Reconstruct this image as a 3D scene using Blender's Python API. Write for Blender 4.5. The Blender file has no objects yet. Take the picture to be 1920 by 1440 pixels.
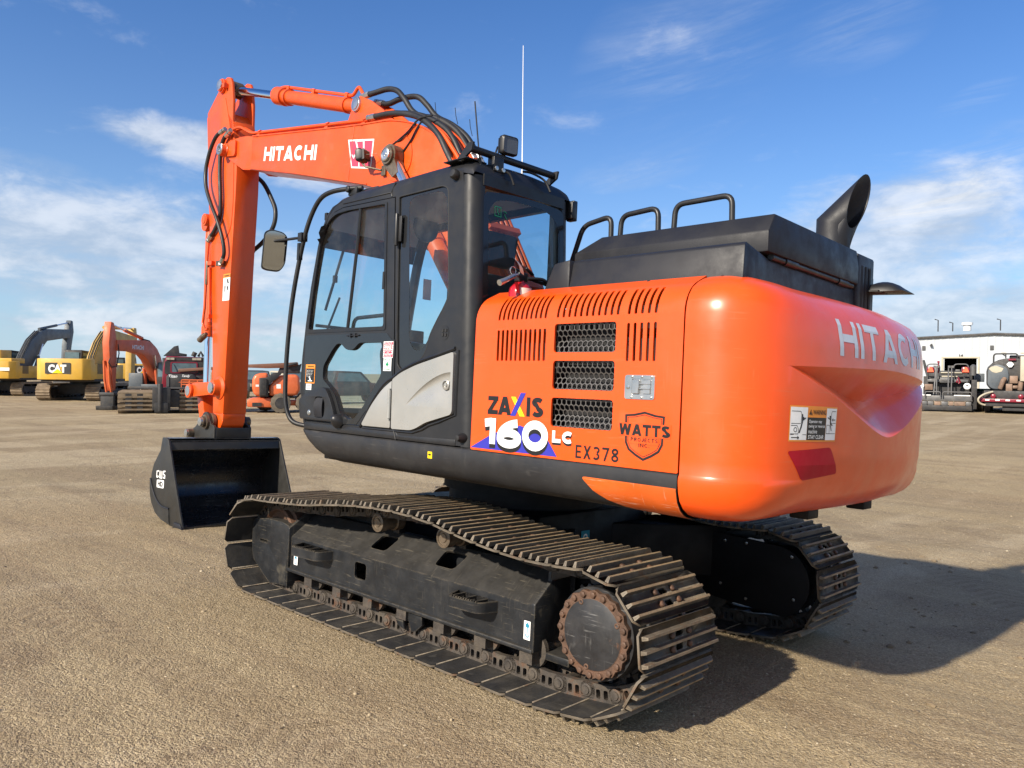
import bpy, bmesh, math, random
from mathutils import Vector, Matrix, noise
from mathutils.geometry import tessellate_polygon
R = math.radians
EXPOSURE = 0.70
SUN_E = 4.6
SKY_E = 0.088
SKY_SAT = 1.25
SKY_TINT = (0.56, 0.78, 1.08, 1)
S = bpy.context.scene
C = S.collection
rnd = random.Random(7)

# ------------------------------------------------------------------ camera
cam = bpy.data.cameras.new('camera')
cam.sensor_width = 36.0
cam.lens = 27.84
cam.clip_end = 9000
cam_o = bpy.data.objects.new('camera', cam)
C.objects.link(cam_o)
YAW, PITCH, ROLL = -0.821, -0.011, 0.0115
CAM = Vector((-3.8392, 4.2491, 1.6985))
fw = Vector((math.cos(PITCH)*math.cos(YAW), math.cos(PITCH)*math.sin(YAW), math.sin(PITCH)))
rt0 = fw.cross(Vector((0, 0, 1))).normalized()
up0 = rt0.cross(fw)
rt = rt0*math.cos(ROLL) + up0*math.sin(ROLL)
up = up0*math.cos(ROLL) - rt0*math.sin(ROLL)
mw = Matrix((rt, up, -fw)).transposed().to_4x4()
mw.translation = CAM
cam_o.matrix_world = mw
S.camera = cam_o

# ------------------------------------------------------------------ light, sky
S.view_settings.view_transform = 'Standard'
S.view_settings.look = 'None'
S.view_settings.gamma = 1.0
S.view_settings.exposure = EXPOSURE
SUN_DIR = Vector((0.055, 1.735, 1.076)).normalized()      # towards the sun
sun = bpy.data.lights.new('sun', 'SUN')
sun.energy = SUN_E
sun.angle = R(1.3)
sun.color = (1.0, 0.90, 0.75)
sun_o = bpy.data.objects.new('sun', sun)
C.objects.link(sun_o)
sun_o.rotation_euler = SUN_DIR.to_track_quat('Z', 'Y').to_euler()
sun_o.location = SUN_DIR*50

W = bpy.data.worlds.new('World')
S.world = W
W.use_nodes = True
def make_world():
    nt = W.node_tree
    nt.nodes.clear()
    N, L = nt.nodes.new, nt.links.new
    out = N('ShaderNodeOutputWorld')
    bg = N('ShaderNodeBackground')
    bg.inputs['Strength'].default_value = SKY_E
    L(bg.outputs[0], out.inputs[0])
    sky = N('ShaderNodeTexSky')
    sky.sky_type = 'NISHITA'
    sky.sun_disc = False
    sky.sun_elevation = math.asin(SUN_DIR.z)
    sky.sun_rotation = math.atan2(SUN_DIR.x, SUN_DIR.y)
    sky.air_density, sky.dust_density, sky.ozone_density = 1.0, 0.35, 2.0
    hsv = N('ShaderNodeHueSaturation')
    hsv.inputs['Saturation'].default_value = SKY_SAT
    hsv.inputs['Value'].default_value = 1.0
    L(sky.outputs[0], hsv.inputs['Color'])
    tc = N('ShaderNodeTexCoord')
    d = tc.outputs['Generated']
    def math_(op, a, b=None, c=None, clamp=False):
        n = N('ShaderNodeMath'); n.operation = op; n.use_clamp = clamp
        for i, v in enumerate((a, b, c)):
            if v is None: continue
            if isinstance(v, (int, float)): n.inputs[i].default_value = v
            else: L(v, n.inputs[i])
        return n.outputs[0]
    def dot(v):
        n = N('ShaderNodeVectorMath'); n.operation = 'DOT_PRODUCT'
        L(d, n.inputs[0]); n.inputs[1].default_value = v
        return n.outputs['Value']
    sep = N('ShaderNodeSeparateXYZ'); L(d, sep.inputs[0])
    z = sep.outputs['Z']
    # a flat cloud deck seen in perspective
    den = math_('ADD', math_('MAXIMUM', z, 0.0), 0.10)
    pl = N('ShaderNodeCombineXYZ')
    L(math_('DIVIDE', sep.outputs['X'], den), pl.inputs[0])
    L(math_('DIVIDE', sep.outputs['Y'], den), pl.inputs[1])
    def noise_(vec, scale, detail, rough, dist=0.0, stretch=None, rot=0.0):
        m = N('ShaderNodeMapping')
        L(vec, m.inputs[0])
        m.inputs['Rotation'].default_value = (0, 0, rot)
        if stretch: m.inputs['Scale'].default_value = stretch
        n = N('ShaderNodeTexNoise')
        n.inputs['Scale'].default_value = scale
        n.inputs['Detail'].default_value = detail
        n.inputs['Roughness'].default_value = rough
        n.inputs['Distortion'].default_value = dist
        L(m.outputs[0], n.inputs['Vector'])
        return n.outputs['Fac']
    n1 = noise_(pl.outputs[0], 1.5, 9, 0.58, 0.35)
    n2 = noise_(pl.outputs[0], 0.75, 8, 0.68, 1.2, (1.0, 3.0, 1.0), 0.5)
    n3 = noise_(d, 11.0, 9, 0.60, 0.25, (1.0, 1.0, 2.3))
    def ss(v, a, b):
        n = N('ShaderNodeMapRange'); n.interpolation_type = 'SMOOTHSTEP'
        L(v, n.inputs['Value'])
        n.inputs['From Min'].default_value = a
        n.inputs['From Max'].default_value = b
        return n.outputs['Result']
    # directions of the larger cloud banks: azimuth, elevation, half sizes (degrees), tilt, weight
    def bank(az, el, ra, re, tilt):
        az, el = R(az), R(el)
        c = Vector((math.cos(el)*math.cos(az), math.cos(el)*math.sin(az), math.sin(el)))
        e1 = c.cross(Vector((0, 0, 1))).normalized()
        e2 = e1.cross(c)
        t = R(tilt)
        a1 = e1*math.cos(t) + e2*math.sin(t)
        a2 = e2*math.cos(t) - e1*math.sin(t)
        cc = dot(c)
        u = math_('DIVIDE', dot(a1/math.tan(R(ra))), cc)
        v = math_('DIVIDE', dot(a2/math.tan(R(re))), cc)
        q = math_('ADD', math_('MULTIPLY', u, u), math_('MULTIPLY', v, v))
        k = math_('SUBTRACT', 1.0, q, clamp=True)
        return math_('MULTIPLY', k, math_('GREATER_THAN', cc, 0.0))
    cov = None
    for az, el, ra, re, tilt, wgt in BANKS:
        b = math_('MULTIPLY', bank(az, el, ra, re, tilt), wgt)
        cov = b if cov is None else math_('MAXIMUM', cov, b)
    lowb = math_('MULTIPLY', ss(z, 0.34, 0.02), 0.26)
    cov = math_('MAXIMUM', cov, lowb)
    mix_n = math_('ADD', math_('MULTIPLY', n1, 0.45), math_('MULTIPLY', n3, 0.55))
    thick = ss(math_('SUBTRACT', math_('ADD', mix_n, math_('MULTIPLY', cov, 0.42)), 0.0), 0.57, 0.86)
    wcov = None
    for az, el, ra, re, tilt, wgt in WISPS:
        b = math_('MULTIPLY', bank(az, el, ra, re, tilt), wgt)
        wcov = b if wcov is None else math_('MAXIMUM', wcov, b)
    thin = math_('MULTIPLY', ss(n2, 0.40, 0.80), wcov)
    cl = math_('MINIMUM', math_('ADD', math_('MULTIPLY', thick, 0.74), thin), 1.0)
    # cloud brightness: grey bases, bright tops
    shade = ss(n3, 0.34, 0.66)
    cmix = N('ShaderNodeMix'); cmix.data_type = 'RGBA'
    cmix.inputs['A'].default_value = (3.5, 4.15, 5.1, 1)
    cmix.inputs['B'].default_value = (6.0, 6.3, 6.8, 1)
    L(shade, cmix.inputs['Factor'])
    warm = N('ShaderNodeMix'); warm.data_type = 'RGBA'      # warm tint put into the unseen overhead clouds to neutralise shadow fill
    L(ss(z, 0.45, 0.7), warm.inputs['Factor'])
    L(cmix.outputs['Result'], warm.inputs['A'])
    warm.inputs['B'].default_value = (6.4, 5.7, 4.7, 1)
    m = N('ShaderNodeMix'); m.data_type = 'RGBA'
    L(cl, m.inputs['Factor'])
    tint = N('ShaderNodeMix'); tint.data_type = 'RGBA'; tint.blend_type = 'MULTIPLY'
    tint.inputs['Factor'].default_value = 1.0
    L(hsv.outputs[0], tint.inputs['A'])
    tint.inputs['B'].default_value = SKY_TINT
    hz = N('ShaderNodeMix'); hz.data_type = 'RGBA'
    hf = math_('POWER', 2.718, math_('MULTIPLY', math_('MAXIMUM', z, 0.0), -6.0))
    L(math_('MULTIPLY', hf, 0.88), hz.inputs['Factor'])
    L(tint.outputs['Result'], hz.inputs['A'])
    hz.inputs['B'].default_value = (3.7, 4.85, 5.9, 1)
    L(hz.outputs['Result'], m.inputs['A'])
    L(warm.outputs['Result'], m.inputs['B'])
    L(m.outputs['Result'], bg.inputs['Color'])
# azimuth in the ground plane, elevation (degrees)
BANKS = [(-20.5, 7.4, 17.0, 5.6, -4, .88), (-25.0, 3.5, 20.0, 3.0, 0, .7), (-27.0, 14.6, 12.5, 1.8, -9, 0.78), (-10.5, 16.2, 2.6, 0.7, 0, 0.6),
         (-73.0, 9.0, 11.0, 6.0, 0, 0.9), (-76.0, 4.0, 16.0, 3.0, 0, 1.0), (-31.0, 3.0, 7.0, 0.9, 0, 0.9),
         (10, 9, 15, 5, 0, .9), (70, 20, 40, 16, 0, .9), (150, 24, 50, 22, 0, 1.0), (130, 72, 55, 48, 0, .52), (-110, 12, 18, 5, 0, .9), (-150, 9, 16, 5, 0, .85)]  # this row is out of frame; banks behind and overhead added for shadow fill
WISPS = [(-59.0, 21.5, 8.5, 6.0, 30, 0.40), (-70.0, 22.0, 5.0, 2.6, 8, 0.42), (-56.0, 14.5, 5.0, 1.5, 10, 0.35),
         (-77.0, 17.0, 2.6, 0.9, 20, 0.5), (-76, 12, 8, 3, 25, .6), (-14.0, 12.3, 5.0, 1.0, 0, .5)]
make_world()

# ------------------------------------------------------------------ helpers
def tag(o, label=None, cat=None, group=None, kind=None):
    if label: o['label'] = label
    if cat: o['category'] = cat
    if group: o['group'] = group
    if kind: o['kind'] = kind
    return o
def empty(name, loc=(0, 0, 0), rz=0.0, label=None, cat=None, group=None):
    o = bpy.data.objects.new(name, None)
    o.empty_display_size = 0.3
    C.objects.link(o)
    o.location = loc
    o.rotation_euler = (0, 0, rz)
    return tag(o, label, cat, group)
def copy_obj(o, parent, name=None):
    c = o.copy()
    if name: c.name = name
    C.objects.link(c)
    c.parent = parent
    return c

def axis_map(axis):
    if axis == 'y': return lambda a, b, t: (a, t, b)
    if axis == 'x': return lambda a, b, t: (t, a, b)
    return lambda a, b, t: (a, b, t)

_text_cache = {}
def text_geo(txt, bold=0.0, shear=0.0, space=1.0, linesp=1.0, align='LEFT'):
    key = (txt, bold, shear, space, linesp, align)
    if key in _text_cache: return _text_cache[key]
    c = bpy.data.curves.new('lettering', 'FONT')
    c.body = txt; c.offset = bold; c.shear = shear; c.space_character = space; c.space_line = linesp
    c.resolution_u = 4; c.align_x = align
    o = bpy.data.objects.new('lettering', c)
    me = o.to_mesh()
    vs = [(v.co.x, v.co.y) for v in me.vertices]
    fs = [tuple(p.vertices) for p in me.polygons]
    o.to_mesh_clear()
    bpy.data.objects.remove(o); bpy.data.curves.remove(c)
    _text_cache[key] = (vs, fs)
    return vs, fs

class MB:
    """collects geometry for one mesh object"""
    def __init__(s):
        s.v, s.f, s.m = [], [], []
    def add(s, vs, fs, mi=0):
        o = len(s.v)
        s.v += [tuple(p) for p in vs]
        for f in fs:
            s.f.append(tuple(i + o for i in f)); s.m.append(mi)
        return s
    def box(s, lo, hi, mi=0):
        x0, y0, z0 = lo; x1, y1, z1 = hi
        return s.add([(x0, y0, z0), (x1, y0, z0), (x1, y1, z0), (x0, y1, z0), (x0, y0, z1), (x1, y0, z1), (x1, y1, z1), (x0, y1, z1)],
                     [(0, 3, 2, 1), (4, 5, 6, 7), (0, 1, 5, 4), (1, 2, 6, 5), (2, 3, 7, 6), (3, 0, 4, 7)], mi)
    def obox(s, c, size, M=None, mi=0):
        hx, hy, hz = size[0]/2, size[1]/2, size[2]/2
        vs = [Vector((x, y, z)) for z in (-hz, hz) for x, y in ((-hx, -hy), (hx, -hy), (hx, hy), (-hx, hy))]
        if M is not None: vs = [M @ v for v in vs]
        return s.add([v + Vector(c) for v in vs], [(0, 3, 2, 1), (4, 5, 6, 7), (0, 1, 5, 4), (1, 2, 6, 5), (2, 3, 7, 6), (3, 0, 4, 7)], mi)
    def prism(s, poly, a, b, axis='y', holes=(), mi=0):
        mp = axis_map(axis)
        loops = [list(poly)] + [list(h) for h in holes]
        flat = [p for l in loops for p in l]
        n = len(flat)
        vs = [mp(p[0], p[1], a) for p in flat] + [mp(p[0], p[1], b) for p in flat]
        fs = []
        if holes:
            tr = tessellate_polygon([[Vector((p[0], p[1], 0)) for p in l] for l in loops])
            fs += [tuple(t) for t in tr] + [tuple(i + n for i in reversed(t)) for t in tr]
        else:
            fs += [tuple(range(n)), tuple(range(2*n - 1, n - 1, -1))]
        k = 0
        for l in loops:
            m = len(l)
            for i in range(m):
                j = (i + 1) % m
                fs.append((k + i, k + j, k + j + n, k + i + n))
            k += m
        return s.add(vs, fs, mi)
    def poly(s, poly, mapf, holes=(), mi=0, cuts=()):
        """a flat or curved sheet: 2D outline with holes, cut along u/v lines, then mapped to 3D"""
        loops = [list(poly)] + [list(h) for h in holes]
        flat = [p for l in loops for p in l]
        tr = tessellate_polygon([[Vector((p[0], p[1], 0)) for p in l] for l in loops])
        return s.sheet(flat, tr, mapf, mi, cuts)
    def sheet(s, pts, tris, mapf, mi=0, cuts=()):
        bm = bmesh.new()
        vv = [bm.verts.new((p[0], p[1], 0)) for p in pts]
        for t in tris:
            try: bm.faces.new([vv[i] for i in t])
            except ValueError: pass
        for ax, val in cuts:
            co = (val, 0, 0) if ax == 'u' else (0, val, 0)
            no = (1, 0, 0) if ax == 'u' else (0, 1, 0)
            bmesh.ops.bisect_plane(bm, geom=bm.verts[:] + bm.edges[:] + bm.faces[:], plane_co=co, plane_no=no, dist=1e-6)
        bm.verts.index_update()
        vs = [mapf(v.co.x, v.co.y) for v in bm.verts]
        fs = [tuple(v.index for v in f.verts) for f in bm.faces]
        bm.free()
        return s.add(vs, fs, mi)
    def text(s, txt, box, mapf, mi=0, bold=0.0, shear=0.0, space=1.0, linesp=1.0, align='LEFT', cuts=()):
        """lettering stretched into box (u0, u1, v0, v1)"""
        vs, fs = text_geo(txt, bold, shear, space, linesp, align)
        if not vs: return s
        x0 = min(v[0] for v in vs); x1 = max(v[0] for v in vs)
        y0 = min(v[1] for v in vs); y1 = max(v[1] for v in vs)
        u0, u1, w0, w1 = box
        pts = [(u0 + (v[0] - x0)/(x1 - x0)*(u1 - u0), w0 + (v[1] - y0)/(y1 - y0)*(w1 - w0)) for v in vs]
        return s.sheet(pts, fs, mapf, mi, cuts)
    def tube(s, pts, r, n=10, closed=False, mi=0):
        pts = [Vector(p) for p in pts]
        m = len(pts)
        rs = r if isinstance(r, (list, tuple)) else [r]*m
        vs, fs = [], []
        ref = None
        for i, p in enumerate(pts):
            a = pts[(i - 1) % m] if (closed or i > 0) else p
            b = pts[(i + 1) % m] if (closed or i < m - 1) else p
            t = (b - a).normalized()
            if ref is None:
                ref = t.cross(Vector((0.31, 0.17, 0.93)))
                if ref.length < 1e-3: ref = t.cross(Vector((1, 0, 0)))
            ref = (ref - t*ref.dot(t)).normalized()
            bi = t.cross(ref)
            for k in range(n):
                a_ = 2*math.pi*k/n
                vs.append(p + (ref*math.cos(a_) + bi*math.sin(a_))*rs[i])
        for i in range(m if closed else m - 1):
            j = (i + 1) % m
            for k in range(n):
                l = (k + 1) % n
                fs.append((i*n + k, i*n + l, j*n + l, j*n + k))
        if not closed:
            fs.append(tuple(range(n - 1, -1, -1)))
            fs.append(tuple((m - 1)*n + k for k in range(n)))
        return s.add(vs, fs, mi)
    def lathe(s, c, axis, prof, n=24, mi=0, a0=0.0, close=True):
        """prof: (t along axis, radius)"""
        ax = Vector(axis).normalized()
        e1 = ax.cross(Vector((0, 0, 1)))
        if e1.length < 1e-3: e1 = ax.cross(Vector((1, 0, 0)))
        e1.normalize(); e2 = ax.cross(e1)
        c = Vector(c)
        vs, fs = [], []
        for t, r in prof:
            for k in range(n):
                a_ = a0 + 2*math.pi*k/n
                vs.append(c + ax*t + (e1*math.cos(a_) + e2*math.sin(a_))*max(r, 1e-4))
        for i in range(len(prof) - 1):
            for k in range(n):
                l = (k + 1) % n
                fs.append((i*n + k, i*n + l, (i + 1)*n + l, (i + 1)*n + k))
        if close:
            fs.append(tuple(range(n - 1, -1, -1)))
            fs.append(tuple((len(prof) - 1)*n + k for k in range(n)))
        return s.add(vs, fs, mi)
    def cyl(s, a, b, r, n=20, mi=0, r2=None):
        a, b = Vector(a), Vector(b)
        return s.lathe(a, b - a, [(0, r), ((b - a).length, r if r2 is None else r2)], n, mi)
    def pin(s, c, axis, r, l, n=18, mi=0):
        """pin head with a chamfered rim and a shallow centre"""
        return s.lathe(c, axis, [(0, r), (l - .12*r, r), (l, r*.88), (l, r*.62), (l - .12*r, r*.58), (l - .12*r, .001)], n, mi)
    def rows(s, rows, closed_u=False, closed_v=False, mi=0):
        m, n = len(rows), len(rows[0])
        vs = [p for r_ in rows for p in r_]
        fs = []
        for i in range(m if closed_v else m - 1):
            for k in range(n if closed_u else n - 1):
                j, l = (i + 1) % m, (k + 1) % n
                fs.append((i*n + k, i*n + l, j*n + l, j*n + k))
        return s.add(vs, fs, mi)
    def mesh(s, name, mats, bevel=0.0, seg=2, smooth=38.0, solid=0.0, weld=0.0, bev_angle=32.0, recalc=True):
        bm = bmesh.new()
        vv = [bm.verts.new(p) for p in s.v]
        bm.verts.ensure_lookup_table()
        for f, m in zip(s.f, s.m):
            try:
                ff = bm.faces.new([vv[i] for i in f]); ff.material_index = m
            except ValueError: pass
        if weld: bmesh.ops.remove_doubles(bm, verts=bm.verts[:], dist=weld)
        if recalc: bmesh.ops.recalc_face_normals(bm, faces=bm.faces[:])
        if solid: bmesh.ops.solidify(bm, geom=bm.faces[:], thickness=solid)
        if bevel:
            es = [e for e in bm.edges if len(e.link_faces) == 2 and e.calc_face_angle(0) > R(bev_angle)]
            if es:
                bmesh.ops.bevel(bm, geom=es, offset=bevel, segments=seg, affect='EDGES', profile=0.5, clamp_overlap=True)
        if smooth:
            for f in bm.faces: f.smooth = True
            for e in bm.edges:
                if len(e.link_faces) != 2 or e.calc_face_angle(0) > R(smooth): e.smooth = False
        me = bpy.data.meshes.new(name)
        bm.to_mesh(me); bm.free()
        if not isinstance(mats, (list, tuple)): mats = [mats]
        for m in mats: me.materials.append(m)
        return me
    def build(s, name, mats, parent=None, **k):
        me = s.mesh(name, mats, **k)
        o = bpy.data.objects.new(name, me)
        C.objects.link(o)
        if parent is not None: o.parent = parent
        return o

def smooth_path(pts, n=6, closed=False):
    """Catmull-Rom through points"""
    P = [Vector(p) for p in pts]; m = len(P); out = []
    for i in range(m if closed else m - 1):
        if closed: a, b, c, d = P[(i-1) % m], P[i], P[(i+1) % m], P[(i+2) % m]
        else: a, b, c, d = P[max(i-1, 0)], P[i], P[i+1], P[min(i+2, m-1)]
        for k in range(n):
            t = k/n
            out.append(0.5*((2*b) + (c - a)*t + (2*a - 5*b + 4*c - d)*t*t + (3*b - a - 3*c + d)*t**3))
    if not closed: out.append(P[-1])
    return out
def fillet(pts, r, n=5):
    """round the inner corners of an open polyline"""
    P = [Vector(p) for p in pts]
    out = [P[0]]
    for i in range(1, len(P) - 1):
        a, b, c = P[i-1], P[i], P[i+1]
        rr = min(r, (a-b).length*.48, (c-b).length*.48)
        p, q = b + (a-b).normalized()*rr, b + (c-b).normalized()*rr
        for k in range(n + 1):
            t = k/n
            out.append(p*(1-t)**2 + b*2*t*(1-t) + q*t*t)
    out.append(P[-1])
    return out
def round_poly(pts, r, n=4):
    """round all corners of a closed 2D polygon"""
    m = len(pts); out = []
    P = [Vector((p[0], p[1])) for p in pts]
    rs = r if isinstance(r, (list, tuple)) else [r]*m
    for i in range(m):
        a, b, c = P[i-1], P[i], P[(i+1) % m]
        rr = min(rs[i], (a-b).length*.48, (c-b).length*.48)
        if rr < 1e-5: out.append((b.x, b.y)); continue
        p, q = b + (a-b).normalized()*rr, b + (c-b).normalized()*rr
        for k in range(n + 1):
            t = k/n
            w = p*(1-t)**2 + b*2*t*(1-t) + q*t*t
            out.append((w.x, w.y))
    return out
def circle(cx, cy, r, n=20, a0=0.0):
    return [(cx + r*math.cos(a0 + 2*math.pi*k/n), cy + r*math.sin(a0 + 2*math.pi*k/n)) for k in range(n)]
def rect(x0, x1, y0, y1, r=0.0, n=3):
    p = [(x0, y0), (x1, y0), (x1, y1), (x0, y1)]
    return round_poly(p, r, n) if r else p

# plain block capitals drawn as broad strokes
def _arc(cx, cy, rx, ry, a0, a1, n=10):
    return [(cx + rx*math.cos(R(a0 + (a1-a0)*k/n)), cy + ry*math.sin(R(a0 + (a1-a0)*k/n))) for k in range(n+1)]
def glyph(c, w, h, t):
    """centre lines of a capital in a box w x h for stroke width t: list of (points, closed)"""
    e = t/2
    l, r, b, tp, mx, my = e, w-e, e, h-e, w/2, h/2
    rx, ry = mx-e, my-e
    G = {
     'H': [([(l, 0), (l, h)], 0), ([(r, 0), (r, h)], 0), ([(t, my), (w-t, my)], 0)],
     'I': [([(mx, 0), (mx, h)], 0)],
     'T': [([(0, tp), (w, tp)], 0), ([(mx, 0), (mx, h-t)], 0)],
     'A': [([(0, 0), (t*1.15, 0), (mx + t*.62, h), (mx - t*.62, h)], 2), ([(w, 0), (mx + t*.62, h), (mx - t*.62, h), (w - t*1.15, 0)], 2), ([(w*.27, h*.27), (w*.73, h*.27)], 0)],
     'C': [(_arc(mx, my, rx, ry, 48, 312, 18), 0)],
     'Z': [([(0, tp), (w, tp)], 0), ([(0, b), (w, b)], 0), ([(0, t*.8), (w - t*1.3, h - t*.8), (w, h - t*.8), (t*1.3, t*.8)], 2)],
     'S': [(_arc(mx, h*.745, rx*.97, h*.255-e, 25, 250, 12) + _arc(mx, h*.265, rx, h*.265-e, 75, -160, 12), 0)],
     'X': [([(0, 0), (t*1.2, 0), (w, h), (w - t*1.2, h)], 2), ([(w, 0), (w - t*1.2, 0), (0, h), (t*1.2, h)], 2)],
     'L': [([(l, h), (l, b), (w, b)], 0)],
     'E': [([(w, tp), (l, tp), (l, b), (w, b)], 0), ([(t, my), (w*.9, my)], 0)],
     'W': [([(0, h), (w*.27 - t*.55, 0), (w*.27 + t*.55, 0), (t*1.1, h)], 2), ([(w*.27 - t*.55, 0), (w*.27 + t*.55, 0), (mx + t*.5, h), (mx - t*.5, h)], 2), ([(w*.73 - t*.55, 0), (w*.73 + t*.55, 0), (mx + t*.5, h), (mx - t*.5, h)], 2), ([(w, h), (w*.73 + t*.55, 0), (w*.73 - t*.55, 0), (w - t*1.1, h)], 2)],
     'P': [([(l, 0), (l, h)], 0), ([(t, tp), (mx, tp)] + _arc(mx, h*.72, rx, h*.28-e, 90, -90, 8) + [(t, h*.44+e)], 0)],
     'R': [([(l, 0), (l, h)], 0), ([(t, tp), (mx, tp)] + _arc(mx, h*.72, rx, h*.28-e, 90, -90, 8) + [(t, h*.44+e)], 0), ([(mx, h*.42), (r, 0)], 0)],
     'O': [(_arc(mx, my, rx, ry, 0, 350, 24), 1)],
     'J': [([(r, h), (r, h*.3)] + _arc(mx, h*.3, rx, h*.3-e, 0, -170, 8), 0)],
     'N': [([(l, 0), (l, h)], 0), ([(r, 0), (r, h)], 0), ([(0, h), (t*1.1, h), (w, 0), (w - t*1.1, 0)], 2)],
     'D': [([(l, b), (l, tp), (w*.4, tp)] + _arc(w*.4, my, w*.6-e, ry, 90, -90, 10)[1:-1] + [(w*.4, b)], 1)],
     '.': [([(mx-e, e), (mx+e, e)], 0)],
     '0': [(_arc(mx, my, rx, ry, 0, 350, 24), 1)],
     '1': [([(0, h*.80), (w*.62, h-e*.9)], 0), ([(w-e, 0), (w-e, h)], 0)],
     '6': [(_arc(mx, h*.33, rx, h*.33-e, 0, 345, 20), 1), (_arc(w*.98, h*.36, w*.98-e, h*.64-e, 180, 100, 8), 0)],
     '3': [(_arc(mx*.9, h*.74, rx, h*.26-e, 150, -80, 12) , 0), (_arc(mx*.9, h*.275, rx, h*.275-e, 80, -150, 12), 0)],
     '7': [([(0, tp), (r-e*.2, tp), (w*.35, 0)], 0)],
     '8': [(_arc(mx, h*.745, rx*.9, h*.255-e, 0, 345, 16), 1), (_arc(mx, h*.265, rx, h*.265-e, 0, 345, 16), 1)],
     '4': [([(w, h*.28), (l*.6, h*.28), (w*.72, h), (w*.72, 0)], 0)],
    }
    return G[c]
def band(pts, t, closed):
    P = [Vector(p) for p in pts]; m = len(P); a, b = [], []
    for i in range(m):
        p0 = P[(i-1) % m] if (closed or i) else None; p1 = P[(i+1) % m] if (closed or i < m-1) else None
        d0 = (P[i]-p0).normalized() if p0 is not None else None; d1 = (p1-P[i]).normalized() if p1 is not None else None
        d0 = d0 or d1; d1 = d1 or d0
        n0, n1 = Vector((-d0.y, d0.x)), Vector((-d1.y, d1.x))
        n = (n0+n1); n = n.normalized() if n.length > 1e-4 else n0
        k = min(2.2, 1/max(.3, n.dot(n1)))
        a.append(P[i] + n*t/2*k); b.append(P[i] - n*t/2*k)
    return a, b
def letters(mb, txt, u0, u1, v0, v1, t, mapf, mi=0, gap=.16, shear=0.0, cuts=(), widths=None, th=None):
    """block lettering fitted between u0..u1 and v0..v1; t = stroke width"""
    h = v1 - v0
    wd = {'I': 0.0, '.': 0.0, '1': .52, 'W': 1.35, 'L': .74, 'E': .78, 'J': .72, 'H': .96, 'C': 1.0, 'A': 1.06, 'T': .9, 'O': 1.05, 'N': 1.0, 'X': 1.0, 'Z': .9, 'S': .92, 'R': .95, 'P': .9, 'D': 1.0}
    ws = [wd.get(c, .9) if c != ' ' else .5 for c in txt]
    nI = sum(1 for c in txt if c in 'I.')
    g = gap*h
    free = (u1-u0) - g*(len(txt)-1) - nI*t
    k = free/sum(ws)
    u = u0
    lift = 0
    for c, w in zip(txt, ws):
        ww = t if c in 'I.' else w*k
        if c != ' ':
            for pts, cl in glyph(c, ww, h, t):
                sh = lambda p: (u + p[0] + shear*p[1], v0 + p[1])
                if cl == 2:
                    vs = [sh(p) for p in pts]; fs = [tuple(range(len(vs)))]
                else:
                    a, b = band(pts, t, cl)
                    n = len(a); q = n if cl else n-1
                    vs = [sh(p) for p in a] + [sh(p) for p in b]
                    fs = [(i, (i+1) % n, n + (i+1) % n, n + i) for i in range(q)]
                off = lift % 4
                mb.sheet(vs, fs, (lambda o: (lambda x, y: mapf(o)(x, y)))(off*.00025), mi, cuts)
                lift += 1
        u += ww + g
    return mb

# ------------------------------------------------------------------ materials
def new_mat(name):
    m = bpy.data.materials.new(name); m.use_nodes = True
    nt = m.node_tree
    return m, nt, nt.nodes['Principled BSDF']
def _noise(nt, vec, scale, detail=4, rough=.55, dist=0, stretch=None, rot=None):
    if stretch or rot:
        mp = nt.nodes.new('ShaderNodeMapping'); nt.links.new(vec, mp.inputs[0])
        if stretch: mp.inputs['Scale'].default_value = stretch
        if rot: mp.inputs['Rotation'].default_value = rot
        vec = mp.outputs[0]
    n = nt.nodes.new('ShaderNodeTexNoise'); nt.links.new(vec, n.inputs['Vector'])
    n.inputs['Scale'].default_value = scale; n.inputs['Detail'].default_value = detail
    n.inputs['Roughness'].default_value = rough; n.inputs['Distortion'].default_value = dist
    return n.outputs['Fac']
def _ramp(nt, v, a, b, lo=0.0, hi=1.0):
    n = nt.nodes.new('ShaderNodeMapRange'); n.interpolation_type = 'SMOOTHSTEP'
    nt.links.new(v, n.inputs['Value'])
    n.inputs['From Min'].default_value = a; n.inputs['From Max'].default_value = b
    n.inputs['To Min'].default_value = lo; n.inputs['To Max'].default_value = hi
    return n.outputs['Result']
def _mix(nt, f, a, b, mode='MIX'):
    n = nt.nodes.new('ShaderNodeMix'); n.data_type = 'RGBA'; n.blend_type = mode
    for sck, v in ((n.inputs['Factor'], f), (n.inputs['A'], a), (n.inputs['B'], b)):
        if isinstance(v, (int, float)): sck.default_value = v
        elif isinstance(v, tuple): sck.default_value = v if len(v) == 4 else (*v, 1)
        else: nt.links.new(v, sck)
    return n.outputs['Result']
def _math(nt, op, a, b, clamp=False):
    n = nt.nodes.new('ShaderNodeMath'); n.operation = op; n.use_clamp = clamp
    for i, v in enumerate((a, b)):
        if isinstance(v, (int, float)): n.inputs[i].default_value = v
        else: nt.links.new(v, n.inputs[i])
    return n.outputs[0]
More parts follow.
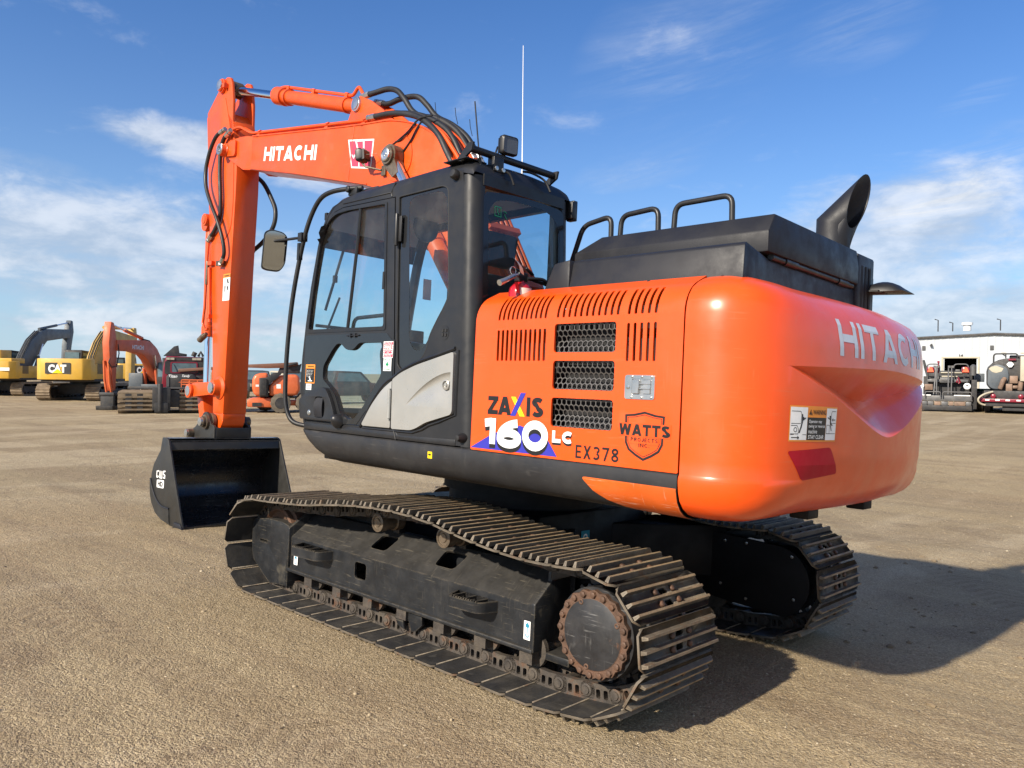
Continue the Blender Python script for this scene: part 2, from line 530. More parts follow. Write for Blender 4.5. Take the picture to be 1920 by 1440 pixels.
def paint(name, col, rough=.4, metal=0.0, var=.12, vscale=2.5, dust=0.0, dustcol=(.24, .19, .125), dscale=5.0, updust=0.0,
          bump=0.0, bscale=60.0, edge=0.0, edgecol=(.2, .18, .15), coat=0.0, scratch=0.0, scol=(.35, .34, .32), rust=0.0, spec=.5, perobj=False, rvar=.1, grime=0.0, peel=0.0):
    m, nt, b = new_mat(name)
    tc = nt.nodes.new('ShaderNodeTexCoord')
    vec = tc.outputs['Object']
    if perobj:
        oi = nt.nodes.new('ShaderNodeObjectInfo')
        va = nt.nodes.new('ShaderNodeVectorMath'); va.operation = 'MULTIPLY_ADD'
        va.inputs[1].default_value = (17, 23, 31)
        cx = nt.nodes.new('ShaderNodeCombineXYZ')
        for i in range(3): nt.links.new(oi.outputs['Random'], cx.inputs[i])
        nt.links.new(cx.outputs[0], va.inputs[0]); nt.links.new(vec, va.inputs[2])
        vec = va.outputs[0]
    n1 = _noise(nt, vec, vscale, 5, .6)
    c = _mix(nt, _ramp(nt, n1, .3, .7), tuple(x*(1 - var) for x in col), tuple(min(1, x*(1 + var)) for x in col))
    if rust:
        nr = _noise(nt, vec, 9.0, 7, .7)
        c = _mix(nt, _ramp(nt, nr, .62 - rust*.3, .72 - rust*.2), c, (.11, .05, .025))
    if grime:
        ng = _noise(nt, vec, 1.6, 6, .65, .4, (1.0, 1.0, .35))
        c = _mix(nt, _ramp(nt, ng, .45, .75, 0, grime), c, (.09, .075, .055))
    df = None
    if dust or updust:
        nd = _noise(nt, vec, dscale, 8, .68, .3)
        df = _ramp(nt, nd, .5 - dust*.25, .78, 0, min(1, dust*1.3)) if dust else None
        if updust:
            g = nt.nodes.new('ShaderNodeNewGeometry')
            sx = nt.nodes.new('ShaderNodeSeparateXYZ'); nt.links.new(g.outputs['Normal'], sx.inputs[0])
            u = _math(nt, 'MULTIPLY', _ramp(nt, sx.outputs['Z'], .25, .95), _ramp(nt, nd, .25, .7, updust*.45, updust))
            df = u if df is None else _math(nt, 'MAXIMUM', df, u)
        c = _mix(nt, df, c, dustcol)
    if scratch:
        sf = None
        for rot, st_, thr, k_ in (((.35, .15, .45), (3.0, 3.0, 70.0), .63, 1.0), ((-.5, 1.25, .2), (2.5, 60.0, 2.5), .65, .8), ((.1, 1.5, -.3), (70.0, 5.0, 4.0), .64, .6), ((1.45, .1, .2), (4.0, 4.0, 90.0), .64, .7)):
            w = _noise(nt, vec, 1.6, 2, .5, .25, st_, rot)
            w2 = _noise(nt, vec, 4.0, 4, .6, 0, (1, 1, 1), rot)
            q_ = _math(nt, 'MULTIPLY', _ramp(nt, w, thr, thr + .05, 0, scratch*k_), _ramp(nt, w2, .46, .62))
            sf = q_ if sf is None else _math(nt, 'MAXIMUM', sf, q_)
        c = _mix(nt, sf, c, scol)
    if edge:
        bv = nt.nodes.new('ShaderNodeBevel'); bv.samples = 4; bv.inputs['Radius'].default_value = .014
        gg = nt.nodes.new('ShaderNodeNewGeometry')
        dp = nt.nodes.new('ShaderNodeVectorMath'); dp.operation = 'DOT_PRODUCT'
        nt.links.new(bv.outputs[0], dp.inputs[0]); nt.links.new(gg.outputs['Normal'], dp.inputs[1])
        ew = _math(nt, 'MULTIPLY', _ramp(nt, dp.outputs['Value'], .985, .86, 0, edge), _ramp(nt, _noise(nt, vec, 14, 6, .7), .38, .62))
        c = _mix(nt, ew, c, edgecol)
    nt.links.new(c, b.inputs['Base Color'])
    b.inputs['Metallic'].default_value = metal
    b.inputs['Specular IOR Level'].default_value = spec
    nr2 = _noise(nt, vec, vscale*3.1, 6, .65)
    r_ = _ramp(nt, nr2, .3, .7, max(0.02, rough - rvar), min(1, rough + rvar))
    if df is not None:
        r_ = _math(nt, 'ADD', r_, _math(nt, 'MULTIPLY', df, .45), clamp=True)
    nt.links.new(r_, b.inputs['Roughness'])
    if coat:
        b.inputs['Coat Weight'].default_value = coat
        b.inputs['Coat Roughness'].default_value = .18
    if bump or peel:
        bp = nt.nodes.new('ShaderNodeBump')
        if bump:
            bp.inputs['Strength'].default_value = bump; bp.inputs['Distance'].default_value = .006
            nt.links.new(_noise(nt, vec, bscale, 6, .65), bp.inputs['Height'])
        else:
            bp.inputs['Strength'].default_value = peel; bp.inputs['Distance'].default_value = .02
            nt.links.new(_noise(nt, vec, 5.5, 2, .5), bp.inputs['Height'])
        nt.links.new(bp.outputs[0], b.inputs['Normal'])
    return m
def flat(name, col, rough=.5, metal=0.0, spec=.5):
    return paint(name, col, rough, metal, var=.06, vscale=9, spec=spec, rvar=.05)
def glass(name, tint, ior=1.5):
    m = bpy.data.materials.new(name); m.use_nodes = True
    nt = m.node_tree; nt.nodes.clear()
    out = nt.nodes.new('ShaderNodeOutputMaterial')
    tr = nt.nodes.new('ShaderNodeBsdfTransparent'); tr.inputs[0].default_value = (*tint, 1)
    gl = nt.nodes.new('ShaderNodeBsdfGlossy'); gl.inputs['Roughness'].default_value = .015
    gl.inputs['Color'].default_value = (.95, .95, .95, 1)
    fr = nt.nodes.new('ShaderNodeFresnel'); fr.inputs[0].default_value = ior
    tc = nt.nodes.new('ShaderNodeTexCoord')
    bp = nt.nodes.new('ShaderNodeBump'); bp.inputs['Strength'].default_value = .05; bp.inputs['Distance'].default_value = .03
    nt.links.new(_noise(nt, tc.outputs['Object'], 1.7, 1, .4), bp.inputs['Height'])
    nt.links.new(bp.outputs[0], gl.inputs['Normal'])
    df = nt.nodes.new('ShaderNodeBsdfDiffuse'); df.inputs[0].default_value = (.5, .47, .42, 1)
    mx = nt.nodes.new('ShaderNodeMixShader'); m2 = nt.nodes.new('ShaderNodeMixShader')
    dn = _ramp(nt, _noise(nt, tc.outputs['Object'], 4, 6, .7), .42, .8, .015, .085)
    nt.links.new(dn, m2.inputs[0]); nt.links.new(tr.outputs[0], m2.inputs[1]); nt.links.new(df.outputs[0], m2.inputs[2])
    nt.links.new(fr.outputs[0], mx.inputs[0]); nt.links.new(m2.outputs[0], mx.inputs[1]); nt.links.new(gl.outputs[0], mx.inputs[2])
    nt.links.new(mx.outputs[0], out.inputs[0])
    return m

M = {}
M['orange'] = paint('orange paint', (.82, .080, .001), .40, var=.05, vscale=1.2, dust=.12, dustcol=(.55, .14, .03), dscale=2.2, coat=.6, peel=.10, spec=.4, grime=.10, scratch=.10, scol=(.5, .28, .16))
M['orange_boom'] = paint('orange boom paint', (.70, .078, .003), .42, var=.06, vscale=1.6, dust=.2, dustcol=(.48, .14, .04), dscale=3, coat=.30, peel=.12, spec=.4, grime=.10, scratch=.15, scol=(.42, .22, .13))
M['orange_edge'] = paint('scuffed orange paint', (.60, .10, .010), .42, var=.12, dust=.12, dustcol=(.5, .2, .08), scratch=.5, scol=(.7, .62, .5), coat=.2)
M['grey'] = paint('dark grey paint', (.017, .0172, .019), .42, var=.12, dust=.12, dustcol=(.045, .043, .04), dscale=2.6, coat=.05, peel=.08, spec=.38)
M['grey_dust'] = paint('dusty dark grey paint', (.020, .020, .022), .5, spec=.38, var=.14, dust=.26, dustcol=(.052, .048, .043), dscale=4, scratch=.22, scol=(.14, .13, .12))
M['hood'] = paint('hood grey paint', (.016, .0165, .0205), .5, var=.1, dust=.12, dustcol=(.036, .036, .039), dscale=2.0, spec=.32, bump=.12, bscale=240)
M['black'] = paint('black plastic', (.011, .011, .012), .45, var=.15)
M['rubber'] = paint('black rubber', (.012, .012, .013), .6, var=.2, dust=.15, dustcol=(.07, .06, .05))
M['frit'] = flat('black glazing border', (.018, .019, .021), .12)
M['silver'] = paint('silver paint', (.36, .355, .335), .34, metal=.35, var=.05, dust=.15, dustcol=(.30, .27, .22), peel=.08)
M['steel'] = paint('bare steel', (.55, .55, .54), .3, metal=.9, var=.1)
M['chrome'] = paint('chrome rod', (.78, .79, .8), .1, metal=1.0, var=.05, rvar=.04)
M['chassis'] = paint('black chassis paint', (.014, .0152, .0175), .44, spec=.4, var=.25, vscale=5, dust=.16, dustcol=(.07, .06, .045), dscale=10, updust=.38, edge=.7, edgecol=(.14, .115, .08), scratch=.42, scol=(.15, .13, .095))
M['shoe'] = paint('worn track steel', edge=.8, edgecol=(.30, .25, .18), col=(.105, .086, .064), rough=.62, metal=.08, var=.3, vscale=7, dust=.4, dustcol=(.16, .125, .08), dscale=9, rust=.25, perobj=True, bump=.5, bscale=70)
M['shoe_in'] = paint('scuffed inner track steel', (.028, .028, .029), .5, metal=.2, var=.25, vscale=5, dust=.4, dustcol=(.13, .11, .08), dscale=4, perobj=True, scratch=.4, scol=(.14, .13, .11), bump=.25, bscale=60)
M['grouser'] = paint('dusty track ribs', (.25, .175, .10), .70, metal=.0, var=.35, vscale=8, dust=.45, dustcol=(.34, .26, .16), dscale=12, rust=.2, perobj=True, bump=.5, bscale=90)
M['link'] = paint('rusty chain links', (.060, .050, .042), .6, metal=.2, var=.35, vscale=9, dust=.45, dustcol=(.15, .12, .085), dscale=10, rust=.3, perobj=True, bump=.5, bscale=80)
M['rusty'] = paint('rust', (.11, .062, .04), .65, metal=.2, var=.4, vscale=9, rust=.4, bump=.5, bscale=90)
M['bronze'] = paint('greased pin', (.16, .125, .09), .42, metal=.5, var=.3, vscale=12, rust=.3)
M['drive'] = paint('drive cover', (.020, .020, .022), .5, var=.3, vscale=8, rust=.06, dust=.14, dustcol=(.08, .07, .055), scratch=.4)
M['bucket'] = paint('black bucket paint', edge=.6, edgecol=(.12, .115, .105), col=(.012, .013, .015), rough=.27, var=.2, dust=.14, dustcol=(.06, .055, .045), dscale=3, scratch=.2, coat=.2)
M['bucket_side'] = paint('black bucket side paint', edge=.7, edgecol=(.12, .115, .105), col=(.020, .0195, .018), rough=.5, var=.15, dust=.25, dustcol=(.05, .045, .035), dscale=3)
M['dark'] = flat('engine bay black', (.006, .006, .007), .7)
M['mesh'] = paint('grille mesh', (.11, .105, .1), .5, metal=.4, var=.1)
M['white'] = flat('white lettering', (.80, .80, .79), .4)
M['lett'] = flat('pale lettering', (.60, .63, .68), .35)
M['blackink'] = flat('black lettering', (.012, .011, .011), .4)
M['blue'] = flat('blue lettering', (.035, .035, .36), .35)
M['yellow'] = flat('yellow lettering', (.85, .62, .01), .35)
M['red'] = flat('red sticker', (.50, .018, .022), .35)
M['pink'] = flat('red and pink sticker', (.72, .055, .10), .4)
M['label_orange'] = flat('orange sticker', (.80, .27, .03), .45)
M['green'] = flat('green sticker', (.01, .25, .10), .4)
M['teal'] = flat('blue sticker', (.02, .22, .33), .4)
M['reflector'] = paint('red reflector', (.42, .006, .018), .5, var=.05, spec=.2)
M['glass'] = glass('cab glass', (.78, .92, .95), 1.45)
M['glass_dark'] = glass('tinted rear glass', (.54, .68, .76), 1.45)
M['seat'] = paint('seat cloth', (.035, .037, .042), .85, var=.15)
M['interior'] = paint('cab lining', (.58, .58, .57), .8, var=.08)
M['under'] = paint('shade-darkened chassis paint', (.007, .007, .008), .6, var=.2, dust=.12, dustcol=(.03, .026, .02), spec=.25)  # underside shade put into the base colour, darker than the chassis paint
M['ext_red'] = paint('extinguisher red', (.42, .008, .014), .22, var=.06, coat=.5)
M['mirror'] = paint('mirror glass', (.40, .43, .45), .03, metal=1.0, var=.02, rvar=.01)
M['tag'] = flat('paper tag', (.66, .62, .55), .7)
M['hose'] = paint('hydraulic hose', (.014, .014, .015), .5, var=.2, dust=.2, dustcol=(.05, .045, .04))
M['lens'] = flat('lamp lens', (.09, .1, .115), .12)

# ------------------------------------------------------------------ the big excavator: root, undercarriage
TILT = Matrix(((0.99997, -0.00024, -0.00727, 0), (-0.00008, 0.99907, -0.04309, 0), (0.00727, 0.04308, 0.99904, 0), (0, 0, 0, 1)))
SWING = -0.0303
root = empty('excavator', label='large orange tracked excavator with dark grey cab and black bucket, nearest machine on the dirt', cat='excavator')
root.matrix_world = TILT
def upart(mb, name, mats, parent=None, **k):
    """a part of the slewing upper structure, or a sub-part of one"""
    o = mb.build(name, mats, parent or root, **k)
    if parent is None: o.rotation_euler.z = SWING
    return o

# --- tracks
N_SHOE = 45
def track_path():
    pts = [(-1.25 + 2.72*i/10, .07) for i in range(11)]
    fc, fr = (1.545, .355), .292
    pts += [(fc[0] + fr*math.cos(R(a)), fc[1] + fr*math.sin(R(a))) for a in range(-75, 96, 9)]
    pts += [(1.38, .650), (1.2, .662), (1.0, .675), (.816, .69), (.63, .716), (.44, .739), (.256, .757), (.065, .768), (-.123, .772),
            (-.31, .765), (-.51, .745), (-.69, .712), (-.88, .69), (-1.06, .674), (-1.26, .668), (-1.42, .678)]
    rc, rr = (-1.553, .392), .292
    pts += [(rc[0] + rr*math.cos(R(a)), rc[1] + rr*math.sin(R(a))) for a in range(92, 256, 9)]
    return smooth_path([(x, 0, z) for x, z in pts], 4, True)
def resample(pts, n):
    m = len(pts); L = [0.0]
    for i in range(m): L.append(L[-1] + (pts[(i+1) % m] - pts[i]).length)
    tot = L[-1]; out = []; k = 0
    for j in range(n):
        s_ = tot*j/n
        while L[k+1] < s_: k += 1
        t = (s_ - L[k])/(L[k+1] - L[k])
        out.append(pts[k % m].lerp(pts[(k+1) % m], t))
    return out, tot/n
PINS, PITCH_T = resample(track_path(), N_SHOE)
HW = .336
def shoe_mesh():
    h = PITCH_T/2
    mb = MB()
    ch = .035
    plate = [(-h-.012, -HW+ch), (-h+ch-.02, -HW), (h-ch+.012, -HW), (h+.006, -HW+ch), (h+.006, HW-ch), (h-ch+.012, HW), (-h+ch-.02, HW), (-h-.012, HW-ch)]
    holes = [rect(-.047, -.016, -.034, .034, .012), rect(.016, .047, -.034, .034, .012)]
    mb.prism(plate, .047, .059, 'z', holes, 0)
    for k, x in enumerate((-PITCH_T/3, 0.0, PITCH_T/3)):
        hh = .086 if k != 1 else .083
        e = HW - .006 if k else HW - .020
        b, t = .0105, .006
        vs = [(x-b, -e, .055), (x+b, -e, .055), (x+b, e, .055), (x-b, e, .055), (x-t, -e+.014, hh), (x+t, -e+.014, hh), (x+t, e-.014, hh), (x-t, e-.014, hh)]
        mb.add(vs, [(0, 1, 5, 4), (2, 3, 7, 6)], 0)
        mb.add(vs, [(1, 2, 6, 5), (3, 0, 4, 7)], 0)
        mb.add(vs, [(4, 5, 6, 7)], 1)
    for x in (-.031, .031):
        for y in (-.075, .075): mb.lathe((x, y, .056), (0, 0, 1), [(0, .017), (.016, .0165), (.02, .012)], 6, 2)
    mb.box((-h-.010, -HW+.03, .0405), (-h-.002, HW-.03, .0465), 0)
    # the inward side, worn smooth
    mb.poly(plate, lambda u, v: (u*.955 + .003, v, .0462), holes, 3)
    return mb.mesh('track_shoe', [M['shoe'], M['grouser'], M['rusty'], M['shoe_in']], smooth=30, recalc=False)
SHOE = shoe_mesh()
def link_geo(mb, A, B, yc, n):
    t = (B - A).normalized(); L = (B - A).length
    nrm = Vector((-t.z, 0, t.x))*(-1)
    if nrm.dot(n) < 0: nrm = -nrm
    def mp(y): return lambda u, v: A + t*u + nrm*v + Vector((0, y, 0))
    out = round_poly([(-.046, -.045), (L*.45, -.036), (L+.04, -.045), (L+.046, .03), (L+.02, .046), (-.02, .046), (-.046, .03)], [.04, .01, .04, .02, .005, .005, .02], 3)
    holes = [rect(L*.5-.036, L*.5-.010, -.012, .032, .008, 2), rect(L*.5+.010, L*.5+.036, -.012, .032, .008, 2)]
    for s_ in (-1, 1):
        y0 = yc + s_*.088; y1 = yc + s_*.056
        loops = [out] + holes
        flat_ = [p for l in loops for p in l]; k = len(flat_)
        tr = tessellate_polygon([[Vector((p[0], p[1], 0)) for p in l] for l in loops])
        vs = [mp(y0)(*p) for p in flat_] + [mp(y1)(*p) for p in flat_]
        fs = [tuple(x) for x in tr] + [tuple(i+k for i in reversed(x)) for x in tr]
        q = 0
        for l in loops:
            for i in range(len(l)):
                j = (i+1) % len(l); fs.append((q+i, q+j, q+j+k, q+i+k))
            q += len(l)
        mb.add(vs, fs)
        mb.lathe(A + t*.004 + Vector((0, yc + s_*.086, 0)), (0, s_, 0), [(0, .034), (.008, .032), (.010, .022), (.016, .020), (.017, .001)], 12)
    mb.cyl(A + Vector((0, yc-.06, 0)), A + Vector((0, yc+.06, 0)), .03, 10)
def make_track(yc):
    mb = MB()
    cen = Vector((0, 0, .39))
    frames = []
    for i in range(N_SHOE):
        A, B = PINS[i], PINS[(i+1) % N_SHOE]
        mid = (A+B)/2; t = (B-A).normalized()
        n = Vector((t.z, 0, -t.x))
        if n.dot(mid - Vector((max(-1.5, min(1.5, mid.x)), 0, .39))) < 0: n = -n
        link_geo(mb, A, B, yc, n)
        frames.append((mid, t, n))
    tr = mb.build('track', M['link'], root, smooth=30)
    for i, (mid, t, n) in enumerate(frames):
        o = bpy.data.objects.new('track_shoe', SHOE)
        C.objects.link(o); o.parent = tr
        y = n.cross(t)
        m = Matrix((t, y, n)).transposed().to_4x4()
        m.translation = mid + Vector((0, yc, 0))
        o.matrix_local = m
    return tr
make_track(.995)
make_track(-.995)

# --- track frames
def make_frame(sd):
    """sd=+1 left (near) frame, -1 right"""
    Y = lambda y: sd*y
    fr = MB()
    side = [(-1.10, .205), (1.27, .205), (1.27, .445), (-1.10, .445)]
    fr.poly(side, lambda u, v: (u, Y(1.13), v), [round_poly([(.367, .292), (.49, .292), (.492, .40), (.367, .40)], .025)])
    sl = Vector((-.21, .155)); L = sl.length
    def slope(u, v): return (u, Y(1.13 - .21*v/L), .445 + .155*v/L)
    fr.poly([(-1.10, 0), (1.27, 0), (1.27, L), (-1.10, L)], slope,
            [round_poly([(.27, .085), (.43, .085), (.415, .215), (.245, .215)], .03), round_poly([(-.385, .085), (-.215, .085), (-.21, .215), (-.405, .215)], .03)])
    fr.add([(-1.10, Y(.92), .60), (1.27, Y(.92), .60), (1.27, Y(.86), .60), (-1.10, Y(.86), .60), (-1.10, Y(.86), .205), (1.27, Y(.86), .205)], [(0, 1, 2, 3), (3, 2, 5, 4)])
    o = fr.build('track_frame', M['chassis'], root, smooth=20, weld=.0005, solid=.014)
    ex = MB()
    ex.box((-1.11, min(Y(1.08), Y(1.158)), .196), (1.285, max(Y(1.08), Y(1.158)), .219))
    # end flanges
    ex.prism([(Y(1.150), .20), (Y(1.150), .455), (Y(1.02), .56), (Y(1.02), .655), (Y(.86), .655), (Y(.86), .20)], -1.115, -1.085, 'x')
    ex.prism([(Y(1.150), .075), (Y(1.150), .505), (Y(.92), .655), (Y(.86), .655), (Y(.86), .075)], 1.275, 1.305, 'x')
    ex.prism([(-1.10, .56), (-1.10, .655), (-1.36, .70), (-1.36, .655)], Y(1.02), Y(.86), 'y')
    ex.box((-1.30, min(Y(.9), Y(1.08)), .16), (-1.10, max(Y(.9), Y(1.08)), .20))
    ex.build('end_flange', M['chassis'], o, bevel=.006)
    g = MB()
    g.prism(round_poly([(1.829, .455), (1.80, .505), (1.60, .53), (1.40, .53), (1.312, .515), (1.312, .075), (1.55, .055), (1.802, .197), (1.829, .30)], .02),
            Y(.90), Y(1.13), 'y', [round_poly([(1.712, .362), (1.60, .362), (1.60, .343), (1.712, .343)], .009)])
    g.build('idler_guard', M['chassis'], o, bevel=.018, seg=3)
    w = MB()
    w.lathe((1.545, Y(.895), .392), (0, sd, 0), [(0, .05), (0, .20), (.015, .225), (.045, .232), (.05, .26), (.15, .26), (.155, .232), (.185, .226), (.19, .205), (.165, .19), (.150, .12), (.165, .08), (.17, .001)], 40)
    w.build('idler_wheel', M['rusty'], o, smooth=30)
    for x in (.325, -.315):
        c = MB()
        c.lathe((x, Y(.90), .675), (0, sd, 0), [(0, .05), (.0, .062), (.06, .062), (.065, .052), (.13, .052), (.135, .060), (.19, .060), (.193, .046), (.186, .043), (.186, .030), (.192, .026), (.192, .001)], 26)
        c.build('carrier_roller', M['bronze'], o, smooth=30)
        b = MB(); b.box((x-.03, min(Y(.87), Y(.93)), .59), (x+.03, max(Y(.87), Y(.93)), .69)); b.build('roller_bracket', M['chassis'], o, bevel=.006)
    for k in range(7):
        x = 1.02 - .345*k
        rl = MB()
        rl.lathe((x, Y(.895), .192), (0, sd, 0), [(0, .06), (.0, .095), (.02, .097), (.03, .078), (.15, .078), (.16, .097), (.185, .095), (.19, .055), (.215, .052), (.217, .03), (.225, .028), (.226, .001)], 22)
        rl.box((x-.055, min(Y(1.06), Y(1.145)), .135), (x+.035, max(Y(1.06), Y(1.145)), .205))
        rl.build('track_roller', M['link'], o, smooth=30)
    gd = MB()
    for s_ in (-1, 1):
        pts = [(-.02+s_*.02, .20), (-.09+s_*.10, .20), (-.07+s_*.13, .13), (-.06+s_*.09, .085), (-.07+s_*.035, .07), (-.05+s_*.03, .12)]
        gd.prism(pts if s_ > 0 else pts[::-1], Y(1.10), Y(1.125), 'y')
    gd.build('track_guide', M['chassis'], o, bevel=.004)
    # final drive
    fd = MB()
    zc, xc = .418, -1.548
    teeth = []
    for i in range(21):
        a = 2*math.pi*i/21
        for da, r in ((-.5, .235), (-.22, .245), (-.1, .285), (.1, .285), (.22, .245)):
            teeth.append((xc + r*math.cos(a + da*2*math.pi/21), zc + r*math.sin(a + da*2*math.pi/21)))
    fd.prism(teeth, Y(.965), Y(1.025), 'y')
    fd.lathe((xc, Y(.86), zc), (0, sd, 0), [(0, .2), (.16, .2), (.165, .235), (.22, .235), (.225, .222), (.34, .222)], 48)
    for i in range(16):
        a = 2*math.pi*(i+.5)/16
        fd.lathe((xc + .226*math.cos(a), Y(1.075), zc + .226*math.sin(a)), (0, sd, 0), [(0, .014), (.02, .014), (.022, .009)], 6)
    fdo = fd.build('final_drive', M['drive'], o, smooth=30)
    if sd > 0:
        cv = MB()
        sc = []
        for i in range(80):
            a = 2*math.pi*i/80
            sc.append((xc + (.208 + .006*math.cos(a*20))*math.cos(a), zc + (.208 + .006*math.cos(a*20))*math.sin(a)))
        cv.prism(sc, 1.19, 1.228, 'y')
        cv.lathe((xc, 1.226, zc), (0, 1, 0), [(0, .172), (.004, .170), (.0045, .001)], 48, 1)
        for i in range(20):
            a = 2*math.pi*i/20
            cv.lathe((xc + .191*math.cos(a), 1.226, zc + .191*math.sin(a)), (0, 1, 0), [(0, .019), (.004, .019), (.0045, .0155), (.015, .0145), (.017, .0105), (.0172, .001)], 6 if i % 3 else 12, 0)
        for i in (3, 8, 15):
            a = 2*math.pi*(i+.5)/20
            cv.lathe((xc + .16*math.cos(a), 1.228, zc + .16*math.sin(a)), (0, 1, 0), [(0, .015), (.005, .014), (.006, .008), (.002, .007), (.002, .001)], 10, 0)
        cv.build('drive_cover', [M['rusty'], M['drive']], o, bevel=.0025, seg=1, bev_angle=60)
    # inner motor guard
    mgd = MB()
    D = [(-.95, .25), (-1.12, .205)] + [(xc + .235*math.cos(R(a)), zc - .02 + .235*math.sin(R(a))) for a in range(255, 84, -9)] + [(-1.15, .655), (-.95, .655)]
    mgd.prism(D, Y(.80), Y(.775), 'y')
    for bx, bz in ((-1.18, .61), (-1.34, .615), (-1.16, .31), (-1.35, .24), (-1.68, .3), (-1.66, .575)):
        mgd.lathe((bx, Y(.777), bz), (0, -sd, 0), [(0, .016), (.008, .015), (.009, .001)], 8, 1)
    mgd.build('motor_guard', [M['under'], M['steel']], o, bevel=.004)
    # steps
    for xa, xb, za, zb in ((.74, 1.13, .362, .425), (-.83, -.50, .352, .412)):
        st = MB()
        outer = round_poly([(xa, Y(1.13)), (xa+.03, Y(1.25)), (xb-.06, Y(1.27)), (xb, Y(1.13))], [.0, .05, .05, 0])
        inner = round_poly([(xa+.014, Y(1.13)), (xa+.04, Y(1.236)), (xb-.07, Y(1.255)), (xb-.014, Y(1.13))], [.0, .04, .04, 0])
        if sd < 0: outer, inner = outer[::-1], inner[::-1]
        st.prism(outer, za, zb, 'z', [inner])
        for i in range(3): st.box((xa+.08+.09*i, min(Y(1.13), Y(1.24)), zb-.02), (xa+.092+.09*i, max(Y(1.13), Y(1.24)), zb-.004))
        n = int((xb-xa-.12)/.018)
        for i in range(n):
            x = xa+.05+.018*i
            y = 1.2435 + .02*(x-xa-.03)/(xb-xa-.09)
            st.box((x, min(Y(y-.006), Y(y+.006)), zb-.002), (x+.010, max(Y(y-.006), Y(y+.006)), zb+.008))
        st.build('step', M['chassis'], o, bevel=.002, seg=1)
    return o
fl = make_frame(1)
make_frame(-1)
# hook stickers on the near frame
for x0, z0, w, h in ((-1.082, .256, .05, .10), (1.166, .252, .05, .068)):
    d = MB()
    mp = lambda k: (lambda u, v: (u, 1.1375 + k, v))
    d.poly(rect(x0, x0+w, z0, z0+h, .006), mp(0))
    cx = x0 + w/2
    d.poly([(cx-.013, z0+h*.66), (cx+.013, z0+h*.66), (cx+.013, z0+h*.80), (cx, z0+h*.92), (cx-.013, z0+h*.80)], mp(.0006), mi=1)
    ring = [(cx + .013*math.cos(R(a)), z0+h*.25 + .013*math.sin(R(a))) for a in range(-200, 60, 20)]
    ring += [(cx + .007*math.cos(R(a)), z0+h*.25 + .007*math.sin(R(a))) for a in range(40, -201, -20)]
    d.poly(ring, mp(.0006), mi=1)
    d.poly(rect(cx-.003, cx+.003, z0+h*.36, z0+h*.66), mp(.0006), mi=1)
    d.build('hook_sticker', [M['white'], M['teal']], fl, recalc=False, smooth=0)
# --- centre frame and slew ring
cf = MB()
cf.prism([(-.86, .50), (-.55, .80), (.55, .80), (.86, .50), (.86, .30), (.5, .42), (-.5, .42), (-.86, .30)], -.62, .62, 'x')
for sx in (-1, 1):
    for sy in (-1, 1):
        a = [(sx*.45, sy*.45), (sx*.62, sy*.2), (sx*1.15, sy*.86), (sx*.55, sy*.88)]
        if sx*sy < 0: a = a[::-1]
        cf.prism(a, .34, .70, 'z')
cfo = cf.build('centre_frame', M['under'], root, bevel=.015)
sr = MB()
sr.lathe((0, 0, .79), (0, 0, 1), [(0, .56), (.10, .56), (.10, .60), (.24, .60)], 60)
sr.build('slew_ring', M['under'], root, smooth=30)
cs = MB()
cs.poly(rect(-.045, .045, -.045, .045, .006), lambda u, v: (-.626, .10 - u, .63 + v))
cs.poly(circle(0, 0, .024, 16), lambda u, v: (-.627, .10 - u, .63 + v), [circle(0, 0, .014, 16)], 1)
cs.build('pin_sticker', [M['teal'], M['white']], cfo, smooth=0, recalc=False)

# ------------------------------------------------------------------ upper structure
XR, XC = -2.062, -.722          # panel rear seam / cab rear
# --- deck (turntable frame) under everything
dk = MB()
dk.box((-2.0, -1.10, 1.035), (1.0, 1.08, 1.22))
dk.box((-2.05, -.45, 1.22), (.4, .12, 1.50))
dk.prism([(-.40, 1.22), (.55, 1.22), (.32, 1.50), (.05, 1.66), (-.2, 1.66), (-.38, 1.5)], -.275, -.255, 'y')
dk.prism([(-.40, 1.22), (.55, 1.22), (.32, 1.50), (.05, 1.66), (-.2, 1.66), (-.38, 1.5)], .135, .155, 'y')
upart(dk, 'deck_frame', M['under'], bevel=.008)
rsb = MB()      # tank and boxes on the far side of the boom
rsb.box((-1.6, -1.22, 1.24), (-.55, -.34, 2.02))
rsb.box((-.55, -1.20, 1.24), (.55, -.55, 1.85))
rsb.box((.55, -1.16, 1.24), (1.05, -.62, 1.50))
upart(rsb, 'far_side_housing', M['orange'], bevel=.04, seg=3)

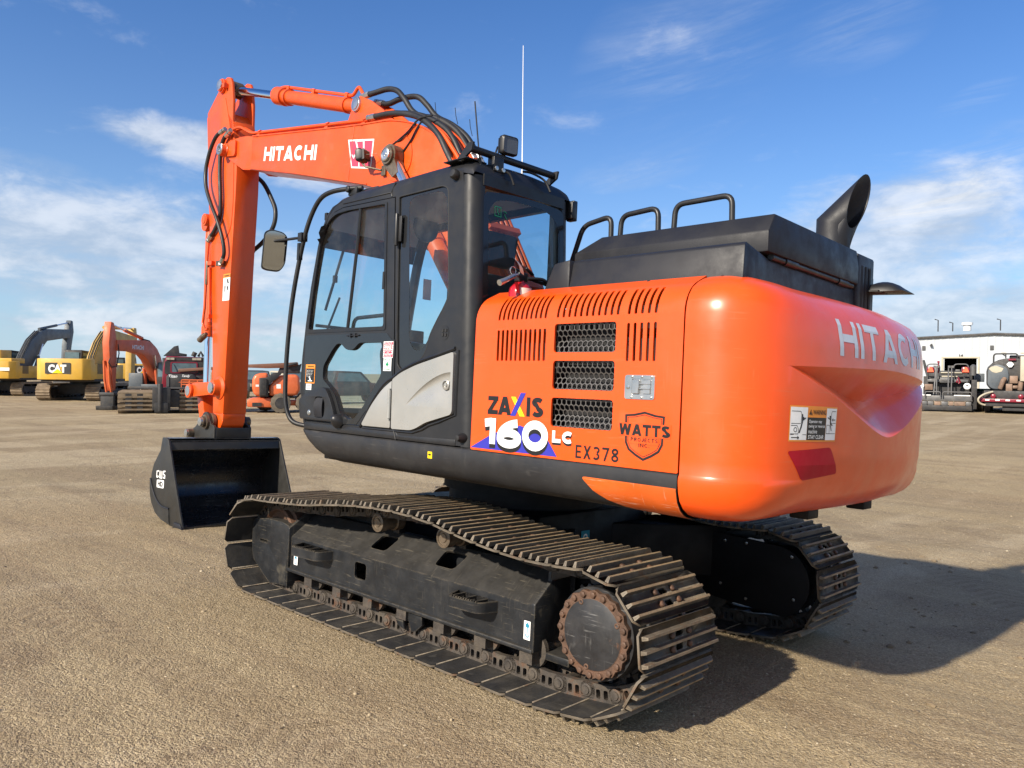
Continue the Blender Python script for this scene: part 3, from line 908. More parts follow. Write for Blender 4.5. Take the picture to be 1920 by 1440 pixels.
# --- side skirt
SK = [(1.08, 1.246), (1.205, 1.246), (1.232, 1.240), (1.240, 1.226), (1.240, 1.165), (1.226, 1.115), (1.20, 1.078), (1.16, 1.05), (1.10, 1.034), (1.0, 1.03), (.85, 1.03)]
def skirt_row(x):
    zb = 1.03
    if x > .72:
        t = (x - .72)/.31
        zb = 1.235 - .205*math.sqrt(max(0, 1 - t*t))
    k = (1.246 - zb)/(1.246 - 1.03)
    return [(x, y, 1.246 - (1.246 - z)*k) for y, z in SK]
sk = MB()
xs = [-2.058, -1.5, -1.0, -.5, 0, .4, .72] + [.72 + .31*math.sin(R(a)) for a in (10, 20, 30, 40, 50, 60, 70, 80, 90)]
sk.rows([skirt_row(x) for x in xs])
sko = upart(sk, 'side_skirt', M['grey_dust'], smooth=50)
def sk_pt(x, v, off=.0035):
    """point on the skirt: v = length down along its section from the upper edge of the face"""
    pts = SK[3:]
    for i in range(len(pts)-1):
        a, b = Vector(pts[i]), Vector(pts[i+1]); l = (b-a).length
        if v <= l or i == len(pts)-2:
            t = v/l; q = a.lerp(b, t); n = Vector((-(b-a).y, (b-a).x)).normalized()
            return (x, q.x + n.x*off, q.y + n.y*off)
        v -= l
oc = MB()
def skmap(u, v): return sk_pt(u, v)
oc.poly(round_poly([(-2.056, .052), (-1.52, .052), (-1.60, .125), (-1.70, .185), (-1.80, .225), (-1.95, .255), (-2.056, .27)], [0, .03, .03, .03, .02, 0, 0]), skmap,
        cuts=[('v', x) for x in (.061, .085, .113, .14, .16, .182, .2, .217, .24)])
upart(oc, 'orange_corner', M['orange_edge'], sko, smooth=50)
ys = MB()
ys.poly(rect(-.40, -.36, .028, .068, .003), lambda u, v: sk_pt(u, v, .001))
ys.poly([(-.393, .045), (-.38, .035), (-.38, .041), (-.367, .041), (-.367, .049), (-.38, .049), (-.38, .055)], lambda u, v: sk_pt(u, v, .002), mi=1)
upart(ys, 'lift_sticker', [M['yellow'], M['blackink']], sko, smooth=0, recalc=False)

# --- orange side panel: u = -x, v = length up the profile
PB, PT = 1.240, 1.940
RB = .165
def panel_pt(u, v, off=0.0):
    if v <= PT: return (-u, 1.24 + off, v)
    a = (v - PT)/RB
    am = R(64)
    if a <= am: return (-u, 1.24 - RB + (RB+off)*math.cos(a), PT + (RB+off)*math.sin(a))
    l = v - PT - am*RB
    return (-u, 1.24 - RB + (RB+off)*math.cos(am) - l*math.sin(am), PT + (RB+off)*math.sin(am) + l*math.cos(am))
BENDS = [('v', PT + RB*R(64)*k/8) for k in range(9)]
def side_pt(off): return lambda u, v: panel_pt(u, v, off)
holes = []
def slots(x0, x1, n, z0, z1, w=.0155):
    for i in range(n):
        c = x0 + (x1 - x0)*i/(n-1)
        holes.append(rect(c - w/2, c + w/2, z0, z1, .006, 2))
SW_ = .0175
slots(.908, 1.243, 11, 1.728, 1.893, SW_)
slots(.908, 1.243, 11, 1.945, 2.090)
slots(1.327, 1.700, 11, 1.945, 2.090)
slots(1.764, 1.912, 5, 1.945, 2.090)
slots(1.764, 1.912, 5, 1.728, 1.905)
GR = [(1.771, 1.914), (1.588, 1.730), (1.402, 1.546)]
for z0, z1 in GR: holes.append(rect(1.309, 1.694, z0, z1, .018, 4))
pn = MB()
pn.poly(round_poly([(-XC + .004, PB), (-XR - .003, PB), (-XR - .003, 2.21), (-XC + .004, 2.21)], [.012, .006, 0, 0]), side_pt(0), holes, cuts=BENDS)
pno = upart(pn, 'side_panel', M['orange'], solid=.012, smooth=28, weld=.0002)
pe = MB()   # folded return edge beside the cab
pe.rows([[panel_pt(-XC + .004, PB + (2.21-PB)*i/40, -.001) for i in range(41)], [tuple(Vector(panel_pt(-XC + .004, PB + (2.21-PB)*i/40, -.001)) + Vector((0, -.06, -.01))) for i in range(41)]])
upart(pe, 'panel_edge', M['orange'], pno)
# honeycomb grilles behind the openings
def grille(z0, z1):
    g = MB()
    r = .0178
    def mp(u, v):
        t = (v - z0)/(z1 - z0)
        d = .020*max(0, 1 - abs(t - .45)/.32)
        return (-u, 1.222 - d, v)
    dx, dz = r*math.sqrt(3), r*1.5
    row = 0; z = z0 - .01
    while z < z1 + .02:
        x = 1.30 + (dx/2 if row % 2 else 0)
        while x < 1.70:
            o_ = [(x + r*math.cos(R(60*k+30)), z + r*math.sin(R(60*k+30))) for k in range(6)]
            i_ = [(x + r*.83*math.cos(R(60*k+30)), z + r*.83*math.sin(R(60*k+30))) for k in range(6)]
            if z0 - .012 < z < z1 + .012:
                vs = [mp(*p) for p in o_] + [mp(*p) for p in i_]
                g.add(vs, [(k, (k+1) % 6, 6 + (k+1) % 6, 6 + k) for k in range(6)])
            x += dx
        z += dz; row += 1
    return upart(g, 'mesh_grille', M['mesh'], pno, solid=.003, smooth=0)
for z0, z1 in GR: grille(z0, z1)
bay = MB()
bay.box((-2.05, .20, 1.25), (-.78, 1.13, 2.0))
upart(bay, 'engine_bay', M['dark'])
# door latch
lt = MB()
lt.poly(rect(1.760, 1.924, 1.555, 1.665, .012), side_pt(.004), [rect(1.800, 1.910, 1.575, 1.648, .008)])
lto = upart(lt, 'panel_latch', M['steel'], pno, solid=.006, smooth=0)
lp = MB()
lp.poly(rect(1.800, 1.910, 1.575, 1.648), lambda u, v: (-u, 1.2405, v))
lp.box((-1.842, 1.2405, 1.580), (-1.806, 1.252, 1.643))
lp.box((-1.902, 1.2405, 1.580), (-1.862, 1.246, 1.643))
lp.box((-1.902, 1.244, 1.600), (-1.842, 1.249, 1.606)); lp.box((-1.902, 1.244, 1.622), (-1.842, 1.249, 1.628))
upart(lp, 'latch_paddle', M['steel'], lto, bevel=.0015, seg=1)
lb = MB()
for u, v, r in ((1.779, 1.61, .011), (1.800, 1.657, .006), (1.855, 1.657, .006), (1.908, 1.657, .006), (1.800, 1.564, .006), (1.855, 1.564, .006), (1.908, 1.564, .006)):
    lb.lathe((-u, 1.244, v), (0, 1, 0), [(0, r), (.003, r*.9), (.004, r*.4), (.0042, .001)], 12)
upart(lb, 'latch_rivets', M['steel'], lto)

# lettering on the panel
lg = MB()      # model name
mp0 = side_pt(.0012); mp1 = side_pt(.0024); mp2 = side_pt(.0036)
sp_ = lambda o: side_pt(.0012 + o)
letters(lg, 'Z', .852, .930, 1.441, 1.539, .024, sp_)
letters(lg, 'A', .931, 1.030, 1.441, 1.539, .025, sp_)
lg.poly([(1.026, 1.540), (1.058, 1.540), (1.130, 1.440), (1.094, 1.440)], mp0, mi=3)
lg.poly([(1.096, 1.562), (1.132, 1.562), (1.062, 1.440), (1.026, 1.440)], mp1, mi=2)
lg.poly([(1.140, 1.541), (1.166, 1.541), (1.166, 1.441), (1.140, 1.441)], mp0)
letters(lg, 'S', 1.176, 1.258, 1.440, 1.542, .025, sp_)
# number with its dark drop shadow over the blue triangle
lg.poly([(.728, 1.252), (.90, 1.338), (1.10, 1.392), (1.285, 1.345), (1.362, 1.252)], mp0, mi=2)
for dz, mi, mp in ((-.022, 0, mp1), (0, 1, mp2)):
    so_ = (lambda q: (lambda o: side_pt(q + o)))(.0024 if mi == 0 else .0038)
    letters(lg, '1', .838, .922, 1.282+dz, 1.420+dz, .044, so_, mi)
    letters(lg, '6', .934, 1.114, 1.268+dz, 1.424+dz, .043, so_, mi)
    letters(lg, '0', 1.120, 1.300, 1.268+dz, 1.424+dz, .044, so_, mi)
for dz, mi, mp in ((-.011, 0, mp1), (0, 1, mp2)):
    letters(lg, 'LC', 1.328, 1.470, 1.322+dz, 1.382+dz, .019, (lambda q: (lambda o: side_pt(q + o)))(.0024 if mi == 0 else .0038), mi)
upart(lg, 'model_lettering', [M['blackink'], M['white'], M['blue'], M['yellow']], pno, smooth=0, recalc=False)
lx = MB()
letters(lx, 'EX378', 1.481, 1.740, 1.258, 1.322, .0105, lambda o: side_pt(.0012 + o), gap=.20)
upart(lx, 'fleet_number', M['blackink'], pno, smooth=0, recalc=False)
sh = MB()
cx = 1.876
def shield(s_, dz=0): return [(cx + x*s_, 1.40 + dz + z*s_) for x, z in ((0, .101), (.060, .088), (.108, .084), (.103, -.045), (.085, -.078), (.045, -.102), (0, -.122), (-.045, -.102), (-.085, -.078), (-.103, -.045), (-.108, .084), (-.060, .088))]
sh.poly(shield(1.0), mp0, [shield(.90)])
sh.poly(shield(.86), mp0, [shield(.835)])
SHO = 1
sh.poly(rect(1.735, 2.018, 1.386, 1.446), side_pt(.0018), mi=1)
letters(sh, 'WATTS', 1.738, 2.016, 1.390, 1.442, .0130, lambda o: side_pt(.003 + o), gap=.10)
sh.poly(rect(1.800, 1.955, 1.352, 1.384), side_pt(.0018), mi=1)
letters(sh, 'PROJECTS', 1.806, 1.952, 1.364, 1.381, .0030, lambda o: side_pt(.003 + o), gap=.34)
letters(sh, 'INC.', 1.850, 1.908, 1.340, 1.357, .0030, lambda o: side_pt(.003 + o), gap=.34)
upart(sh, 'company_shield', [M['blackink'], M['orange']], pno, smooth=0, recalc=False)

# --- counterweight
PLAN = [(-2.065, 1.2405), (-2.13, 1.2400), (-2.20, 1.2290), (-2.262, 1.204), (-2.322, 1.160), (-2.370, 1.100), (-2.406, 1.025), (-2.434, .93), (-2.459, .80), (-2.478, .63), (-2.491, .43), (-2.499, .2), (-2.502, 0.0)]
PLAN = [Vector((x, y, 0)) for x, y in PLAN]
FAR = [(-2.497, -.2), (-2.478, -.42), (-2.445, -.63), (-2.395, -.82), (-2.345, -.95), (-2.288, -1.05), (-2.20, -1.135), (-2.135, -1.20), (-2.065, -1.24)]
PLAN = smooth_path(PLAN + [Vector((x, y, 0)) for x, y in FAR], 6)
NP = len(PLAN)
NRM = []
for i in range(NP):
    t = (PLAN[min(i+1, NP-1)] - PLAN[max(i-1, 0)]).normalized()
    NRM.append(Vector((t.y, -t.x, 0)))          # provisional; flipped to point outwards below
for i in range(NP):
    if NRM[i].dot(PLAN[i] - Vector((-1.2, 0, 0))) < 0: NRM[i] = -NRM[i]
PROF = [(1.040, -.21), (1.044, -.13), (1.058, -.085), (1.085, -.045), (1.12, -.017), (1.16, -.003), (1.205, .003), (1.222, .002), (1.231, -.003), (1.24, -.006), (1.30, -.006),
        (1.60, -.004), (1.85, -.003), (1.94, -.004), (1.983, -.010), (2.022, -.024), (2.057, -.049), (2.088, -.094), (2.108, -.138), (2.122, -.185), (2.128, -.25)]
PROF2 = [(1.040, -.33), (1.044, -.245), (1.058, -.185), (1.085, -.132), (1.12, -.092), (1.16, -.062), (1.205, -.040), (1.222, -.034), (1.231, -.031), (1.24, -.028), (1.30, -.012),
         (1.60, .002), (1.85, -.008), (1.94, -.026), (1.983, -.046), (2.022, -.074), (2.057, -.112), (2.088, -.165), (2.108, -.22), (2.122, -.28), (2.128, -.36)]
def _interp(P, z):
    for (z0, o0), (z1, o1) in zip(P, P[1:]):
        if z <= z1: return o0 + (o1-o0)*(z-z0)/(z1-z0)
    return P[-1][1]
def sstep_(x, a, b):
    t = max(0.0, min(1.0, (x-a)/(b-a))); return t*t*(3-2*t)
def prof_off(z, y=1.24):
    """set-back of the skin at height z: crisp side profile, fuller rounding across the rear"""
    f = sstep_(abs(y), .55, 1.2)
    return _interp(PROF, z)*f + _interp(PROF2, z)*(1 - f)
def smile(y):
    """top edge, crease and lower edge of the groove, and its depth, at distance |y| from the middle"""
    e = .965
    a = math.sqrt(y*y + .0196)*e/math.sqrt(e*e + .0196)
    if abs(y) >= e: return 1.728, 1.726, 1.724, 0.0
    t = 1 - a/e
    top = 1.728 + .037*t
    cre = 1.727 - .149*t
    low = 1.724 - .352*t
    dep = .150*min(1, (top - cre)/.14)
    return top, cre, low, dep
cw = MB()
rows = []
cols = []
for i in range(NP):
    p, n = PLAN[i], NRM[i]
    tp, cr, lo, dp = smile(p.y)
    zs = [z for z, _ in PROF if z <= 1.30] + [1.30 + (lo - 1.30)*k/5 for k in range(1, 5)]
    col = [(z, 0.0) for z in zs]
    for k in range(7):
        t = k/6; col.append((lo + (cr-lo)*t, dp*(t**1.15)))
    for k in range(1, 7):
        t = k/6; col.append((cr + (tp-cr)*t, dp*(1-t)))
    col += [(tp + (1.85-tp)*k/3, 0.0) for k in (1, 2)] + [(z, 0.0) for z, _ in PROF if z >= 1.85]
    cols.append([p + n*(prof_off(z, p.y) - d) + Vector((0, 0, z)) for z, d in col])
cw.rows(cols)
nz = len(cols[0])
cw.add([c[-1] for c in cols], [tuple(range(NP))])
cw.add([c[0] for c in cols], [tuple(range(NP-1, -1, -1))])
cw.add(cols[0] + cols[-1], [tuple(range(nz)) + tuple(range(2*nz-1, nz-1, -1))])
cwo = upart(cw, 'counterweight', M['orange'], smooth=24, weld=.0003)
def cw_map(off):
    """(distance across measured along y from +y to -y, height) -> on the rear face"""
    def f(u, v):
        y = -u
        for i in range(NP-1):
            a, b = PLAN[i], PLAN[i+1]
            if a.y >= y >= b.y and a.x < -2.2:
                t = (a.y - y)/(a.y - b.y + 1e-9)
                p = a.lerp(b, t); n = NRM[i].lerp(NRM[i+1], t).normalized()
                q_ = prof_off(v, p.y)
                return p + n*(q_ + off) + Vector((0, 0, v))
        return Vector((-2.5, y, v))
    return f
BU = [('u', -1.0 + .04*k) for k in range(51)] + [('v', 1.22 + .02*k) for k in range(40)]
ht = MB()
letters(ht, 'HITACHI', -.588, .590, 1.797, 1.968, .037, lambda o: cw_map(.0012 + o), gap=.17, cuts=BU)
upart(ht, 'counterweight_lettering', M['lett'], cwo, smooth=0, recalc=False)
wd = MB()
c0, c1, c2, c3 = cw_map(.0012), cw_map(.0018), cw_map(.0024), cw_map(.0030)
U0, U1, V0, V1 = -.962, -.604, 1.404, 1.560
wd.poly(rect(U0, U1, V0, V1, .004), c0, mi=3, cuts=BU)
a1, a2 = U0 + .118, U1 - .092
wd.poly(rect(U0+.006, a1, V0+.007, V1-.007), c1, mi=0, cuts=BU)
wd.poly(rect(a2, U1-.006, V0+.007, V1-.007), c1, mi=0, cuts=BU)
wd.poly(rect(a1+.002, a2-.002, V0+.007, 1.510), c1, mi=1, cuts=BU)
wd.poly([(a1+.010, 1.522), (a1+.034, 1.522), (a1+.022, 1.546)], c2, mi=1)
wd.text('!', (a1+.0205, a1+.0235, 1.525, 1.539), c3, 3, bold=.02)
wd.text('WARNING', (a1+.038, a2-.006, 1.523, 1.544), c2, 1, bold=.015)
for k, s_ in enumerate(('Operator may', 'swing or reverse', 'machine')):
    wd.text(s_, (a1+.012, a1+.012 + (.100, .126, .066)[k], 1.482 - .021*k, 1.500 - .021*k), c2, 0, bold=.006)
wd.text('STAY CLEAR', (a1+.012, a2-.014, 1.416, 1.433), c2, 0, bold=.012)
def bar(x0, y0, x1, y1, w, mi, mp=c2):
    d = Vector((x1-x0, y1-y0)).normalized(); n = Vector((-d.y, d.x))*w/2
    wd.poly([(x0+n.x, y0+n.y), (x1+n.x, y1+n.y), (x1-n.x, y1-n.y), (x0-n.x, y0-n.y)], mp, mi=mi)
x = U0
for s_ in ((.012, 1.535, .070, 1.535), (.070, 1.535, .076, 1.525), (.076, 1.525, .076, 1.485), (.012, 1.482, .074, 1.482), (.012, 1.473, .05, 1.473), (.05, 1.473, .062, 1.455), (.062, 1.455, .058, 1.437), (.058, 1.437, .01, 1.437), (.008, 1.434, .115, 1.434)):
    bar(x+s_[0], s_[1], x+s_[2], s_[3], .0025, 1)
for s_ in ((.082, 1.523, .084, 1.490, .007), (.084, 1.490, .066, 1.441, .007), (.084, 1.49, .076, 1.462, .006), (.084, 1.495, .108, 1.508, .005), (.016, 1.421, .066, 1.421, .004), (.066, 1.421, .056, 1.427, .004), (.066, 1.421, .056, 1.415, .004)):
    bar(x+s_[0], s_[1], x+s_[2], s_[3], s_[4], 1)
wd.poly(circle(x+.090, 1.505, .007, 10), c2, mi=1)
wd.poly(circle(x+.040, 1.455, .011, 12), c2, [circle(x+.040, 1.455, .008, 12)], 1)
x = a2
for s_ in ((.045, 1.54, .080, 1.54), (.045, 1.54, .040, 1.53), (.040, 1.53, .040, 1.487), (.040, 1.487, .082, 1.487), (.005, 1.478, .030, 1.478), (.030, 1.478, .030, 1.44), (.005, 1.478, .005, 1.44), (.004, 1.44, .082, 1.44)):
    bar(x+s_[0], s_[1], x+s_[2], s_[3], .0025, 1)
for s_ in ((.034, 1.520, .034, 1.488, .007), (.034, 1.488, .055, 1.476, .006), (.034, 1.488, .048, 1.452, .006), (.034, 1.503, .010, 1.512, .005), (.078, 1.502, .050, 1.502, .004), (.050, 1.502, .058, 1.508, .004), (.050, 1.502, .058, 1.496, .004)):
    bar(x+s_[0], s_[1], x+s_[2], s_[3], s_[4], 1)
wd.poly(circle(x+.030, 1.515, .006, 10), c2, mi=1)
upart(wd, 'warning_sticker', [M['white'], M['blackink'], M['red'], M['label_orange']], cwo, smooth=0, recalc=False)
rf = MB()
rf.poly(round_poly([(-.966, 1.362), (-.640, 1.378), (-.545, 1.255), (-.850, 1.232)], .02), cw_map(.0018), cuts=BU)
upart(rf, 'rear_reflector', M['reflector'], cwo, smooth=0, recalc=False)
for yy in (.35, -.35):
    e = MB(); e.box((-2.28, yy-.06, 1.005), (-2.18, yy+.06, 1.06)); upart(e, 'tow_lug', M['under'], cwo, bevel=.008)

# --- engine hood
hb = MB()
base = [(-1.10, 1.065), (-2.235, 1.065), (-2.118, .60), (-2.085, -.62), (-1.10, -.62)]
top = [(-1.215, 1.03), (-2.222, 1.03), (-2.110, .60), (-2.078, -.60), (-1.215, -.60)]
hb.add([(x, y, 2.07) for x, y in base] + [(x, y, 2.262) for x, y in top] + [(-1.24, 1.0, 2.278), (-2.212, 1.0, 2.278), (-2.100, .585, 2.278), (-2.068, -.58, 2.278), (-1.24, -.58, 2.278)],
       [(4, 3, 2, 1, 0)] + [(i, (i+1) % 5, 5 + (i+1) % 5, 5 + i) for i in range(5)] + [(5+i, 5 + (i+1) % 5, 10 + (i+1) % 5, 10 + i) for i in range(5)] + [(10, 11, 12, 13, 14)])
hbo = upart(hb, 'engine_hood', M['hood'], bevel=.012, seg=2, bev_angle=18)
hf = MB()   # sloped nose beside the cab
hf.prism([(-1.02, 2.05), (-1.12, 2.262), (-1.235, 2.275), (-1.235, 2.05)], .35, 1.062, 'y')
upart(hf, 'hood_nose', M['hood'], hbo, bevel=.015)
hu = MB()
lo_ = [(-.92, .66), (-2.140, .66), (-2.105, -.54), (-.92, -.54)]
hi_ = [(-1.06, .585), (-2.132, .585), (-2.098, -.52), (-1.06, -.52)]
hu.add([(x, y, 2.296) for x, y in lo_] + [(x, y, 2.398) for x, y in lo_] + [(x, y, 2.494) for x, y in hi_],
       [(0, 3, 2, 1), (0, 1, 5, 4), (1, 2, 6, 5), (2, 3, 7, 6), (3, 0, 4, 7), (4, 5, 9, 8), (5, 6, 10, 9), (6, 7, 11, 10), (7, 4, 8, 11), (8, 9, 10, 11)])
upart(hu, 'hood_cover', M['hood'], hbo, bevel=.008, seg=2, bev_angle=15)
hh = MB()
hh.tube([(-2.112, .575, 2.284), (-2.080, -.50, 2.284)], .017, 12)
for yy in (.36, -.34): hh.tube([(-2.112 + .033*(.575-yy-.07)/1.125, yy+.07, 2.284), (-2.112 + .033*(.575-yy+.07)/1.125, yy-.07, 2.284)], .022, 12)
upart(hh, 'hood_hinge', M['black'], hbo)
hs = MB()   # slotted end box at the far rear corner
hs.prism([(-1.72, -.545), (-2.098, -.545), (-2.092, -.80), (-2.02, -.88), (-1.72, -.88)], 2.05, 2.49, 'z')
upart(hs, 'intake_box', M['hood'], hbo, bevel=.018, bev_angle=50)
sl_ = MB()
for k in range(3): sl_.box((-2.098, -.60 - .06*k - .026, 2.12), (-2.0905, -.60 - .06*k, 2.42))
for k in range(3):
    y = -.815 - .022*k
    x = -2.095 + .08*(abs(y) - .80)/.08
    sl_.obox((x+.0, y, 2.235), (.012, .012, .27))
upart(sl_, 'intake_slots', M['dark'], hbo)
for x_, y_ in ((-2.13, 1.045), (-1.75, 1.07)):
    b_ = MB(); b_.lathe((x_, y_, 2.10), (0, .3, 1), [(0, .016), (.02, .014), (.026, .006)], 10); upart(b_, 'rubber_stop', M['rubber'], hbo)
# handrails on the hood
def rail(name, pts, r=.0165, parent=None, mat='grey', rad=.06):
    m = MB(); m.tube(fillet(pts, rad, 6), r, 12)
    return upart(m, name, M[mat], parent, smooth=50)
RY = .28
rail('hood_handrail', [(-.56, RY, 2.40), (-.66, RY, 2.665), (-.885, RY, 2.700), (-.890, RY, 2.45)], parent=hbo)
rail('hood_handrail', [(-.955, RY, 2.47), (-.965, RY, 2.690), (-1.235, RY, 2.706), (-1.242, RY, 2.47)], parent=hbo)
rail('hood_handrail', [(-1.345, RY, 2.47), (-1.355, RY, 2.706), (-1.720, RY, 2.712), (-1.728, RY, 2.47)], parent=hbo)
# exhaust
ex = MB()
ec = Vector((-1.90, -.64, 0)); er = .100
prof_ = []
def ring(c, t, r, n=28):
    t = t.normalized(); e1 = Vector((.93, .36, 0)); e1 = (e1 - t*e1.dot(t)).normalized(); e2 = t.cross(e1)
    return [c + (e1*math.cos(2*math.pi*k/n) + e2*math.sin(2*math.pi*k/n))*r for k in range(n)]
dirb = Vector((-.66, -.24, .71)).normalized()     # the stub leans back and to the far side
mid_ = ec + Vector((0, 0, 2.69))
plane_n = (Vector((0, 0, 1)) + dirb).normalized()
base_r = ring(ec + Vector((0, 0, 2.42)), Vector((0, 0, 1)), er)
mitre = []
for p in base_r:
    q = p.copy(); tt = (mid_ - q).dot(plane_n)/plane_n.z; mitre.append(q + Vector((0, 0, tt)))
cutn = Vector((-.985, .12, -.12)).normalized()
cutp = mid_ + Vector((-.935, -.35, 0))*.130 + Vector((0, 0, .07))
endr = []
for p in mitre:
    tt = (cutp - p).dot(cutn)/dirb.dot(cutn); endr.append(p + dirb*tt)
def inner(ring_): 
    c = sum(ring_, Vector())/len(ring_); return [c + (p-c)*.95 for p in ring_]
ex.rows([base_r, mitre, endr, inner(endr), [p - Vector((0, 0, .12)) for p in inner(mitre)]], closed_u=True)
upart(ex, 'exhaust_pipe', M['hood'], smooth=35)
# mirror on the far rear edge of the counterweight
rm = MB()
rm.tube([(-2.02, -.72, 2.08), (-2.04, -.72, 2.27), (-2.16, -.80, 2.283)], .014, 8)
rm.box((-2.16, -.86, 2.274), (-2.03, -.70, 2.284))
rmo = upart(rm, 'rear_mirror', M['black'], smooth=40)
rs = MB()
rws = []
for t in range(9):
    a = t/8
    x_ = -2.07 - .215*a
    h_ = .062*math.sin(math.pi*min(1, .12 + a*.95))**.6 + .006
    w_ = .085 + .02*a
    rws.append([(x_, -.80 + w_*math.cos(R(k)) - .05*a, 2.278 + h_*max(0, math.sin(R(k)))) for k in range(0, 181, 20)])
rs.rows(rws)
rs.add(rws[-1], [tuple(range(len(rws[-1])))])
rs.add([r_[0] for r_ in rws] + [r_[-1] for r_ in rws], [tuple(range(9)) + tuple(range(17, 8, -1))])
upart(rs, 'mirror_shell', M['black'], rmo, smooth=40, weld=.0005)

# ------------------------------------------------------------------ cab
CY = 1.240
FRONT = [(1.022, 1.250), (1.070, 1.42), (1.098, 1.571), (1.092, 1.75), (1.066, 1.983), (1.022, 2.25), (.958, 2.524), (.918, 2.640), (.862, 2.735), (.790, 2.790), (.70, 2.812)]
WALL = FRONT + [(.05, 2.815), (-.40, 2.820), (-.555, 2.818), (-.570, 2.74), (-.645, 1.25)]
DOOR = [(.335, 1.305), (.995, 1.305), (1.045, 1.43), (1.070, 1.571), (1.065, 1.75), (1.040, 1.983), (.998, 2.25), (.934, 2.51), (.893, 2.62), (.838, 2.705), (.760, 2.752), (.655, 2.770), (.072, 2.757), (.010, 1.862), (-.004, 1.845), (-.006, 1.618), (.091, 1.568), (.205, 1.461), (.305, 1.335)]
QWIN = round_poly([(.040, 2.752), (-.385, 2.757), (-.432, 2.735), (-.458, 2.40), (-.486, 2.095), (-.390, 1.975), (-.318, 1.870), (-.292, 1.765), (-.200, 1.705), (-.070, 1.663), (-.022, 1.700), (-.004, 1.90)], [.02, .04, .04, .05, .05, .05, .05, .06, .03, .01, .02, .01], 4)
QCLR = round_poly([(-.058, 2.722), (-.168, 2.738), (-.372, 2.728), (-.415, 2.68), (-.440, 2.40), (-.466, 2.105), (-.372, 1.965), (-.300, 1.850), (-.245, 1.792), (-.170, 1.790), (-.118, 1.86), (-.100, 2.15)], .045, 4)
def yz(y): return lambda u, v: (u, y, v)
cab = MB()
cab.poly(round_poly(WALL, [0]*len(FRONT) + [0]*(len(WALL)-len(FRONT))), yz(CY), [DOOR, QWIN])
cab.poly(WALL, yz(.395), [round_poly([(.98, 1.50), (1.02, 1.75), (.99, 2.05), (.90, 2.50), (.85, 2.66), (.76, 2.76), (-.50, 2.77), (-.56, 1.80)], .05)])
cabo = upart(cab, 'cab', M['grey'], solid=.042, smooth=30)
# thin rear corner posts, roof, sills, back wall
cp = MB()
def rear_x(z): return -.645 + (z - 1.25)*.0503
def post(yc, sg):
    rows_ = []
    for z in [1.245 + (2.79-1.245)*k/12 for k in range(13)]:
        x0 = rear_x(z); r = .078
        rows_.append([(x0 - r*math.sin(R(a)), yc + sg*(-r + r*math.cos(R(a))), z) for a in range(0, 91, 10)] + [(x0 - r, yc - sg*(r + .012), z), (x0 - r + .04, yc - sg*(r + .012), z), (x0 - r + .04, yc - sg*.045, z), (x0, yc - sg*.04, z)])
    cp.rows(rows_, closed_u=True)
post(CY, 1); post(.395, -1)
cp.box((-.72, .45, 1.25), (-.69, 1.18, 1.95))
cp.box((-.655, .47, 2.735), (-.60, 1.165, 2.80))
cpo = upart(cp, 'rear_posts', M['grey'], cabo, smooth=35)
rf_ = MB()
TOP = [(.958, 2.530, .0), (.925, 2.640, .015), (.872, 2.742, .03), (.805, 2.806, .05), (.71, 2.848, .06), (.56, 2.868, .066), (.30, 2.874, .07), (.05, 2.878, .072), (-.20, 2.884, .074), (-.42, 2.888, .075), (-.55, 2.885, .078), (-.60, 2.872, .08), (-.632, 2.845, .06), (-.645, 2.80, .02)]
rws = []
for x, z, h in TOP:
    r = max(h, .004)
    xs_ = []
    half = [(CY - r + r*math.cos(R(a)), z - r + r*math.sin(R(a))) for a in range(0, 91, 15)]
    cr = .020 if h > .05 else .0
    mid = [(CY - r - (CY - r - .395 - r)*t, z + cr*math.sin(math.pi*t)) for t in (.08, .2, .35, .5, .65, .8, .92)]
    oth = [(.395 + r - r*math.cos(R(a)), z - r + r*math.sin(R(a))) for a in range(90, -1, -15)]
    rws.append([(x, y, zz) for y, zz in half + mid + oth])
rf_.rows(rws)
rfo = upart(rf_, 'cab_roof', M['grey'], cabo, smooth=50)
sm = MB()
sm.tube([(.66, CY + .001, 2.793), (.118, CY + .001, 2.790), (.108, CY + .001, 2.765)], .0045, 6)
sm.tube([(.118, CY + .001, 2.790), (.085, CY - .005, 2.852)], .004, 6)
upart(sm, 'roof_seam', M['black'], rfo)
si = MB()
si.box((-.69, .40, 1.232), (1.02, 1.20, 1.30))
si.prism([(-.60, 1.246), (1.02, 1.246), (1.01, 1.295), (-.05, 1.295), (-.065, 1.275), (-.60, 1.285)], 1.20, 1.2445, 'y')
sio = upart(si, 'cab_floor', M['grey'], cabo, bevel=.006)
lin = MB()
lin.poly([(-.60, .47), (.70, .47), (.70, 1.17), (-.60, 1.17)], lambda u, v: (u, v, 2.79))
lin.rows([[(x, y, z) for y in (.43, .8, 1.2)] for x, z in ((.66, 2.79), (.79, 2.766), (.85, 2.715), (.885, 2.652))])
lin.box((-.62, .44, 1.95), (-.58, .52, 2.78)); lin.box((-.62, 1.13, 1.95), (-.58, 1.17, 2.78))
upart(lin, 'head_lining', M['interior'], cabo)
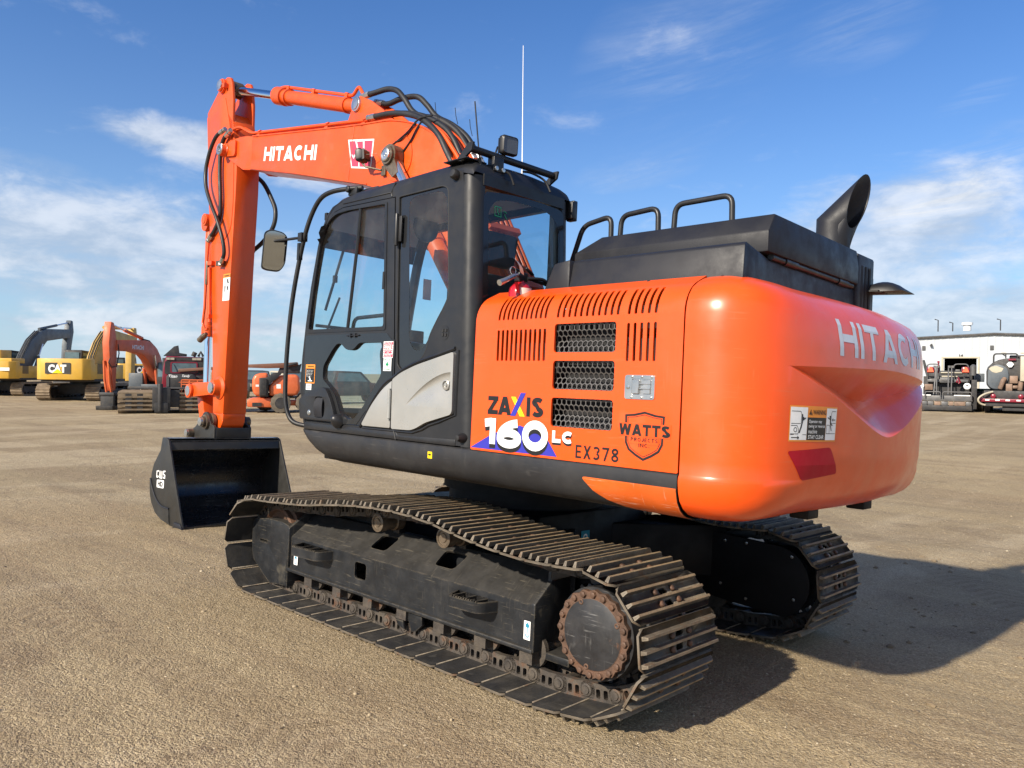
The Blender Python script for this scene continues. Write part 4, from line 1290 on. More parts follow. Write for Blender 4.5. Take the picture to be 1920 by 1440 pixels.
# gas strut boss, hinge cones and the small marker lamp
kb = MB()
kb.lathe((-.50, 1.235, 2.795), (0, 1, .25), [(0, .03), (.03, .03), (.04, .022), (.041, .001)], 14)
upart(kb, 'corner_bumper', M['rubber'], cabo)
kb = MB(); kb.lathe((-.655, 1.22, 1.297), (0, 1, 0), [(0, .032), (.03, .026), (.06, .016), (.063, .001)], 16); upart(kb, 'rubber_stop', M['rubber'], cabo)
vt = MB()
vt.poly(circle(0, 0, 1, 24), lambda u, v: (-.462 + .038*u, CY + .002, 1.891 + .043*v))
for a, b in ((-.014, .012), (.012, .012), (-.012, -.014), (.013, -.012)): vt.obox((-.462 + a, CY + .004, 1.891 + b), (.016, .006, .017), None, 1)
upart(vt, 'vent_plug', [M['black'], M['rubber']], cabo)
# fixed windows
def pane(name, poly, y, parent=None, mat='glass', lift=0, holes=(), solid=0):
    g = MB(); g.poly(poly, yz(y), holes); return upart(g, name, M[mat], parent, smooth=0, solid=solid)
qf = MB(); qf.poly(QWIN, yz(CY - .010), [QCLR]); upart(qf, 'window_border', M['frit'], cabo, smooth=0)
pane('quarter_window', QCLR, CY - .0115, cabo)
gl = MB()
gl.tube([(*p, 0) for p in []] or [(q[0], CY - .004, q[1]) for q in QWIN], .006, 6, True)
upart(gl, 'window_seal', M['rubber'], cabo)
rg = MB()      # glazing on the far side
rg.poly([(.98, 1.50), (1.02, 1.75), (.99, 2.05), (.90, 2.50), (.85, 2.66), (.76, 2.76), (-.50, 2.77), (-.56, 1.80)], yz(.38))
upart(rg, 'far_side_window', M['glass'], cabo, smooth=0)
wsn = MB()
ws = [p for p in FRONT if p[1] > 1.3]
wsn.rows([[(x - .012, y, z) for y in (.43, .62, .82, 1.02, 1.2)] for x, z in ws])
upart(wsn, 'windscreen', M['glass'], cabo, smooth=60)
fp = MB()
fp.rows([[(x + .006, 1.20, z), (x + .004, 1.238, z), (x - .03, 1.242, z)] for x, z in FRONT])
fp.box((1.0, .40, 1.25), (1.03, 1.2, 1.40)); fp.obox((.875, .82, 2.735), (.03, .84, .05))
fp.tube([(.995, .42, 1.98), (.995, 1.2, 1.98)], .012, 8)
upart(fp, 'front_frame', M['black'], cabo)
# rear window, y and z on a raked plane
def rw(off): return lambda u, v: (rear_x(v) - .0785 - off, u, v)
RO = round_poly([(1.160, 1.93), (1.160, 2.700), (.98, 2.724), (.70, 2.735), (.470, 2.720), (.462, 1.93)], [.01, .04, .2, .2, .05, .01], 4)
RI = round_poly([(1.120, 2.0), (1.120, 2.60), (1.065, 2.665), (.95, 2.690), (.66, 2.694), (.560, 2.66), (.508, 2.58), (.505, 2.0)], [.01, .03, .03, .1, .1, .05, .03, .01], 4)
rb = MB(); rb.poly(RO, rw(0), [RI]); upart(rb, 'rear_window_border', M['frit'], cabo, smooth=0)
rgl = MB(); rgl.poly(RI, rw(-.001)); upart(rgl, 'rear_window', M['glass_dark'], cabo, smooth=0)
hd = MB()
hd.rows([[(rear_x(2.74) - .05 - .035*math.sin(math.pi*k/6), y, 2.735 + .075*k/6) for k in range(7)] for y in (1.165, 1.05, .9, .75, .6, .47)])
upart(hd, 'rear_header', M['black'], cabo, smooth=60)
es = MB()       # exit pictogram on the rear glass
es.poly(rect(1.075, 1.020, 2.575, 2.635), rw(.0015), [rect(1.069, 1.026, 2.581, 2.629)])
es.poly([(1.055, 2.622), (1.045, 2.624), (1.048, 2.605), (1.035, 2.59), (1.042, 2.586), (1.054, 2.603)], rw(.0015))
es.poly([(1.0, 2.62), (.975, 2.61), (.976, 2.605), (1.0, 2.614)], rw(.0015))
es.poly([(1.0, 2.60), (.992, 2.598), (.972, 2.574), (.980, 2.572)], rw(.0015))
upart(es, 'exit_sticker', M['green'], cabo, smooth=0)
bx = MB(); bx.box((-.66, .345, 2.68), (-.60, .385, 2.81)); bx.box((-.665, .365, 2.69), (-.59, .405, 2.80))
upart(bx, 'window_hinge', M['black'], cabo, bevel=.006)

# --- cab interior
se = MB()
se.prism(round_poly([(-.42, 1.72), (-.45, 2.28), (-.38, 2.30), (-.30, 1.80), (.12, 1.80), (.16, 1.70), (.10, 1.66), (-.38, 1.66)], .03), .62, 1.02, 'y')
seo = upart(se, 'operator_seat', M['seat'], bevel=.03, seg=3)
hr = MB(); hr.prism(round_poly([(-.47, 2.33), (-.50, 2.53), (-.43, 2.55), (-.38, 2.34)], .03), .70, .95, 'y'); upart(hr, 'headrest', M['seat'], seo, bevel=.03, seg=3)
pd = MB(); pd.box((-.35, .62, 1.30), (.08, 1.02, 1.66)); upart(pd, 'seat_base', M['black'], seo, bevel=.02)
cn = MB()
for y0, y1 in ((.46, .58), (1.05, 1.15)):
    cn.prism(round_poly([(-.45, 1.80), (.22, 1.88), (.30, 1.80), (.22, 1.42), (-.30, 1.42)], .04), y0, y1, 'y')
cno = upart(cn, 'control_console', M['black'], bevel=.012)
js = MB()
for y in (.52, 1.10):
    js.tube([(.20, y, 1.86), (.22, y, 1.98)], .014, 8); js.lathe((.22, y, 1.97), (.1, 0, 1), [(0, .016), (.03, .024), (.09, .028), (.11, .02), (.112, .001)], 12)
upart(js, 'joystick', M['black'], cno)
for y in (.92,):
    tl = MB()
    tl.tube([(.70, .86, 1.36), (.60, .86, 1.62), (.56, .86, 1.78)], .012, 8); tl.tube([(.70, .76, 1.36), (.60, .76, 1.62), (.56, .76, 1.78)], .012, 8)
    tl.prism(round_poly([(.72, 1.33), (.50, 1.34), (.47, 1.37), (.70, 1.41)], .01), .70, .92, 'y')
    tl.lathe((.45, .9, 1.33), (0, 0, 1), [(0, .10), (.06, .09), (.10, .05)], 16)
    upart(tl, 'travel_lever', M['black'])
mo = MB(); mo.box((.72, .44, 1.84), (.80, .60, 2.0)); mo.tube([(.78, .46, 1.3), (.78, .46, 1.85)], .02, 8)
upart(mo, 'monitor', M['black'], bevel=.012)
wp = MB()
wp.tube([(1.075, 1.10, 1.62), (1.03, 1.09, 1.95), (.99, 1.02, 2.20)], .008, 6)
wp.tube([(1.045, 1.10, 2.10), (.945, 1.02, 2.60)], .010, 6)
wp.obox((1.0, 1.06, 2.33), (.02, .03, .05))
upart(wp, 'wiper', M['black'])
cbar = MB(); cbar.tube(fillet([(.60, 1.16, 1.90), (.58, 1.16, 2.02), (.16, 1.16, 2.03), (.14, 1.16, 1.9)], .05), .013, 8)
upart(cbar, 'inner_grab_bar', M['black'])
ppr = MB()
ppr.poly(rect(.80, .96, 2.28, 2.45, 0), lambda u, v: (.86, 1.76 - u - .30, v - .02))
ppr.poly(rect(.80, .88, 2.28, 2.44, 0), lambda u, v: (.86, 1.40 - u - .24, v - .02))
upart(ppr, 'notice_sheet', M['tag'], smooth=0)
dsk = MB()
dsk.prism(circle(0, 0, .11, 24), 0, .02, 'x')
upart(MB().add([(x + .55, y + .60, z + 2.74) for x, y, z in dsk.v], dsk.f), 'roof_fan', M['black'])

# --- door
WIN = round_poly([(1.020, 1.938), (.984, 2.199), (.918, 2.545), (.880, 2.640), (.815, 2.705), (.735, 2.735), (.60, 2.742), (.165, 2.728), (.120, 1.936)], [.02, 0, .03, .05, .05, .04, .04, .012, .02], 4)
LOW = round_poly([(1.045, 1.905), (.088, 1.902), (.018, 1.845), (.012, 1.612), (.135, 1.535), (.255, 1.425), (.372, 1.312), (.545, 1.306), (.590, 1.36), (.640, 1.455), (.690, 1.520), (.770, 1.540), (.86, 1.515), (.955, 1.468), (1.022, 1.49), (1.052, 1.62)], .012, 3)
CLR = round_poly([(.800, 1.690), (.700, 1.800), (.640, 1.845), (.590, 1.840), (.540, 1.805), (.490, 1.795), (.440, 1.805), (.385, 1.845), (.136, 1.845), (.128, 1.640), (.300, 1.440), (.395, 1.352), (.470, 1.340), (.565, 1.372), (.640, 1.500), (.720, 1.555), (.800, 1.600)], .025, 3)
dr = MB()
def shrink(poly, k):
    c = Vector((sum(p[0] for p in poly)/len(poly), sum(p[1] for p in poly)/len(poly)))
    return [(c.x + (p[0]-c.x)*k, c.y + (p[1]-c.y)*k) for p in poly]
dr.poly(shrink(DOOR, .992), yz(CY + .004), [WIN, CLR])
dro = upart(dr, 'cab_door', M['grey'], solid=.036, smooth=30)
lf = MB(); lf.poly(LOW, yz(CY + .0065), [CLR]); upart(lf, 'lower_window_border', M['frit'], dro, smooth=0)
pane('lower_window', CLR, CY - .012, dro)
wf = MB(); wf.poly(shrink(WIN, 1.03), yz(CY + .008), [shrink(WIN, .985)])
upart(wf, 'window_frame', M['black'], dro, solid=.012, smooth=0)
sp = MB()
sp.tube([(.455, CY - .003, 2.738), (.478, CY - .003, 2.45), (.508, CY - .003, 2.20), (.540, CY - .003, 1.938)], .011, 6)
sp.box((.135, CY - .012, 2.18), (.155, CY + .012, 2.29))
spo = upart(sp, 'window_slider', M['black'], dro)
fr_ = [p for p in WIN if p[0] > .50] ; bk_ = [p for p in WIN if p[0] <= .50]
pane('front_sliding_pane', [(.540, 1.938)] + [p for p in WIN if p[0] > .52] + [(.450, 2.738)], CY - .010, dro)
pane('rear_sliding_pane', [p for p in WIN if p[0] < .45 and p[1] > 2.2] + [p for p in WIN if p[0] < .45 and p[1] <= 2.2] + [(.556, 1.938), (.505, 2.33), (.462, 2.738)], CY - .020, dro)
hp = MB()
hp.prism(round_poly([(1.030, 1.318), (1.052, 1.45), (.985, 1.490), (.885, 1.520), (.775, 1.545), (.715, 1.535), (.655, 1.465), (.605, 1.375), (.590, 1.318)], .022), CY - .01, CY + .034, 'y', [round_poly([(.845, 1.478), (.745, 1.480), (.705, 1.42), (.725, 1.335), (.845, 1.335)], .03)])
hpo = upart(hp, 'handle_pod', M['grey'], dro, bevel=.007, seg=3)
hp2 = MB(); hp2.poly(round_poly([(.86, 1.49), (.73, 1.49), (.69, 1.42), (.71, 1.325), (.86, 1.325)], .02), yz(CY + .003)); upart(hp2, 'handle_recess', M['dark'], dro)
hdl = MB()
hdl.rows([[(.842 - .075*s_, CY + .012 + .030*math.sin(math.pi*(.15 + .7*t))*(.4 + .6*(1-s_)), 1.338 + .135*t) for s_ in (0, .3, .6, 1)] for t in [k/8 for k in range(9)]])
upart(hdl, 'door_handle', M['hood'], dro, solid=.014, smooth=50)
lk = MB(); lk.lathe((.905, CY + .034, 1.365), (0, 1, 0), [(0, .019), (.004, .019), (.006, .012), (.010, .012), (.0105, .001)], 18); upart(lk, 'door_lock', M['steel'], dro)
kn = MB(); kn.lathe((.575, CY + .0, 1.318), (0, 1, .5), [(0, .05), (.03, .045), (.055, .03), (.07, .016), (.071, .001)], 20); upart(kn, 'sill_bump', M['grey'], dro, smooth=60)
hg = MB()
hg.box((-.018, CY + .002, 2.465), (.058, CY + .014, 2.625)); hg.tube([(.018, CY + .02, 2.44), (.022, CY + .02, 2.64)], .013, 10)
upart(hg, 'door_hinge', M['black'], dro, bevel=.003)
lm = MB(); lm.tube([(.52, CY + .012, 1.893), (.38, CY + .012, 1.893)], .005, 6); lm.obox((.478, CY + .012, 1.893), (.012, .012, .026)); lm.obox((.425, CY + .012, 1.893), (.012, .012, .026))
upart(lm, 'window_catch', M['black'], dro)
st = MB()     # fire / first aid stickers
m0, m1, m2 = yz(CY + .0085), yz(CY + .0095), yz(CY + .0105)
FX = lambda u, v: (u, CY + .0095, v)
neg = lambda f: (lambda u, v: f(-u, v))
st.poly(rect(.012, .112, 1.746, 1.848), m0, mi=0)
import itertools
for k in range(7):
    a = .004 + k*.0145
    for (z0, z1) in ((1.750, 1.768), (1.826, 1.844)):
        st.poly([(.112 - a, z0), (.112 - a - .009, z0), (.112 - a - .018, z1), (.112 - a - .009, z1)] if .112 - a - .018 > .012 else [(.024, z0), (.015, z0), (.014, z1), (.02, z1)], m1, mi=1)
for k in range(4):
    z = 1.770 + k*.014
    for x0, x1 in ((.016, .026), (.098, .108)): st.poly([(x0, z), (x1, z+.006), (x1, z+.013), (x0, z+.007)], m1, mi=1)
st.poly(rect(.028, .096, 1.798, 1.824), m1, mi=2); st.text('FIRE', (-.093, -.031, 1.801, 1.821), neg(m2), 0, bold=.03)
st.poly(rect(.028, .096, 1.772, 1.794), m1, mi=1); st.text('EXTINGUISHER\nINSIDE', (-.090, -.034, 1.775, 1.791), neg(m2), 0, align='CENTER', bold=.01)
st.poly(rect(.024, .105, 1.664, 1.744), m0, mi=0)
st.text('FIRST AID', (-.098, -.031, 1.728, 1.738), neg(m1), 3, bold=.01); st.text('KIT INSIDE', (-.098, -.031, 1.670, 1.680), neg(m1), 3, bold=.01)
st.poly([(.071, 1.690), (.059, 1.690), (.059, 1.699), (.050, 1.699), (.050, 1.711), (.059, 1.711), (.059, 1.720), (.071, 1.720), (.071, 1.711), (.080, 1.711), (.080, 1.699), (.071, 1.699)], m1, mi=3)
upart(st, 'fire_sticker', [M['white'], M['pink'], M['red'], M['green']], dro, smooth=0, recalc=False)
s2 = MB()
s2.poly(rect(.900, 1.022, 1.568, 1.700, .004), m0, mi=3)
s2.poly(rect(.906, 1.016, 1.575, 1.672), m1, mi=1)
s2.text('WARNING', (-1.0, -.912, 1.680, 1.692), neg(m1), 1, bold=.02)
for k in range(5): s2.text('Keep clear of door swing'[:20 - k*2], (-1.008, -.918 - .006*k, 1.655 - .010*k, 1.662 - .010*k), neg(m2), 0)
s2.poly([(.985, 1.582), (.93, 1.582), (.93, 1.588), (.945, 1.590), (.955, 1.606), (.968, 1.618), (.975, 1.612), (.966, 1.600), (.962, 1.589), (.985, 1.588)], m2, mi=0)
s2.poly(rect(.938, 1.008, 1.522, 1.564), m0, mi=0)
for k in range(3): s2.poly(rect(.945, 1.0, 1.530 + .010*k, 1.534 + .010*k), m1, mi=2)
upart(s2, 'door_sticker', [M['white'], M['blackink'], M['pink'], M['label_orange']], dro, smooth=0, recalc=False)

# --- silver storage cover behind the door, and the silver trim at the foot of the door
sc = MB()
zu = lambda t: 1.456 + .206*(1 - (1-t)**1.75)
zl = lambda t: 1.456 + .066*t**.9
REC = [(-.151 - .403*t, zu(t)) for t in [k/16 for k in range(17)]] + [(-.151 - .403*t, zl(t)) for t in [k/16 for k in range(16, 0, -1)]]
SB = [(-.012, 1.612), (-.088, 1.653), (-.234, 1.701), (-.409, 1.741), (-.572, 1.779), (-.575, 1.605), (-.580, 1.425), (-.435, 1.388), (-.35, 1.366), (-.306, 1.347), (-.26, 1.326), (-.209, 1.312), (-.022, 1.309)]
SBR = round_poly(SB, [.012, .05, .05, .05, .02, 0, .03, .04, .03, .03, .03, .03, .015])
sc.poly(SBR, yz(CY + .022), [REC])
edge = [(p[0], CY + .022, p[1]) for p in SBR]
sc.rows([edge, [(x, y - .006, z) for x, y, z in [(a, b, c) for a, b, c in edge]], [(x, CY - .005, z) for x, y, z in edge]], closed_u=True)
rws = []
for k in range(17):
    t = k/16
    d = .0185*min(1, t*1.6)
    rws.append([(-.151 - .403*t, CY + .022 - d*f, zu(t) + (zl(t) - zu(t))*s_) for s_, f in ((0, 0), (.06, .55), (.16, .9), (.3, 1.0), (.5, .85), (.75, .45), (1, 0))])
sc.rows(rws)
sco = upart(sc, 'storage_cover', M['silver'], smooth=34, weld=.0008)
sl2 = MB(); sl2.lathe((-.518, CY + .006, 1.590), (0, 1, 0), [(0, .032), (.018, .030), (.022, .022), (.012, .020), (.012, .012), (.020, .011), (.0205, .001)], 22)
upart(sl2, 'cover_lock', M['silver'], sco)
s3 = MB(); s3.prism(round_poly([(-.004, 1.604), (.091, 1.551), (.20, 1.448), (.298, 1.322), (.285, 1.310), (-.004, 1.312)], [.008, .05, .05, .02, .01, .008]), CY, CY + .020, 'y')
upart(s3, 'silver_trim', M['silver'], dro, bevel=.006, seg=3)
hg2 = MB(); hg2.tube([(-.001, CY + .026, 1.372), (.003, CY + .026, 1.545)], .0125, 12); hg2.tube([(.0, CY + .026, 1.362), (.003, CY + .026, 1.555)], .007, 8)
upart(hg2, 'cover_hinge', M['silver'], sco)
gd = MB()      # black gap lines and the dark arc above the silver cover
arc = [(.335, 1.300), (.30, 1.345), (.207, 1.470), (.093, 1.580), (-.010, 1.630), (-.088, 1.672), (-.234, 1.722), (-.409, 1.762), (-.565, 1.800)]
gd.tube([(x, CY + .003, z) for x, z in smooth_path([(x, z, 0) for x, z in arc], 4) and [(p.x, p.y) for p in smooth_path([(x, z, 0) for x, z in arc], 4)]], .011, 6)
gd.tube([(-.592, CY + .002, 1.79), (-.590, CY + .002, 1.42), (-.45, CY + .002, 1.374), (-.36, CY + .002, 1.350), (-.30, CY + .002, 1.322), (-.21, CY + .002, 1.298), (0.3, CY + .002, 1.296)], .008, 6)
gd.tube([(-.027, CY + .006, 1.30), (-.040, CY + .006, 1.275), (-.052, CY + .006, 1.245)], .004, 6)
upart(gd, 'panel_gap', M['black'], cabo)

# --- on and around the cab
gr = MB()
gr.tube(smooth_path([(.56, 1.16, 2.905), (.66, 1.20, 2.905), (.80, 1.245, 2.895), (.90, 1.27, 2.858), (.985, 1.28, 2.765), (1.05, 1.29, 2.62), (1.115, 1.295, 2.40), (1.165, 1.30, 2.15), (1.195, 1.30, 1.90), (1.205, 1.30, 1.68), (1.195, 1.30, 1.46), (1.165, 1.29, 1.345), (1.11, 1.27, 1.285), (1.02, 1.22, 1.265)], 5), .0165, 12)
gro = upart(gr, 'grab_rail', M['black'], smooth=60)
gb = MB(); gb.obox((.63, 1.17, 2.885), (.10, .05, .05)); gb.obox((.50, 1.15, 2.885), (.22, .02, .018)); gb.lathe((.66, 1.20, 2.90), (0, 1, 0), [(0, .025), (.02, .022), (.021, .001)], 12)
upart(gb, 'rail_bracket', M['black'], gro, bevel=.005)
mr = MB()
def mir(off, k):
    P = [(-.085, -.135), (-.078, .125), (-.03, .150), (.055, .138), (.088, .105), (.082, -.09), (.045, -.150), (-.05, -.148)]
    return round_poly([(a*k, b*k) for a, b in P], .03)
mc = Vector((1.345, 1.36, 2.522))
mdir = Vector((-.955, .29, -.092)).normalized()
me1 = Vector((0, 0, 1)).cross(mdir).normalized(); me2 = mdir.cross(me1)
def mmap(off, k=1):
    return lambda u, v: mc + me1*u + me2*v + mdir*off
sh_ = [[mmap(o_)(a*1.0, b*1.0) for a, b in mir(0, k)] for o_, k in ((.0, .96), (.0, 1.0), (-.02, 1.02), (-.05, .95), (-.075, .72), (-.085, .35))]
mr.rows(sh_, closed_u=True)
mr.add(sh_[-1], [tuple(range(len(sh_[-1])))])
mr.tube([mmap(-.06)(-.04, .06), (1.085, 1.295, 2.60)], .010, 8)
mr.obox((1.075, 1.295, 2.60), (.05, .05, .06)); mr.obox((1.10, 1.297, 2.50), (.03, .03, .12))
mro = upart(mr, 'side_mirror', M['black'], smooth=45)
mg = MB(); mg.poly(mir(0, .95), mmap(.001)); upart(mg, 'mirror_glass', M['mirror'], mro, smooth=0)
m2 = MB()        # mirror on the far front corner
c2_ = Vector((2.0, -1.05, 2.40))
m2.obox(c2_, (.08, .34, .46)); m2.tube([c2_ + Vector((0, .1, -.2)), (1.1, -1.0, 1.6), (1.02, -1.0, 1.4)], .018, 8)
upart(m2, 'far_mirror', M['black'], bevel=.03, seg=3)
def lamp(name, c, fwd, w, h, d, parent=None):
    f = Vector(fwd).normalized(); s_ = f.cross(Vector((0, 0, 1))).normalized(); u_ = s_.cross(f)
    Mx = Matrix((f, s_, u_)).transposed()
    m = MB()
    c = Vector(c)
    rr = []
    for t, k in ((0, .86), (.012, 1.0), (d*.55, 1.0), (d, .62)):
        rr.append([c - f*t + s_*(a*k) + u_*(b*k) for a, b in round_poly([(-w/2, -h/2), (w/2, -h/2), (w/2, h/2), (-w/2, h/2)], w*.18)])
    m.rows(rr, closed_u=True)
    n_ = len(rr[0])
    m.add(rr[-1], [tuple(range(n_))])
    for i in range(5): m.obox(c - f*(d*.75) + s_*(w*(-.36 + .18*i)), (d*.5, w*.05, h*.8), Mx)
    o = upart(m, name, M['black'], parent, smooth=35)
    g = MB(); g.add([p - f*.004 for p in rr[0]], [tuple(range(n_))]); upart(g, 'lens', M['lens'], o, smooth=0)
    return o
wl = lamp('work_light', (-.645, .955, 3.018), (-1, .18, -.03), .118, .112, .07)
b_ = MB(); b_.tube([(-.60, .965, 2.965), (-.60, 1.0, 2.93)], .012, 8); b_.box((-.64, 1.0, 2.84), (-.585, 1.08, 2.925)); b_.tube([(-.60, 1.02, 3.0), (-.615, 1.05, 2.95), (-.61, 1.06, 2.90)], .006, 6)
upart(b_, 'lamp_bracket', M['black'], wl, bevel=.004)
for yy in (1.06, 1.005):
    q = MB(); q.lathe((-.641, yy, 2.857), (-1, 0, 0), [(0, .014), (.006, .013), (.007, .006), (.0072, .001)], 8); upart(q, 'bolt', M['steel'], wl)
wl2 = lamp('work_light', (.955, .96, 2.80), (.9, .35, 0), .10, .11, .07)
rbar = MB()
rbar.tube([(-.60, 1.235, 2.938), (-.60, .505, 2.942)], .021, 14)
rbar.prism([(-.50, 2.88), (-.60, 2.965), (-.64, 2.965), (-.63, 2.92), (-.54, 2.87)], 1.235, 1.25, 'y'); rbar.prism([(-.50, 2.88), (-.60, 2.965), (-.64, 2.965), (-.63, 2.92), (-.54, 2.87)], .515, .53, 'y')
rbar.box((-.60, 1.10, 2.88), (-.40, 1.26, 2.885))
upart(rbar, 'roof_bar', M['black'], smooth=40)
hat = MB(); hat.box((-.30, .62, 2.885), (-.02, 1.02, 2.925)); hat.box((-.12, 1.06, 2.875), (-.06, 1.12, 2.905)); upart(hat, 'roof_hatch', M['black'], bevel=.012)
an = MB(); an.tube([(-.60, 1.150, 2.86), (-.60, 1.162, 2.90)], .012, 8); an.tube([(-.60, 1.160, 2.90), (-.60, 1.215, 3.21)], .0042, 6); an.obox((-.60, 1.145, 2.845), (.05, .05, .03))
upart(an, 'radio_antenna', M['black'], smooth=60)
an = MB(); an.tube([(-.50, .700, 2.88), (-.50, .706, 2.95)], .007, 8); an.tube([(-.50, .706, 2.95), (-.50, .747, 3.722)], [.0035, .0016], 6)
upart(an, 'whip_antenna', M['white'], smooth=60)
cb = MB()
cb.tube(smooth_path([(-.62, 1.0, 2.86), (-.66, .97, 2.84), (-.685, .955, 2.775)], 4), .007, 6)
cb.tube(smooth_path([(-.60, .80, 2.905), (-.62, .74, 2.905), (-.66, .67, 2.87), (-.69, .645, 2.80)], 5), .007, 6)
upart(cb, 'lamp_cable', M['rubber'], smooth=60)

# --- fire extinguisher standing in the gap behind the cab: a thing of its own
fe = empty('fire_extinguisher', label='red fire extinguisher with silver nozzle standing behind the cab of the orange excavator', cat='fire extinguisher')
fe.matrix_world = TILT @ Matrix.Rotation(SWING, 4, 'Z') @ Matrix.Translation((-.905, 1.085, 2.035))
def fpart(mb, name, mat, **k): return mb.build(name, M[mat], fe, **k)
f_ = MB(); f_.lathe((0, 0, -.02), (0, 0, 1), [(0, .06), (.01, .066), (.10, .066), (.125, .06), (.145, .042), (.155, .022), (.165, .02)], 28); fpart(f_, 'bottle', 'ext_red', smooth=60)
f_ = MB(); f_.poly(rect(-.8, .3, .03, .10), lambda u, v: (.0675*math.cos(u + math.pi), .0675*math.sin(u + math.pi), v), cuts=[('u', -.8 + .1*k) for k in range(12)]); fpart(f_, 'paper_label', 'tag')
f_ = MB(); f_.obox((0, 0, .165), (.04, .07, .05)); f_.obox((0, .04, .20), (.022, .10, .012)); f_.obox((-.005, -.06, .205), (.02, .07, .012), Matrix.Rotation(.5, 3, 'X')); fpart(f_, 'valve', 'black', bevel=.005)
f_ = MB(); f_.tube(smooth_path([(-.02, -.03, .16), (-.05, -.12, .165), (-.05, -.17, .14), (-.03, -.13, .15), (0.0, -.02, .17), (-.03, .06, .165)], 5), .010, 8); fpart(f_, 'discharge_hose', 'rubber', smooth=60)
f_ = MB(); f_.tube([(-.03, .06, .168), (-.035, .10, .155), (-.04, .16, .125), (-.042, .205, .105)], [.010, .013, .014, .017], 12); f_.tube([(-.035, .10 + .022*math.cos(R(a)), .185 + .022*math.sin(R(a))) for a in range(0, 360, 30)], .0025, 6, True); fpart(f_, 'nozzle', 'steel', smooth=50)
f_ = MB(); f_.poly(rect(-.012, .012, -.035, .02), lambda u, v: (-.065, .095 + u + v*.3, .10 + v)); fpart(f_, 'inspection_seal', 'red', smooth=0)
f_ = MB(); f_.rows([[(-.04 - .02*math.sin(t*3), .03 + .07*t - .010, .17 + .075*t), (-.04 - .02*math.sin(t*3), .03 + .07*t + .022, .185 + .075*t)] for t in (0, .2, .4, .6, .8, 1)]); fpart(f_, 'service_tag', 'tag', smooth=60)

# ------------------------------------------------------------------ boom, arm, bucket (upper-structure frame)
BY, BH = -.06, .17
YL, YR = BY + BH, BY - BH
AL, AR_ = BY + .14, BY - .14
BTOP = [(-.17, 1.75), (.09, 2.15), (.35, 2.58), (.61, 3.0), (.83, 3.35), (.945, 3.475), (1.04, 3.585), (1.166, 3.69), (1.342, 3.785), (1.50, 3.845), (1.66, 3.89), (1.826, 3.924), (2.435, 4.000), (4.30, 4.278)]
BBOT = [(4.32, 3.914), (3.323, 3.696), (2.048, 3.384), (1.72, 3.28), (1.42, 3.13), (1.17, 2.93), (1.01, 2.70), (.83, 2.42), (.60, 2.02), (.38, 1.62), (.20, 1.38), (-.02, 1.28), (-.20, 1.36), (-.25, 1.55)]
bm_ = MB()
bm_.prism(BTOP + BBOT, YR, YL, 'y')
for s_ in (YL, YR + .03):
    bm_.prism([(4.28, 4.276), (4.32, 3.910), (4.50, 3.944), (4.874, 4.132), (4.945, 4.19), (4.965, 4.235), (4.945, 4.28), (4.87, 4.335), (4.60, 4.335), (4.42, 4.31)], s_ - .03, s_, 'y')
boo = upart(bm_, 'boom', M['orange_boom'], bevel=.006, seg=2)
fl_ = MB()
def strip(path, y0, y1, off, th):
    P = [Vector((x, 0, z)) for x, z in path]; a, b = [], []
    for i, p in enumerate(P):
        t = (P[min(i+1, len(P)-1)] - P[max(i-1, 0)]).normalized(); n = Vector((-t.z, 0, t.x))
        a.append(p + n*off); b.append(p + n*(off+th))
    rr = []
    for p, q in zip(a, b): rr.append([(p.x, y0, p.z), (p.x, y1, p.z), (q.x, y1, q.z), (q.x, y0, q.z)])
    fl_.rows(rr, closed_u=True); fl_.add(rr[0], [(0, 1, 2, 3)]); fl_.add(rr[-1], [(3, 2, 1, 0)])
strip([(p.x, p.y) for p in smooth_path([(x, z, 0) for x, z in BTOP], 3)], YR - .008, YL + .008, -.002, .012)
strip([(4.32, 3.918), (3.323, 3.700), (2.06, 3.390)], YR - .008, YL + .008, -.014, .010)
upart(fl_, 'boom_flange', M['orange_boom'], boo, smooth=25)
sw_ = MB()
sw_.tube([(2.30, YL + .001, 3.985), (2.36, YL + .001, 3.47)], .004, 5)
upart(sw_, 'weld_seam', M['orange_boom'], boo)
bs = MB()
bs.prism(round_poly([(4.66, 4.125), (4.95, 4.165), (4.95, 4.30), (4.66, 4.315)], .04), YL, YL + .028, 'y')
bs.lathe((4.905, YL + .028, 4.228), (0, 1, 0), [(0, .085), (.012, .082), (.014, .072), (.06, .070)], 28)
bso = upart(bs, 'tip_boss', M['orange_boom'], boo, bevel=.006)
pp = MB(); pp.pin((4.905, YL + .088, 4.228), (0, 1, 0), .070, .018, 26); pp.obox((4.905, YL + .110, 4.250), (.022, .018, .022), None); pp.obox((4.895, YL + .110, 4.205), (.022, .018, .022), None)
upart(pp, 'boom_tip_pin', M['steel'], boo, smooth=35)
